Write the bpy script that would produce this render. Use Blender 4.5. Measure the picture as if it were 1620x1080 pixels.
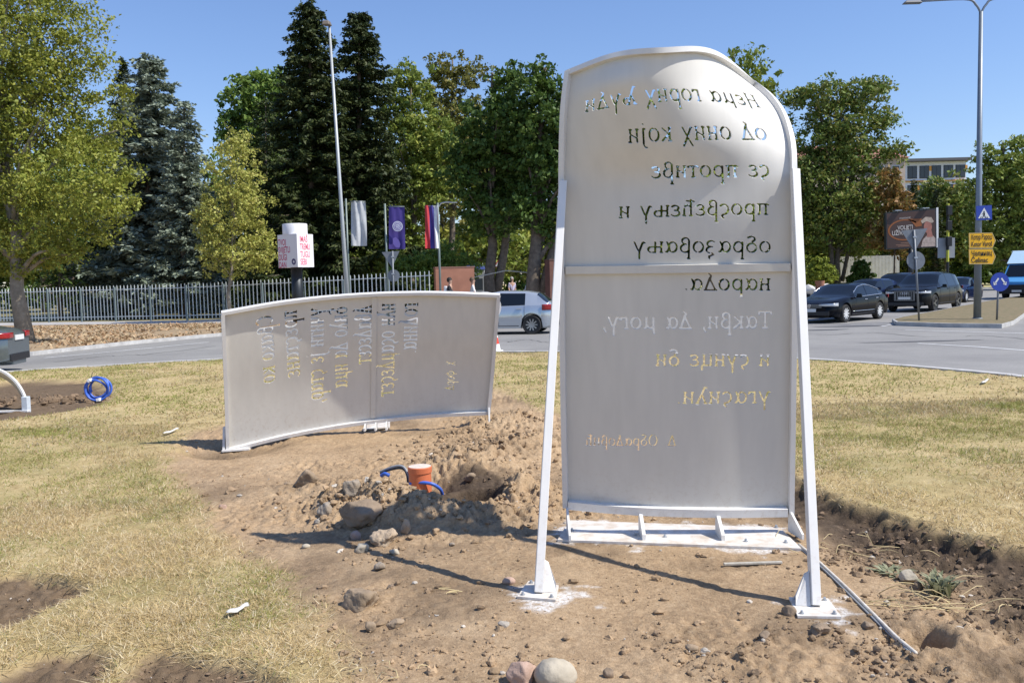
import bpy, bmesh, math, random
import numpy as np
from mathutils import Vector, Matrix

for o in list(bpy.data.objects):
    bpy.data.objects.remove(o)
SC = bpy.context.scene
COL = SC.collection
random.seed(7)
RNG = np.random.default_rng(11)

# ------------------------------------------------------------------ camera
FPX, CX, CY = 1400.0, 810.0, 540.0          # focal length and centre in photograph pixels
CAM_H, HORIZON, ROLL = 1.65, 447.0, math.radians(1.5)
PITCH = math.atan((CY - HORIZON) / FPX)
FWD = np.array([0, math.cos(PITCH), -math.sin(PITCH)])
R0 = np.array([1.0, 0, 0]); U0 = np.array([0, math.sin(PITCH), math.cos(PITCH)])
RIGHT = math.cos(ROLL) * R0 - math.sin(ROLL) * U0
UP = math.cos(ROLL) * U0 + math.sin(ROLL) * R0
CAM = np.array([0, 0, CAM_H])
cd = bpy.data.cameras.new('camera'); cam = bpy.data.objects.new('camera', cd); COL.objects.link(cam)
cd.sensor_width = 36; cd.lens = 36 * FPX / 1620; cd.clip_end = 3000; cd.clip_start = 0.05
M = Matrix.Identity(4)
for i in range(3):
    M[i][0] = RIGHT[i]; M[i][1] = UP[i]; M[i][2] = -FWD[i]; M[i][3] = CAM[i]
cam.matrix_world = M
SC.camera = cam

# ------------------------------------------------------------------ world, sun, exposure
SUN_AZ = math.radians(-18)     # measured from +X towards +Y
SUN_EL = math.radians(51.5)
w = bpy.data.worlds.new('World'); SC.world = w; w.use_nodes = True
nt = w.node_tree; bg = nt.nodes['Background']
sky = nt.nodes.new('ShaderNodeTexSky'); sky.sky_type = 'NISHITA'; sky.sun_disc = False
sky.sun_elevation = SUN_EL; sky.sun_rotation = math.pi / 2 - SUN_AZ
sky.altitude = 200; sky.air_density = 1.25; sky.dust_density = 0.15; sky.ozone_density = 2.5
tint = nt.nodes.new('ShaderNodeMix'); tint.data_type = 'RGBA'; tint.blend_type = 'MULTIPLY'; tint.inputs[0].default_value = 1.0
tint.inputs[7].default_value = (0.97, 1.06, 1.35, 1)
nt.links.new(sky.outputs[0], tint.inputs[6]); nt.links.new(tint.outputs[2], bg.inputs[0]); bg.inputs[1].default_value = 0.10
sd = bpy.data.lights.new('sun', 'SUN'); sd.energy = 4.9; sd.angle = math.radians(0.53); sd.color = (1, 0.95, 0.87)
so = bpy.data.objects.new('sun', sd); COL.objects.link(so)
SUNV = Vector((math.cos(SUN_AZ) * math.cos(SUN_EL), math.sin(SUN_AZ) * math.cos(SUN_EL), math.sin(SUN_EL)))
so.rotation_euler = SUNV.to_track_quat('Z', 'Y').to_euler(); so.location = (20, 0, 30)
SC.view_settings.view_transform = 'Standard'; SC.view_settings.look = 'None'
SC.view_settings.exposure = 0.24; SC.view_settings.gamma = 1
SC.render.engine = 'CYCLES'
SC.cycles.max_bounces = 6; SC.cycles.diffuse_bounces = 2; SC.cycles.glossy_bounces = 3
SC.cycles.transmission_bounces = 4; SC.cycles.transparent_max_bounces = 6
SC.cycles.caustics_reflective = False; SC.cycles.caustics_refractive = False

# ------------------------------------------------------------------ projection helpers (photo pixels -> world)
def ray(px, py):
    return FWD + RIGHT * (px - CX) / FPX - UP * (py - CY) / FPX
def G(px, py, z=0.0):
    d = ray(px, py); k = (z - CAM_H) / d[2]
    return CAM + d * k
def PD(px, py, D):
    d = ray(px, py); return CAM + d * (D / d[1])
def proj(P):
    P = np.asarray(P) - CAM
    f = P @ FWD
    return CX + FPX * (P @ RIGHT) / f, CY - FPX * (P @ UP) / f

# ------------------------------------------------------------------ noise
def _hash(ix, iy, s):
    h = (ix.astype(np.int64) * 374761393 + iy.astype(np.int64) * 668265263 + s * 974634577) & 0xffffffff
    h = ((h ^ (h >> 13)) * 1274126177) & 0xffffffff
    return ((h ^ (h >> 16)) & 0xffff) / 65535.0
def vnoise(x, y, s=0):
    x = np.asarray(x, float); y = np.asarray(y, float)
    ix = np.floor(x); iy = np.floor(y); fx = x - ix; fy = y - iy
    fx = fx * fx * (3 - 2 * fx); fy = fy * fy * (3 - 2 * fy)
    a = _hash(ix, iy, s); b = _hash(ix + 1, iy, s); c = _hash(ix, iy + 1, s); d = _hash(ix + 1, iy + 1, s)
    return (a * (1 - fx) + b * fx) * (1 - fy) + (c * (1 - fx) + d * fx) * fy
def fbm(x, y, octv=4, s=0, gain=0.5):
    t = 0; a = 1; n = 0
    for k in range(octv):
        t = t + a * vnoise(x * 2 ** k + 17.3 * k, y * 2 ** k - 9.1 * k, s + k); n += a; a *= gain
    return t / n * 2 - 1
def sstep(a, b, x):
    t = np.clip((x - a) / (b - a), 0, 1); return t * t * (3 - 2 * t)
def poly_sd(P, x, y):
    """signed distance to polygon, negative inside"""
    P = np.asarray(P); n = len(P)
    d = np.full(np.shape(x), 1e9); ins = np.zeros(np.shape(x), bool)
    for i in range(n):
        ax, ay = P[i][:2]; bx, by = P[(i + 1) % n][:2]
        ex, ey = bx - ax, by - ay
        t = np.clip(((x - ax) * ex + (y - ay) * ey) / (ex * ex + ey * ey + 1e-12), 0, 1)
        d = np.minimum(d, np.hypot(x - ax - t * ex, y - ay - t * ey))
        c = ((ay > y) != (by > y)) & (x < (bx - ax) * (y - ay) / (by - ay + 1e-12) + ax)
        ins ^= c
    return np.where(ins, -d, d)

# ------------------------------------------------------------------ object helpers
def setp(o, label=None, cat=None, group=None, kind=None):
    if label: o['label'] = label
    if cat: o['category'] = cat
    if group: o['group'] = group
    if kind: o['kind'] = kind
    return o
def link(name, me, mats, parent=None):
    o = bpy.data.objects.new(name, me); COL.objects.link(o)
    for m in (mats if isinstance(mats, (list, tuple)) else [mats]):
        me.materials.append(m)
    if parent: o.parent = parent
    return o
def empty(name, loc, rz=0):
    o = bpy.data.objects.new(name, None); COL.objects.link(o)
    o.empty_display_size = 0.2; o.location = Vector([float(c) for c in loc]); o.rotation_euler = (0, 0, rz); return o
def np_mesh(name, V, F, mats, parent=None, smooth=False, attrs=None):
    V = np.ascontiguousarray(V, np.float32); F = np.ascontiguousarray(F, np.int32)
    me = bpy.data.meshes.new(name); n, k = F.shape
    me.vertices.add(len(V)); me.vertices.foreach_set('co', V.ravel())
    me.loops.add(n * k); me.loops.foreach_set('vertex_index', F.ravel())
    me.polygons.add(n); me.polygons.foreach_set('loop_start', np.arange(0, n * k, k, dtype=np.int32))
    me.polygons.foreach_set('loop_total', np.full(n, k, np.int32))
    me.polygons.foreach_set('use_smooth', np.full(n, smooth, bool))
    me.update(calc_edges=True); me.validate()
    for nm, arr in (attrs or {}).items():
        if arr.ndim == 1:
            a = me.attributes.new(nm, 'FLOAT', 'POINT'); a.data.foreach_set('value', arr.astype(np.float32))
        else:
            a = me.attributes.new(nm, 'FLOAT_COLOR', 'POINT')
            a.data.foreach_set('color', np.hstack([arr, np.ones((len(arr), 1))]).astype(np.float32).ravel())
    return link(name, me, mats, parent)

class MB:
    def __init__(s): s.v = []; s.f = []; s.m = []
    def add(s, V, F, m=0):
        b = len(s.v); s.v += [tuple(float(c) for c in p) for p in V]
        for f in F: s.f.append([i + b for i in f]); s.m.append(m)
    def box(s, c, size, rot=None, m=0, taper=1.0):
        x, y, z = [a / 2 for a in size]
        V = [(-x, -y, -z), (x, -y, -z), (x, y, -z), (-x, y, -z), (-x * taper, -y * taper, z), (x * taper, -y * taper, z), (x * taper, y * taper, z), (-x * taper, y * taper, z)]
        R = rot if rot is not None else Matrix.Identity(3)
        V = [Vector(c) + R @ Vector(p) for p in V]
        s.add(V, [(0, 3, 2, 1), (4, 5, 6, 7), (0, 1, 5, 4), (1, 2, 6, 5), (2, 3, 7, 6), (3, 0, 4, 7)], m)
    def bar(s, a, b, wx, wy, up=(0, 0, 1), m=0):
        """rectangular bar from a to b"""
        a = Vector(a); b = Vector(b); t = (b - a).normalized(); u = Vector(up)
        sx = t.cross(u)
        if sx.length < 1e-4: sx = t.cross(Vector((0, 1, 0)))
        sx.normalize(); sy = sx.cross(t).normalized()
        V = []
        for p in (a, b):
            for i, j in ((-1, -1), (1, -1), (1, 1), (-1, 1)): V.append(p + sx * i * wx / 2 + sy * j * wy / 2)
        s.add(V, [(3, 2, 1, 0), (4, 5, 6, 7), (0, 1, 5, 4), (1, 2, 6, 5), (2, 3, 7, 6), (3, 0, 4, 7)], m)
    def tube(s, pts, r, n=8, m=0, caps=True):
        pts = [Vector([float(c) for c in p]) for p in pts]; k = len(pts)
        rr = r if isinstance(r, (list, tuple, np.ndarray)) else [r] * k
        V = []; u = None
        for i, p in enumerate(pts):
            t = (pts[min(i + 1, k - 1)] - pts[max(i - 1, 0)]).normalized()
            if u is None:
                u = t.cross(Vector((0, 0, 1)))
                if u.length < 1e-3: u = t.cross(Vector((0, 1, 0)))
            else:
                u = u - t * u.dot(t)
            u.normalize(); w_ = t.cross(u)
            for j in range(n):
                a = 2 * math.pi * j / n
                V.append(p + (u * math.cos(a) + w_ * math.sin(a)) * rr[i])
        F = [(i * n + j, i * n + (j + 1) % n, (i + 1) * n + (j + 1) % n, (i + 1) * n + j) for i in range(k - 1) for j in range(n)]
        if caps: F += [tuple(range(n - 1, -1, -1)), tuple(range((k - 1) * n, k * n))]
        s.add(V, F, m)
    def lathe(s, prof, c=(0, 0, 0), n=24, axis='Z', m=0):
        """prof: (radius, height)"""
        V = []
        for r, h in prof:
            for j in range(n):
                a = 2 * math.pi * j / n; x, y = r * math.cos(a), r * math.sin(a)
                p = {'Z': (x, y, h), 'Y': (x, h, y), 'X': (h, x, y)}[axis]
                V.append((p[0] + c[0], p[1] + c[1], p[2] + c[2]))
        k = len(prof)
        F = [(i * n + j, i * n + (j + 1) % n, (i + 1) * n + (j + 1) % n, (i + 1) * n + j) for i in range(k - 1) for j in range(n)]
        s.add(V, F, m)
    def prism(s, poly, z0, z1, m=0, fn=None):
        """poly in 2D; fn maps (a,b,h) to 3D"""
        fn = fn or (lambda a, b, h: (a, b, h)); n = len(poly)
        V = [fn(a, b, z0) for a, b in poly] + [fn(a, b, z1) for a, b in poly]
        F = [tuple(range(n - 1, -1, -1)), tuple(range(n, 2 * n))] + [(i, (i + 1) % n, n + (i + 1) % n, n + i) for i in range(n)]
        s.add(V, F, m)
    def build(s, name, mats, parent=None, smooth=False, bevel=0):
        me = bpy.data.meshes.new(name); me.from_pydata(s.v, [], s.f); me.update()
        if max(s.m, default=0) > 0: me.polygons.foreach_set('material_index', s.m)
        if smooth:
            me.polygons.foreach_set('use_smooth', [True] * len(s.f))
            if smooth != 'all': me.set_sharp_from_angle(angle=math.radians(40))
        o = link(name, me, mats, parent)
        if bevel:
            b = o.modifiers.new('bevel', 'BEVEL'); b.width = bevel; b.segments = 2; b.limit_method = 'ANGLE'
        return o

# ------------------------------------------------------------------ materials
MATS = {}
def mat(name, col, rough=0.6, metal=0.0, var=0.0, scale=20.0, col2=None, bump=0.0, bscale=60.0, spec=0.5, coat=0.0, coords='Object'):
    if name in MATS: return MATS[name]
    m = bpy.data.materials.new(name); m.use_nodes = True; N = m.node_tree.nodes; L = m.node_tree.links
    b = N['Principled BSDF']; b.inputs['Roughness'].default_value = rough; b.inputs['Metallic'].default_value = metal
    b.inputs['Specular IOR Level'].default_value = spec; b.inputs['Coat Weight'].default_value = coat
    b.inputs['Base Color'].default_value = (*col, 1)
    tc = N.new('ShaderNodeTexCoord')
    if var > 0 or col2:
        n = N.new('ShaderNodeTexNoise'); n.inputs['Scale'].default_value = scale; n.inputs['Detail'].default_value = 6
        n.inputs['Roughness'].default_value = 0.65
        L.new(tc.outputs[coords], n.inputs['Vector'])
        mx = N.new('ShaderNodeMix'); mx.data_type = 'RGBA'
        c2 = col2 or tuple(c * (1 - var) for c in col); c1 = col if col2 else tuple(min(1, c * (1 + var)) for c in col)
        mx.inputs[6].default_value = (*c1, 1); mx.inputs[7].default_value = (*c2, 1)
        rp = N.new('ShaderNodeMapRange'); rp.inputs[1].default_value = 0.35; rp.inputs[2].default_value = 0.65
        L.new(n.outputs[0], rp.inputs[0]); L.new(rp.outputs[0], mx.inputs[0]); L.new(mx.outputs[2], b.inputs['Base Color'])
    if bump > 0:
        n2 = N.new('ShaderNodeTexNoise'); n2.inputs['Scale'].default_value = bscale; n2.inputs['Detail'].default_value = 5
        L.new(tc.outputs[coords], n2.inputs['Vector'])
        bp = N.new('ShaderNodeBump'); bp.inputs['Strength'].default_value = bump; bp.inputs['Distance'].default_value = 0.02
        L.new(n2.outputs[0], bp.inputs['Height']); L.new(bp.outputs[0], b.inputs['Normal'])
    MATS[name] = m; return m
def leaf_mat(name, cols, transl=0.35, rough=0.55):
    m = bpy.data.materials.new(name); m.use_nodes = True; N = m.node_tree.nodes; L = m.node_tree.links
    b = N['Principled BSDF']; b.inputs['Roughness'].default_value = rough; b.inputs['Specular IOR Level'].default_value = 0.3
    g = N.new('ShaderNodeNewGeometry'); r = N.new('ShaderNodeValToRGB')
    L.new(g.outputs['Random Per Island'], r.inputs[0])
    e = r.color_ramp.elements
    while len(e) < len(cols): e.new(0.5)
    for i, c in enumerate(cols): e[i].position = i / (len(cols) - 1); e[i].color = (*c, 1)
    L.new(r.outputs[0], b.inputs['Base Color'])
    t = N.new('ShaderNodeBsdfTranslucent'); L.new(r.outputs[0], t.inputs[0])
    mx = N.new('ShaderNodeMixShader'); mx.inputs[0].default_value = transl
    L.new(b.outputs[0], mx.inputs[1]); L.new(t.outputs[0], mx.inputs[2])
    L.new(mx.outputs[0], N['Material Output'].inputs[0])
    MATS[name] = m; return m
def glass_mat(name, col=(0.02, 0.025, 0.03), rough=0.03):
    return mat(name, col, rough, 0.0, spec=0.45)

WHITE = mat('white_paint', (0.76, 0.745, 0.715), 0.5, col2=(0.73, 0.715, 0.68), scale=1.7, bump=0.07, bscale=2.6)
def splash(m):
    N = m.node_tree.nodes; L = m.node_tree.links; b = N['Principled BSDF']; src = b.inputs['Base Color'].links[0].from_socket
    g = N.new('ShaderNodeNewGeometry'); sp = N.new('ShaderNodeSeparateXYZ'); L.new(g.outputs['Position'], sp.inputs[0])
    h = N.new('ShaderNodeMapRange'); h.inputs[1].default_value = .55; h.inputs[2].default_value = .08; L.new(sp.outputs[2], h.inputs[0])
    n = N.new('ShaderNodeTexNoise'); n.inputs['Scale'].default_value = 26; n.inputs['Detail'].default_value = 6; n.inputs['Roughness'].default_value = .75; L.new(g.outputs['Position'], n.inputs['Vector'])
    r = N.new('ShaderNodeMapRange'); r.inputs[1].default_value = .5; r.inputs[2].default_value = .8; r.inputs[4].default_value = .55; L.new(n.outputs[0], r.inputs[0])
    f = N.new('ShaderNodeMath'); f.operation = 'MULTIPLY'; L.new(h.outputs[0], f.inputs[0]); L.new(r.outputs[0], f.inputs[1])
    mp = N.new('ShaderNodeMapping'); mp.inputs['Scale'].default_value = (14, 14, .9); L.new(g.outputs['Position'], mp.inputs[0]); n2 = N.new('ShaderNodeTexNoise'); n2.inputs['Scale'].default_value = 1; n2.inputs['Detail'].default_value = 4; L.new(mp.outputs[0], n2.inputs['Vector'])
    r2 = N.new('ShaderNodeMapRange'); r2.inputs[1].default_value = .35; r2.inputs[2].default_value = .7; r2.inputs[3].default_value = 1.02; r2.inputs[4].default_value = .955; L.new(n2.outputs[0], r2.inputs[0])
    v = N.new('ShaderNodeVectorMath'); v.operation = 'SCALE'; L.new(src, v.inputs[0]); L.new(r2.outputs[0], v.inputs[3])
    x = N.new('ShaderNodeMix'); x.data_type = 'RGBA'; L.new(f.outputs[0], x.inputs[0]); L.new(v.outputs[0], x.inputs[6]); x.inputs[7].default_value = (.40, .30, .20, 1); L.new(x.outputs[2], b.inputs['Base Color'])
SHEET = mat('sheet_paint', (0.685, 0.660, 0.600), 0.55, col2=(0.67, 0.645, 0.582), scale=1.7, bump=0.07, bscale=2.6)
splash(WHITE); splash(SHEET)
WHITE_DUSTY = mat('dusty_white_steel', (0.78, 0.76, 0.72), 0.6, col2=(0.55, 0.47, 0.38), scale=9, bump=0.08)
GALV = mat('galvanised_steel', (0.42, 0.45, 0.48), 0.45, 0.55, var=0.15, scale=12)
DARKMETAL = mat('dark_metal', (0.04, 0.045, 0.05), 0.45, 0.6)
SIGNBACK = mat('sign_back_grey', (0.20, 0.215, 0.235), 0.5, 0.3, var=0.12, scale=8)
BLACK = mat('black_plastic', (0.015, 0.015, 0.017), 0.5)

# ================================================================== GROUND
edge_px = [(0, 587), (175, 578), (350, 570), (780, 556), (860, 555.5), (1290, 568), (1450, 580), (1620, 598)]
E_ = np.array([G(*p)[:2] for p in edge_px])
A_ = np.c_[2 * E_, np.ones(len(E_))]; q_ = np.linalg.lstsq(A_, (E_ ** 2).sum(1), rcond=None)[0]
IC = q_[:2]; IR = math.sqrt(q_[2] + IC @ IC)      # roundabout island centre and radius
ROAD_Z = -0.10

def W2(pts): return [tuple(G(*p)[:2]) for p in pts]
dirt_poly = W2([(292, 688), (345, 672), (450, 655), (600, 640), (780, 615), (826, 626), (862, 648), (905, 662), (1000, 690), (1130, 735), (1256, 778), (1330, 812),
                (1440, 850), (1530, 872), (1622, 892), (1900, 940), (2300, 1150), (2300, 1700), (600, 1700), (585, 1130), (555, 1075), (515, 1010),
                (470, 950), (400, 895), (335, 850), (300, 800), (285, 765), (255, 742), (268, 715)])
trench_poly = W2([(-40, 610), (20, 600), (140, 600), (172, 608), (176, 630), (150, 640), (60, 655), (-40, 668)])
sod1 = W2([(-60, 915), (30, 908), (100, 912), (135, 922), (118, 940), (60, 960), (-10, 998), (-60, 1010)])
sod2 = W2([(-20, 1068), (60, 1035), (150, 1022), (172, 1030), (160, 1060), (100, 1120), (-20, 1130)])
sod3 = W2([(190, 1075), (215, 1035), (258, 1018), (300, 1030), (390, 1040), (430, 1075), (450, 1130), (190, 1130)])
step_line = W2([(1256, 778), (1330, 812), (1440, 850), (1530, 872), (1622, 892), (1900, 940)])

def gb(px, py, h, rx, ry, ang=0.0, pw=1.0):
    p = G(px, py); return (p[0], p[1], h, rx, ry, ang, pw)
BUMPS = [gb(600, 814, 0.22, 0.34, 0.24), gb(545, 802, 0.14, 0.25, 0.2), gb(645, 828, 0.13, 0.26, 0.2), gb(730, 826, 0.10, 0.34, 0.24), gb(800, 822, 0.05, 0.34, 0.22),
         gb(738, 742, 0.17, 0.38, 0.34), gb(795, 722, 0.13, 0.40, 0.45), gb(812, 672, 0.13, 0.5, 0.7), gb(850, 712, 0.10, 0.4, 0.5), gb(860, 780, 0.05, 0.3, 0.3),
         gb(560, 770, 0.05, 0.4, 0.3), gb(668, 768, -0.10, 0.2, 0.25, 0, 2),
         gb(750, 782, -0.50, 0.20, 0.22, 0, 2.5), gb(822, 782, 0.13, 0.14, 0.28), gb(695, 764, -0.08, 0.2, 0.2),
         gb(1472, 1012, -0.22, 0.075, 0.11, 0, 2), gb(1500, 1012, 0.03, 0.2, 0.2), gb(320, 704, -0.10, 0.3, 0.22), gb(375, 702, -0.11, 0.5, 0.62, 0, 2),
         gb(1390, 1000, -0.03, 0.25, 0.2), gb(1100, 1040, 0.02, 0.3, 0.2), gb(1240, 1050, 0.025, 0.25, 0.2), gb(1330, 860, -0.04, 0.25, 0.25), gb(1440, 890, -0.04, 0.3, 0.22),
         gb(1560, 935, -0.03, 0.35, 0.2), gb(1550, 985, 0.04, 0.3, 0.2), gb(1540, 1050, 0.03, 0.3, 0.25)]
PADS = [W2([(855, 940)])[0], W2([(1290, 962)])[0]]
BASEPAD = np.array(W2([(885, 858), (905, 826), (1235, 835), (1268, 872)]))

def ground_fields(x, y):
    """height, dirt mask, mask of dark soil and painted hole shade, paint dust mask"""
    x = np.asarray(x, float); y = np.asarray(y, float)
    wob = 0.10 * fbm(x * 3.1, y * 3.1, 4, 3) + 0.05 * fbm(x * 11, y * 11, 3, 5)
    dsd = poly_sd(dirt_poly, x, y)
    right = sstep(1.2, 2.0, x) * sstep(12, 9, y)
    soft = 0.20 * (1 - right) + 0.11 * right
    dm = sstep(soft, -soft, dsd + wob * (1.3 + 0.5 * right))
    dmc = sstep(soft, -soft, dsd + wob * (1.3 + 0.5 * right) - 0.06 * right)
    tr = sstep(0.12, -0.12, poly_sd(trench_poly, x, y) + wob)
    s123 = np.maximum.reduce([sstep(0.05, -0.05, poly_sd(p, x, y) + 0.5 * wob) for p in (sod1, sod2, sod3)])
    dirt = np.maximum.reduce([dm, tr, s123]); dirt_c = np.maximum(dirt, dmc)
    rough = 0.012 + 0.034 * sstep(-.1, .5, fbm(x * 1.1 + 3, y * 1.1, 3, 77))
    bz = np.zeros(x.shape); mound = np.zeros(x.shape)
    for (cx, cy, h, rx, ry, an, pw) in BUMPS:
        r2 = ((x - cx) / rx) ** 2 + ((y - cy) / ry) ** 2
        b = np.exp(-r2 ** pw)
        bz += h * b
        if h > 0.04: mound = np.maximum(mound, np.exp(-r2 * 0.6))
    front = sstep(4.55, 4.0, y) * sstep(0.3, 1.0, x)
    rightsoil = sstep(2.0, 2.5, x + 0.3 * fbm(x * 2, y * 2, 3, 9)) * dm
    rough = rough + 0.10 * mound + 0.046 * front + 0.050 * rightsoil + 0.06 * tr + 0.025 * s123
    pc_ = G(1040, 930); rough = rough * (1 - .78 * np.exp(-(((x - pc_[0]) / .85) ** 2 + ((y - pc_[1]) / .62) ** 2) ** 1.5)) * np.where(y > 4.9, 1, .8)
    nz = .55 * fbm(x * 5, y * 5, 6, 21, 0.66) + .7 * fbm(x * 13, y * 13, 4, 27, .62)
    rid = 1 - np.abs(fbm(x * 12, y * 12, 4, 33, 0.6)) * 2.4
    detail = rough * (0.7 * nz + 0.55 * rid - 0.25) + 0.0025 * fbm(x * 25, y * 25, 3, 41)
    und = 0.025 * fbm(x * 0.55, y * 0.55, 3, 55)
    lawn_r = 0.095 * right * (1 - dm)
    z = dirt * (bz - 0.015 + detail) + (1 - dirt) * (und * 0.6 + 0.01 * fbm(x * 6, y * 6, 3, 61)) + lawn_r
    z += -0.07 * tr - 0.05 * s123 * sstep(0.0, 0.1, s123)
    # flatten where steel stands
    for (cx, cy), rr in ((PADS[0], 0.20), (PADS[1], 0.20)):
        k = sstep(rr + 0.25, rr, np.hypot(x - cx, y - cy)); z = z * (1 - k) + 0.0 * k
    k = sstep(0.3, 0.05, poly_sd(BASEPAD, x, y)); z = z * (1 - k)
    rad = np.hypot(x - IC[0], y - IC[1]) + 0.0
    out = sstep(IR - 0.05, IR + 0.25, rad)
    z = z * (1 - out) - 0.17 * out
    soil = np.clip(rightsoil * 0.9 + 0.75 * s123 + 0.8 * tr, 0, 1)
    stepd = np.full(x.shape, 1e9)
    for a, b in zip(step_line[:-1], step_line[1:]):
        ex, ey = b[0] - a[0], b[1] - a[1]; t = np.clip(((x - a[0]) * ex + (y - a[1]) * ey) / (ex * ex + ey * ey), 0, 1)
        stepd = np.minimum(stepd, np.hypot(x - a[0] - t * ex, y - a[1] - t * ey))
    soil = np.maximum(soil, sstep(0.75, 0.2, stepd + 0.8 * wob) * dmc)
    soil = np.maximum(soil, 0.55 * front * sstep(-0.1, 0.35, fbm(x * 1.7, y * 1.7, 3, 71)))
    soil = np.maximum(soil, 0.8 * sstep(-0.02, -0.2, bz)); hc_ = G(748, 772); soil = np.maximum(soil, 1.0 * sstep(1.35, .9, np.hypot((x - hc_[0]) / .27, (y - hc_[1]) / .42) + wob))  # shade of the dug hole painted in as dark soil, other dips darkened too
    soil = np.maximum(soil, 0.50 * sstep(0.0, 0.55, fbm(x * 1.5 + 9, y * 1.5, 5, 131, .6)) * dm)
    pn = 0.16 * fbm(x * 7, y * 7, 4, 81) + 0.10 * fbm(x * 20, y * 20, 2, 83)
    paint = np.zeros(x.shape)
    for (cx, cy) in PADS:
        paint = np.maximum(paint, 0.85 * sstep(0.17, 0.06, np.hypot((x - cx - 0.03) * 0.9, (y - cy + 0.02) * 0.8) + pn))
    bp = poly_sd(BASEPAD, x, y)
    paint = np.maximum(paint, 0.8 * sstep(0.06, -0.06, bp + pn))
    return z, dirt_c, soil, paint
def gz(x, y): return float(ground_fields(np.array([x]), np.array([y]))[0][0])
def Gg(px, py, it=6):
    """photo pixel -> point on the modelled island ground"""
    z = 0.0
    for _ in range(it):
        p = G(px, py, z); z = 0.5 * z + 0.5 * gz(p[0], p[1])
    p = G(px, py, z); p[2] = gz(p[0], p[1]); return p

def axis(lo, hi, st, far0, far1, gr=1.13):
    a = list(np.arange(lo, hi + 1e-6, st)); s = st; v = hi; up = []
    while v < far1: s = min(s * gr, 60); v += s; up.append(v)
    s = st; v = lo; dn = []
    while v > far0: s = min(s * gr, 60); v -= s; dn.append(v)
    return np.array(dn[::-1] + a + up)
gx = axis(-4.0, 4.0, 0.0145, -500, 500, 1.036); gy = axis(2.8, 9.2, 0.0145, -80, 900, 1.036)
XX, YY = np.meshgrid(gx, gy); nx, ny = len(gx), len(gy)
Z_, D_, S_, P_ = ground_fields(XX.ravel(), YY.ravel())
ii = np.arange(nx * ny).reshape(ny, nx)
FQ = np.stack([ii[:-1, :-1], ii[:-1, 1:], ii[1:, 1:], ii[1:, :-1]], -1).reshape(-1, 4)

def ground_material():
    m = bpy.data.materials.new('island_soil_and_turf'); m.use_nodes = True; N = m.node_tree.nodes; L = m.node_tree.links
    b = N['Principled BSDF']; b.inputs['Roughness'].default_value = 0.92; b.inputs['Specular IOR Level'].default_value = 0.15
    geo = N.new('ShaderNodeNewGeometry')
    def noise(sc, det=6, ro=0.6):
        n = N.new('ShaderNodeTexNoise'); n.inputs['Scale'].default_value = sc; n.inputs['Detail'].default_value = det; n.inputs['Roughness'].default_value = ro
        L.new(geo.outputs['Position'], n.inputs['Vector']); return n.outputs[0]
    def ramp(src, stops):
        r = N.new('ShaderNodeValToRGB'); L.new(src, r.inputs[0]); e = r.color_ramp.elements
        while len(e) < len(stops): e.new(0.5)
        for i, (p, c) in enumerate(stops): e[i].position = p; e[i].color = (*c, 1)
        return r.outputs[0]
    def mix(f, a, c):
        x = N.new('ShaderNodeMix'); x.data_type = 'RGBA'; L.new(f, x.inputs[0]); L.new(a, x.inputs[6]); L.new(c, x.inputs[7]); return x.outputs[2]
    def attr(nm):
        a = N.new('ShaderNodeAttribute'); a.attribute_name = nm; return a.outputs['Fac']
    dry = ramp(noise(1.6, 8, 0.68), [(0.28, (0.25, 0.175, 0.105)), (0.5, (0.44, 0.310, 0.188)), (0.70, (0.56, 0.42, 0.27))])
    fine = ramp(noise(38, 5, 0.7), [(0.3, (0.16, 0.106, 0.063)), (0.52, (0.42, 0.29, 0.168)), (0.75, (0.66, 0.51, 0.335))])
    mxf = N.new('ShaderNodeMix'); mxf.data_type = 'RGBA'; mxf.inputs[0].default_value = 0.5; L.new(dry, mxf.inputs[6]); L.new(fine, mxf.inputs[7])
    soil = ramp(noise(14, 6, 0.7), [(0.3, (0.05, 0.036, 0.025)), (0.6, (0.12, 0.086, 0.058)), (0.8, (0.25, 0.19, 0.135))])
    thatch = ramp(noise(5, 9, 0.8), [(0.3, (0.30, 0.215, 0.10)), (0.5, (0.50, 0.385, 0.19)), (0.72, (0.60, 0.49, 0.28))])
    paint = ramp(noise(30, 3), [(0.3, (0.78, 0.77, 0.74)), (0.7, (0.86, 0.85, 0.83))])
    c = mix(attr('soil'), mxf.outputs[2], soil)  # this mask holds real dark soil plus the shade painted into the hole
    gpat = N.new('ShaderNodeMapRange'); gpat.inputs[1].default_value = .48; gpat.inputs[2].default_value = .66; gpat.inputs[4].default_value = .6; L.new(noise(.75, 5, .6), gpat.inputs[0])
    olive = ramp(noise(16, 6, .7), [(.3, (.15, .14, .045)), (.7, (.36, .31, .12))]); thatch = mix(gpat.outputs[0], thatch, olive)
    c = mix(attr('dirt'), thatch, c)
    pm = N.new('ShaderNodeMath'); pm.operation = 'MULTIPLY'; L.new(attr('paint'), pm.inputs[0])
    pr = N.new('ShaderNodeMapRange'); pr.inputs[1].default_value = 0.32; pr.inputs[2].default_value = 0.55; L.new(noise(45, 4, 0.7), pr.inputs[0])
    L.new(pr.outputs[0], pm.inputs[1])
    c = mix(pm.outputs[0], c, paint)
    L.new(c, b.inputs['Base Color'])
    bp = N.new('ShaderNodeBump'); bp.inputs['Strength'].default_value = 0.9; bp.inputs['Distance'].default_value = 0.014
    L.new(noise(70, 6, 0.7), bp.inputs['Height']); L.new(bp.outputs[0], b.inputs['Normal'])
    return m
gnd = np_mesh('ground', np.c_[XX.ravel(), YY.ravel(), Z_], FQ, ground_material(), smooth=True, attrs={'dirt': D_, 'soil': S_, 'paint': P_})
setp(gnd, kind='structure')

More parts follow.
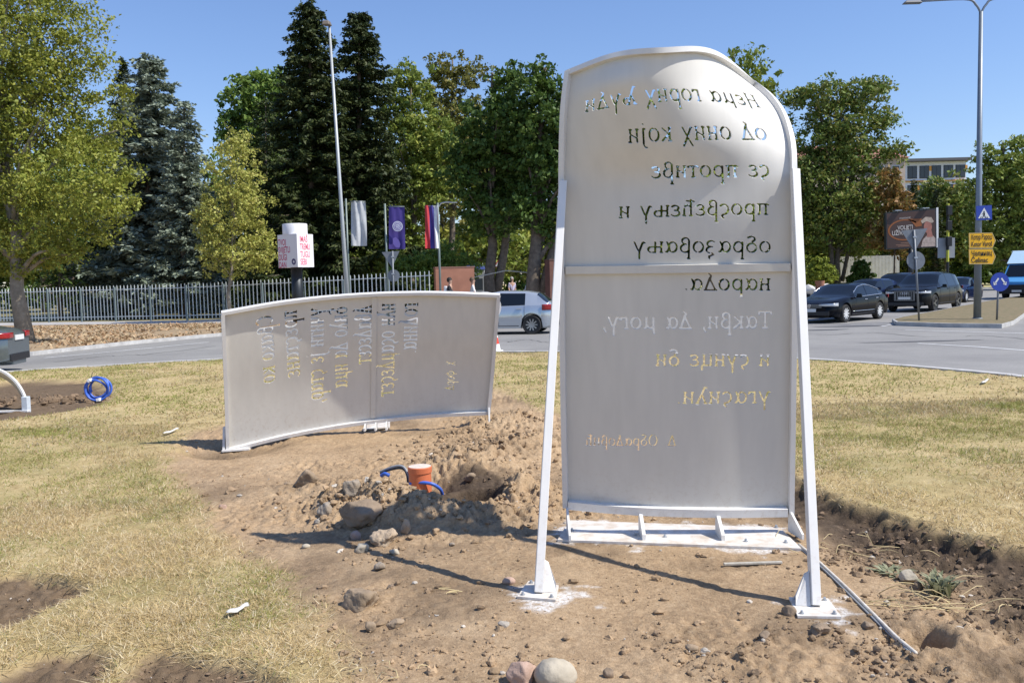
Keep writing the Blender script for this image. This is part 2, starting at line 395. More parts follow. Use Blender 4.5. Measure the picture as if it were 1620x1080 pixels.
# ---- asphalt
def grid_sheet(name, x0, x1, y0, y1, z, st, m):
    xs = np.arange(x0, x1 + st, st); ys = np.arange(y0, y1 + st, st); X, Y = np.meshgrid(xs, ys)
    i = np.arange(X.size).reshape(X.shape)
    F = np.stack([i[:-1, :-1], i[:-1, 1:], i[1:, 1:], i[1:, :-1]], -1).reshape(-1, 4)
    o = np_mesh(name, np.c_[X.ravel(), Y.ravel(), np.full(X.size, z)], F, m); return setp(o, kind='structure')
def asphalt_mat():
    m = mat('worn_asphalt', (0.285, 0.275, 0.255), 0.85, col2=(0.215, 0.207, 0.195), scale=0.35, bump=0.25, bscale=120)
    N = m.node_tree.nodes; L = m.node_tree.links; b = N['Principled BSDF']; src = b.inputs['Base Color'].links[0].from_socket
    tc = N['Texture Coordinate']; n = N.new('ShaderNodeTexNoise'); n.inputs['Scale'].default_value = 22; n.inputs['Detail'].default_value = 8; n.inputs['Roughness'].default_value = 0.8
    L.new(tc.outputs['Object'], n.inputs['Vector'])
    mr = N.new('ShaderNodeMapRange'); mr.inputs[1].default_value = 0.3; mr.inputs[2].default_value = 0.7; mr.inputs[3].default_value = 0.82; mr.inputs[4].default_value = 1.16
    L.new(n.outputs[0], mr.inputs[0])
    v = N.new('ShaderNodeVectorMath'); v.operation = 'SCALE'; L.new(src, v.inputs[0]); L.new(mr.outputs[0], v.inputs[3]); L.new(v.outputs[0], b.inputs['Base Color'])
    return m
ASPH = asphalt_mat()
rr_ = np.array([IR - .45, IR + 1, IR + 4, IR + 9, IR + 18, 45, 65, 95, 150, 230]); aa_ = np.linspace(0, 2 * math.pi, 145)[:-1]
RV = np.array([(IC[0] + r * math.cos(a), IC[1] + r * math.sin(a), ROAD_Z) for r in rr_ for a in aa_]); na_ = len(aa_)
RF = np.array([(i * na_ + j, i * na_ + na_ + j, i * na_ + na_ + (j + 1) % na_, i * na_ + (j + 1) % na_) for i in range(len(rr_) - 1) for j in range(na_)])
setp(np_mesh('road', RV, RF, ASPH), kind='structure')
CONC = mat('kerb_concrete', (0.46, 0.45, 0.43), 0.85, var=0.2, scale=3, bump=0.2)
PAVE = mat('pavement_grey', (0.40, 0.385, 0.37), 0.9, var=0.16, scale=1.2, bump=0.15)
LITTER = mat('leaf_litter_ground', (0.38, 0.28, 0.17), 0.95, col2=(0.28, 0.20, 0.11), scale=3.5, bump=0.5, bscale=12)
PARKLAWN = mat('park_lawn', (0.27, 0.22, 0.11), 0.95, col2=(0.13, 0.13, 0.05), scale=0.35, bump=0.4, bscale=9)
LANE = mat('road_paint', (0.72, 0.72, 0.70), 0.7, col2=(0.48, 0.48, 0.47), scale=5)
def offset_line(pts, d):
    P = [np.array(p[:2], float) for p in pts]; out = []
    for i in range(len(P)):
        t = P[min(i + 1, len(P) - 1)] - P[max(i - 1, 0)]; t /= np.linalg.norm(t); out.append(P[i] + d * np.array([-t[1], t[0]]))
    return out
def strip(name, pts, d0, d1, z0, z1, m, closed=False, build=True, mb=None):
    """solid strip along a line between offsets d0 and d1"""
    mb = mb or MB(); a = offset_line(pts, d0); b = offset_line(pts, d1); n = len(pts)
    V = [(*p, z1) for p in a] + [(*p, z1) for p in b] + [(*p, z0) for p in a] + [(*p, z0) for p in b]; F = []
    for i in range(n - 1):
        F += [(i, i + 1, n + i + 1, n + i), (i, 2 * n + i, 2 * n + i + 1, i + 1), (n + i, n + i + 1, 3 * n + i + 1, 3 * n + i)]
    F += [(0, n, 3 * n, 2 * n), (n - 1, 3 * n - 1, 4 * n - 1, 2 * n - 1)]
    mb.add(V, F)
    if build: return setp(mb.build(name, m), kind='structure')
ring = [(IC[0] + IR * math.cos(a), IC[1] + IR * math.sin(a)) for a in np.linspace(0, 2 * math.pi, 145)]
mb = MB()
for a in np.linspace(0, 2 * math.pi, 73)[:-1]:
    st = [(IC[0] + IR * math.cos(b), IC[1] + IR * math.sin(b)) for b in np.linspace(a + .0008, a + 2 * math.pi / 72 - .0008, 4)]; strip('', st, -0.16, 0.02 + .01 * RNG.random(), -0.2, 0.006 + .012 * RNG.random(), None, build=False, mb=mb)
setp(mb.build('island_kerb', CONC), kind='structure')
strip('gutter', ring, -0.62, -0.165, -0.2, ROAD_Z + 0.006, mat('gutter_concrete', (0.45, 0.43, 0.40), 0.85, col2=(0.34, 0.30, 0.25), scale=2.5, bump=0.2))

# ---- far left: kerb, leaf littered verge, pavement, park
FA = np.array([-24.5, 52.0]); FB = np.array([-4.0, 45.0]); FT = (FB - FA) / np.linalg.norm(FB - FA); FN = np.array([FT[1], -FT[0]])
if FN[1] > 0: FN = -FN
kerbL = [(-80, 8), (-45, 13.5), (-24, 20.5), tuple(G(50, 562, -.1)[:2]), tuple(G(200, 545, -.1)[:2]), tuple(G(350, 531, -.1)[:2]), (-9.6, 43.2)]
pv0 = FA - FT * 60 + FN * 3.4
pave_end = FB + FN * 3.4 + FT * 0.6
mb = MB(); mb.prism([tuple(p) for p in kerbL] + [tuple(FB + FN * 3.4 - FT * 4.7), tuple(pv0)], -0.2, -0.01)
setp(mb.build('leafy_verge', LITTER), kind='structure')
strip('verge_kerb', kerbL, -0.14, -0.002, -0.2, 0.015, CONC)
mb = MB(); mb.prism([tuple(pv0), tuple(FB + FN * 3.4 + FT * 0.6), tuple(FB + FT * 0.6 - FN * 0.3), tuple(FA - FT * 60 - FN * 0.3)], -0.2, 0.0)
setp(mb.build('pavement', PAVE), kind='structure')
strip('pavement_kerb', [tuple(FB + FN * 3.4 - FT * 4.5), tuple(pave_end)], -0.14, -0.002, -0.2, 0.012, CONC)
mb = MB(); mb.prism([tuple(FA - FT * 60 - FN * 0.304), tuple(FB + FT * 0.6 - FN * 0.304), (-2.6, 52), (0, 90), (3, 260), (-260, 260)], -0.2, -0.004)
setp(mb.build('park_lawn', PARKLAWN), kind='structure')
mb = MB(); mb.prism([(2.9, 33.4), (6.5, 50), (12, 72), (22, 80), (34, 84), (60, 86), (200, 88), (400, 260), (8, 260), (5, 70)], -0.2, -0.002)
setp(mb.build('far_verge', mat('far_verge_grass', (0.42, 0.36, 0.17), 0.95, col2=(0.25, 0.24, 0.09), scale=0.5, bump=0.4, bscale=8)), kind='structure')
strip('far_kerb', [(2.9, 33.3), (6.5, 49.9), (12, 71.9), (22, 79.9), (34, 83.9), (60, 85.9), (200, 87.9)], 0.16, 0.004, -0.2, 0.02, CONC)

# ---- splitter island on the right
isl = W2([(1413, 509), (1424, 514.5), (1500, 517), (1586, 517.5), (1604, 512), (1625, 500), (1700, 480)]) 
isl_px = [(1411, 511), (1418, 515), (1500, 518), (1585, 519), (1603, 514), (1622, 500), (1760, 478), (1760, 452), (1640, 467), (1560, 480), (1480, 496), (1425, 507)]
islw = [tuple(G(px, py, ROAD_Z)[:2]) for px, py in isl_px]
cen = np.mean(islw, 0)
inner = [tuple(np.array(p) + (cen - np.array(p)) / np.linalg.norm(cen - np.array(p)) * 0.16) for p in islw]
mb = MB(); n = len(islw)
V = [(*p, 0.03) for p in islw] + [(*p, 0.03) for p in inner] + [(*p, -0.2) for p in islw] + [(*p, -0.2) for p in inner]
mb.add(V, [q for i in range(n) for q in ((i, (i + 1) % n, n + (i + 1) % n, n + i), (i, 2 * n + i, 2 * n + (i + 1) % n, (i + 1) % n))])
setp(mb.build('splitter_kerb', CONC), kind='structure')
mb = MB(); mb.prism([tuple(np.array(p) + (cen - np.array(p)) / np.linalg.norm(cen - np.array(p)) * 0.003) for p in inner], -0.2, 0.022)
setp(mb.build('splitter_soil', mat('splitter_earth', (0.24, 0.175, 0.10), 0.95, col2=(0.13, 0.12, 0.05), scale=5, bump=1.0, bscale=9)), kind='structure')
def Patch_pre(P, n):
    P = np.array(P); k = np.linspace(0, 1, len(P)); x = np.linspace(0, 1, n); return np.stack([np.interp(x, k, P[:, i]) for i in range(3)], 1)
def road_line(pxs, wd):
    pts = [tuple(G(px, py, ROAD_Z)[:2]) for px, py in pxs]
    a = offset_line(pts, wd / 2); b = offset_line(pts, -wd / 2); n = len(pts); mb = MB()
    mb.add([(*p, ROAD_Z + 0.004) for p in a] + [(*p, ROAD_Z + 0.004) for p in b], [(i, n + i, n + i + 1, i + 1) for i in range(n - 1)])
    setp(mb.build('lane_marking', LANE), kind='structure')
road_line([(1452, 543), (1540, 548), (1640, 555.5)], 0.12)
road_line([(1432, 521.5), (1500, 523.5), (1640, 528)], 0.12)
road_line([(1396, 516), (1412, 512.5)], 0.15)
road_line([(1276, 509), (1345, 511)], 0.1)
road_line([(70, 566), (190, 555), (330, 541)], 0.12)
road_line([(785, 512), (880, 512)], 0.12)
for pxs, wd in (([(1290, 530), (1380, 526), (1470, 533), (1560, 531), (1640, 538)], .05), ([(90, 572), (170, 563), (230, 561), (340, 548)], .05), ([(800, 541), (830, 537), (870, 542)], .04)):
    pts = [tuple(p[:2]) for p in Patch_pre([G(px, py, ROAD_Z) for px, py in pxs], 24)]; pts = [(x + .12 * (vnoise(i * .9, wd * 99, 3) - .5), y + .5 * (vnoise(i * .8, wd * 55, 5) - .5)) for i, (x, y) in enumerate(pts)]
    a = offset_line(pts, wd / 2); b = offset_line(pts, -wd / 2); n = len(pts); mb = MB(); mb.add([(*p, ROAD_Z + 0.006) for p in a] + [(*p, ROAD_Z + 0.006) for p in b], [(i, n + i, n + i + 1, i + 1) for i in range(n - 1)]); setp(mb.build('road_crack', mat('tar_seam', (.16, .157, .15), .85)), kind='structure')
# dark tar patches on the road
mb = MB()
for px, py, rx, ry in ((1352, 516, 1.2, .35), (1300, 522, .8, .25), (1460, 540, 1.4, .15)):
    c = G(px, py, ROAD_Z); k = 14
    mb.add([(c[0] + rx * math.cos(a) * (1 + .3 * math.sin(3 * a)), c[1] + ry * math.sin(a), ROAD_Z + 0.005) for a in np.linspace(0, 6.28, k, endpoint=False)], [tuple(range(k))])
setp(mb.build('road_patch', mat('tar_patch', (0.07, 0.07, 0.075), 0.8, var=0.2)), kind='structure')

# ================================================================== GRASS, LITTER, CLODS, ROCKS
def grass_blades():
    out_v = []; out_c = []
    def batch(n, x0, x1, y0, y1, hgt, wid, flat, dens_fade=None):
        x = RNG.uniform(x0, x1, n); y = RNG.uniform(y0, y1, n)
        vis = (np.abs(x) < 0.72 * y + 1.6) & (np.hypot(x - IC[0], y - IC[1]) < IR - 0.08)
        x, y = x[vis], y[vis]
        z, d, s, p = ground_fields(x, y)
        clump = fbm(x * 2.3, y * 2.3, 3, 91); bare = fbm(x * 0.9, y * 0.9, 3, 95)
        keep = (RNG.random(len(x)) > d * 1.02) & (RNG.random(len(x)) < 0.68 + 0.8 * clump + 0.35 * bare)
        x, y, z, d, clump = x[keep], y[keep], z[keep], d[keep], clump[keep]
        n = len(x); an = RNG.uniform(0, 6.283, n); h = hgt * RNG.uniform(0.45, 1.25, n) * (1 + 0.35 * clump); w_ = wid * RNG.uniform(0.6, 1.3, n)
        lean = RNG.uniform(0.3, flat, n) * h; la = RNG.uniform(0, 6.283, n)
        hz = h * np.clip(1.05 - lean / (h * flat) * 0.8, 0.12, 1)
        bx, by = np.cos(an) * w_ / 2, np.sin(an) * w_ / 2
        v = np.empty((n, 3, 3)); v[:, 0] = np.c_[x - bx, y - by, z - 0.004]; v[:, 1] = np.c_[x + bx, y + by, z - 0.004]
        v[:, 2] = np.c_[x + np.cos(la) * lean, y + np.sin(la) * lean, z + hz]
        gpatch = sstep(-0.10, 0.32, fbm(x * 0.8 + 5, y * 0.8, 4, 101) + 0.10 * (y > 7))
        r = RNG.random(n)
        far = np.clip((y - 6) / 4, 0, 1)[:, None]
        straw = np.array([0.68, 0.53, 0.28]) * (1 - .30 * far); pale = np.array([0.82, 0.71, 0.49]) * (1 - .34 * far); gr = np.array([0.27, 0.28, 0.08]); brown = np.array([0.36, 0.25, 0.12])
        isg = r < 0.03 + (0.55 + .2 * far[:, 0]) * gpatch + .10 * far[:, 0]
        c = np.where(isg[:, None], gr * RNG.uniform(0.7, 1.5, (n, 1)), np.where((r > 0.82)[:, None], brown, np.where((r > 0.62)[:, None], pale, straw)) * RNG.uniform(0.75, 1.2, (n, 1)))
        out_v.append(v.reshape(-1, 3)); out_c.append(np.repeat(c, 3, 0))
    batch(250000, -4.2, 0.2, 2.7, 7.0, 0.036, 0.0050, 3.6)
    batch(110000, -6.5, 0, 6.5, 11, 0.038, 0.007, 2.6)
    batch(210000, 1.6, 8.5, 4.2, 11, 0.040, 0.007, 2.6)
    batch(210000, -13, 9, 9.5, 23, 0.040, 0.018, 2.4)
    V = np.concatenate(out_v); C = np.concatenate(out_c)
    m = bpy.data.materials.new('dry_grass_blades'); m.use_nodes = True; N = m.node_tree.nodes; L = m.node_tree.links
    b = N['Principled BSDF']; b.inputs['Roughness'].default_value = 0.7; b.inputs['Specular IOR Level'].default_value = 0.2
    a = N.new('ShaderNodeAttribute'); a.attribute_name = 'tint'; L.new(a.outputs['Color'], b.inputs['Base Color'])
    t = N.new('ShaderNodeBsdfTranslucent'); L.new(a.outputs['Color'], t.inputs[0]); mx = N.new('ShaderNodeMixShader'); mx.inputs[0].default_value = 0.3
    L.new(b.outputs[0], mx.inputs[1]); L.new(t.outputs[0], mx.inputs[2]); L.new(mx.outputs[0], N['Material Output'].inputs[0])
    o = np_mesh('grass', V, np.arange(len(V)).reshape(-1, 3), m, attrs={'tint': C}); setp(o, kind='stuff')
grass_blades()

def ico(sub):
    bm = bmesh.new(); bmesh.ops.create_icosphere(bm, subdivisions=sub, radius=1); bm.verts.ensure_lookup_table()
    V = np.array([v.co for v in bm.verts]); F = np.array([[v.index for v in f.verts] for f in bm.faces]); bm.free(); return V, F
ICO = {k: ico(k) for k in (1, 2, 3, 4)}
def n3(V, sc, s):
    return (fbm(V[:, 0] * sc + V[:, 2] * sc * .7, V[:, 1] * sc - V[:, 2] * sc * .6, 3, s) + fbm(V[:, 2] * sc, V[:, 0] * sc + V[:, 1] * sc * .5, 3, s + 9)) * 0.5
def rock_shape(sub, s, angular=0.5, rough=0.25):
    r = np.random.default_rng(s); V, F = ICO[sub]; V = V.copy()
    for _ in range(9):
        nrm = r.normal(size=3); nrm /= np.linalg.norm(nrm); d = r.uniform(0.48, 0.9) if angular > 0.3 else r.uniform(0.8, 1)
        k = V @ nrm; over = np.clip(k - d, 0, None); V -= np.outer(over * min(1, angular + 0.4), nrm)
    V *= (1 + rough * n3(V * 1.0, 1.3, s) + 0.5 * rough * n3(V, 4.0, s + 50) + 0.30 * rough * n3(V, 10.0, s + 70))[:, None]
    return V, F
def clods():
    Vs, Fs, Cs = [], [], []; base = 0
    def scatter(n, cx, cy, sx, sy, smin, smax, sub=1, tone=1.0, pw=3.0, uni=False):
        nonlocal base; n = int(n * (1.9 if smax > .03 else 1.4)); smin *= .6; smax *= .58
        for _ in range(n):
            if uni: x, y = cx + RNG.uniform(-sx, sx), cy + RNG.uniform(-sy, sy)
            else: x, y = cx + RNG.normal() * sx, cy + RNG.normal() * sy
            pts.append((x, y, smin + (smax - smin) * RNG.random() ** pw, sub, tone))
    pts = []
    for (px, py, n, sx, sy, a, b) in ((600, 815, 380, .34, .22, .008, .05), (720, 815, 420, .34, .22, .008, .05), (800, 800, 240, .3, .3, .008, .045), (740, 715, 520, .36, .42, .008, .055),
                                      (810, 690, 420, .4, .6, .008, .05), (850, 760, 200, .25, .5, .006, .04), (520, 800, 160, .25, .2, .006, .04), (600, 880, 120, .3, .25, .006, .03), (370, 762, 200, .5, .35, .005, .025), (480, 735, 90, .6, .3, .005, .02),
                                      (570, 950, 160, .3, .25, .006, .028), (690, 1020, 200, .55, .2, .005, .026), (590, 1040, 120, .25, .15, .005, .026), (300, 705, 60, .2, .2, .006, .03)):
        c = G(px, py); scatter(n, c[0], c[1], sx, sy, a, b)
    for (px, py, n, sx, sy, a, b) in ((1330, 850, 200, .22, .4, .008, .04), (1430, 885, 260, .35, .25, .008, .045), (1560, 935, 260, .4, .25, .006, .035), (1520, 1010, 260, .4, .2, .006, .035), (1200, 1040, 380, .55, .2, .006, .035),
                                      (1420, 1050, 260, .45, .2, .006, .032), (1080, 1060, 140, .3, .12, .005, .025), (900, 1000, 120, .5, .25, .004, .016), (1000, 900, 120, .6, .3, .004, .012), (1600, 1040, 160, .3, .2, .006, .03)):
        c = G(px, py); scatter(n, c[0], c[1], sx, sy, a, b, tone=0.5)
    c = G(100, 625); scatter(260, c[0], c[1], .8, .30, .02, .10, tone=0.6)
    for pl, n in ((sod1, 140), (sod2, 140), (sod3, 160)):
        q = np.mean(pl, 0); scatter(n, q[0], q[1], .35, .14, .004, .02, tone=0.45)
    scatter(1500, 0.0, 5.5, 2.6, 2.0, .004, .016, uni=True); scatter(420, -0.8, 5.6, 2.0, 2.2, .008, .045, uni=True)
    P = np.array([(p[0], p[1]) for p in pts]); z, d, s, pa = ground_fields(P[:, 0], P[:, 1]); cl_ = fbm(P[:, 0] * 3.2, P[:, 1] * 3.2, 3, 141)
    for k, (x, y, r, sub, tone) in enumerate(pts):
        if d[k] < 0.5 or (r < .02 and cl_[k] < -.16): continue
        if poly_sd(BASEPAD, np.array([x]), np.array([y]))[0] < 0.02 or min(math.hypot(x - q[0], y - q[1]) for q in PADS) < 0.17: continue
        V, F = ICO[1] if r < .02 else ICO[2]
        V = V * (1 + 1.0 * n3(V, 1.6, k % 97) + .5 * n3(V, 4.2, k % 89))[:, None] * RNG.uniform(.6, 1.25, 3) * r
        a = RNG.uniform(0, 6.28); ca, sa = math.cos(a), math.sin(a)
        V = np.c_[V[:, 0] * ca - V[:, 1] * sa, V[:, 0] * sa + V[:, 1] * ca, V[:, 2] * .8] + [x, y, z[k] + r * .22]
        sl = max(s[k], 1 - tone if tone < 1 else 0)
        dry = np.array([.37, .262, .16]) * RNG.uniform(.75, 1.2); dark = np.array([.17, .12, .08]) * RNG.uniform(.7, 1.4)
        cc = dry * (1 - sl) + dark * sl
        if RNG.random() < .04: cc = np.array([.5, .45, .38]) * RNG.uniform(.7, 1.2)
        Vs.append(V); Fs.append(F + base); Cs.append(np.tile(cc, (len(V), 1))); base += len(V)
    m = bpy.data.materials.new('soil_clod'); m.use_nodes = True; N = m.node_tree.nodes; L = m.node_tree.links; b = N['Principled BSDF']
    b.inputs['Roughness'].default_value = .95; b.inputs['Specular IOR Level'].default_value = .1
    a = N.new('ShaderNodeAttribute'); a.attribute_name = 'tint'; L.new(a.outputs['Color'], b.inputs['Base Color'])
    n = N.new('ShaderNodeTexNoise'); n.inputs['Scale'].default_value = 120; bp = N.new('ShaderNodeBump'); bp.inputs['Strength'].default_value = .6; bp.inputs['Distance'].default_value = .006
    L.new(n.outputs[0], bp.inputs['Height']); L.new(bp.outputs[0], b.inputs['Normal'])
    setp(np_mesh('soil_clods', np.concatenate(Vs), np.concatenate(Fs), m, smooth=False, attrs={'tint': np.concatenate(Cs)}), kind='stuff')
clods()

ROCKM = {'brown': mat('brown_rock', (0.36, 0.27, 0.18), 0.9, col2=(0.22, 0.16, 0.10), scale=9, bump=0.5, bscale=35),
         'grey': mat('grey_rock', (0.36, 0.31, 0.25), 0.9, col2=(0.24, 0.185, 0.13), scale=11, bump=0.6, bscale=40),
         'beige': mat('beige_rock', (0.50, 0.44, 0.34), 0.8, col2=(0.36, 0.31, 0.23), scale=6, bump=0.25, bscale=45),
         'dark': mat('earthy_rock', (0.20, 0.15, 0.10), 0.9, col2=(0.30, 0.22, 0.15), scale=8, bump=0.6, bscale=30),
         'pink': mat('pinkish_rock', (0.48, 0.33, 0.25), 0.8, col2=(0.38, 0.26, 0.2), scale=9, bump=0.3),
         'dust': mat('mortar_rock', (0.46, 0.36, 0.25), 0.95, col2=(0.32, 0.24, 0.16), scale=12, bump=1.0, bscale=30)}
ROCKS = [  # px, py(base), size px (w,h), depth ratio, material, angular, rough, label
    (486, 776, 46, 42, .9, 'brown', .6, .3, 'brown angular boulder standing alone left of the spoil heap'),
    (556, 800, 38, 40, .8, 'grey', .5, .25, 'pale grey stone propped highest on the left end of the spoil heap'),
    (518, 812, 40, 34, .9, 'grey', .6, .3, 'grey stone half in shadow at the left foot of the spoil heap'),
    (572, 838, 84, 50, .9, 'dark', .5, .3, 'large dark earthy boulder in the shade of the spoil heap'),
    (612, 866, 62, 36, .8, 'dust', .7, .5, 'crumbly lump of old mortar in front of the spoil heap'),
    (642, 850, 20, 34, .9, 'dust', .6, .35, 'upright crumb of earthy stone against the right side of the mortar lump'),
    (563, 856, 20, 20, .9, 'pink', .3, .2, 'small tan cobble left of the mortar lump'),
    (572, 876, 26, 18, .9, 'beige', .4, .25, 'pale flat stone below the tan cobble'),
    (624, 880, 22, 16, .9, 'beige', .5, .3, 'pale stone just below the mortar lump'),
    (601, 903, 24, 17, .9, 'grey', .5, .3, 'small grey stone on the bare soil between mortar lump and buried boulder'),
    (572, 968, 66, 48, .9, 'brown', .6, .35, 'broad earth-covered boulder half buried left of the left foot plate'),
    (826, 1086, 52, 44, .9, 'pink', .4, .2, 'pinkish brown cobble at the bottom edge beside the bigger beige one'),
    (880, 1092, 72, 52, .9, 'beige', .25, .15, 'smooth beige boulder cut by the bottom edge of the picture'),
    (963, 1074, 20, 22, .9, 'dark', .7, .3, 'dark pointed clod right of the beige boulder'),
    (805, 925, 22, 13, .9, 'pink', .2, .1, 'flat pinkish pebble in the shadow line left of the left foot plate'),
    (1249, 976, 26, 20, .9, 'dark', .9, .2, 'dark broken brick chunk at the corner of the right foot plate'),
    (1295, 1006, 40, 24, .9, 'dark', .5, .5, 'dark clod of earth below the right foot plate'),
    (1439, 926, 34, 26, .8, 'beige', .8, .15, 'squarish tan stone beside the cut weeds on the right'),
    (1451, 934, 18, 16, .9, 'dark', .5, .3, 'dark clod touching the squarish tan stone'),
    (352, 806, 15, 12, .9, 'pink', .8, .2, 'lone small orange tan stone on the bare soil at the left'),
    (484, 868, 16, 9, .9, 'beige', .3, .2, 'small pale pebble under the grey stone at the foot of the heap'),
    (618, 930, 14, 10, .9, 'dark', .6, .3, 'small dark clod above and right of the half buried boulder'),
    (585, 1000, 22, 18, .9, 'brown', .6, .35, 'brown lump just below the half buried boulder'),
    (626, 994, 32, 16, .9, 'brown', .6, .3, 'flat brown stone right of the lump below the half buried boulder'),
    (744, 644 + 120, 20, 16, .9, 'brown', .6, .3, 'round brown clod on the rim of the dug hole'),
    (1402, 960, 14, 12, .9, 'beige', .4, .3, 'small light clod below the squarish tan stone'),
    (1372, 995, 22, 12, .9, 'dark', .5, .4, 'dark clod beside the white cable on the right'),
    (1210, 1010, 22, 12, .9, 'dark', .6, .4, 'dark flat clod between the two foot plates near the bottom'),
    (715, 985 - 120, 10, 8, .9, 'grey', .4, .2, 'tiny grey pebble on the shadow edge left of the left leg'),
    (455, 770, 12, 9, .9, 'brown', .5, .3, 'small clod left of the lone brown boulder'),
    (1095, 1032, 22, 14, .9, 'brown', .5, .4, 'brown clod in the rough soil below the middle of the tall panel'),
    (700, 690 + 20, 16, 10, .9, 'brown', .5, .4, 'brown clod on the back spoil heap'),
]
def place_rock(i, px, py, w_, h_, dr, mk, ang, ro, label):
    p = Gg(px, py - h_ * 0.22); D = p[1]; sc = D / FPX * (.88 if 770 < py < 910 and px < 700 else 1)
    V, F = rock_shape(3 if w_ < 30 else 4, 100 + i, ang, ro)
    V = V / np.abs(V).max(0) * np.array([w_ * sc / 2, w_ * sc / 2 * dr, h_ * sc / 2 * 1.05])
    a = RNG.uniform(-.4, .4); ca, sa = math.cos(a), math.sin(a); V = np.c_[V[:, 0] * ca - V[:, 1] * sa, V[:, 0] * sa + V[:, 1] * ca, V[:, 2]]
    o = np_mesh('rock', V, F, ROCKM[mk], smooth=True)
    o.location = (p[0], p[1], p[2] + h_ * sc * (0.14 if 'half buried left' in label else 0.27))
    setp(o, label, 'rock', 'loose stones and clods on the dug ground')
for i, r in enumerate(ROCKS): place_rock(i, *r)

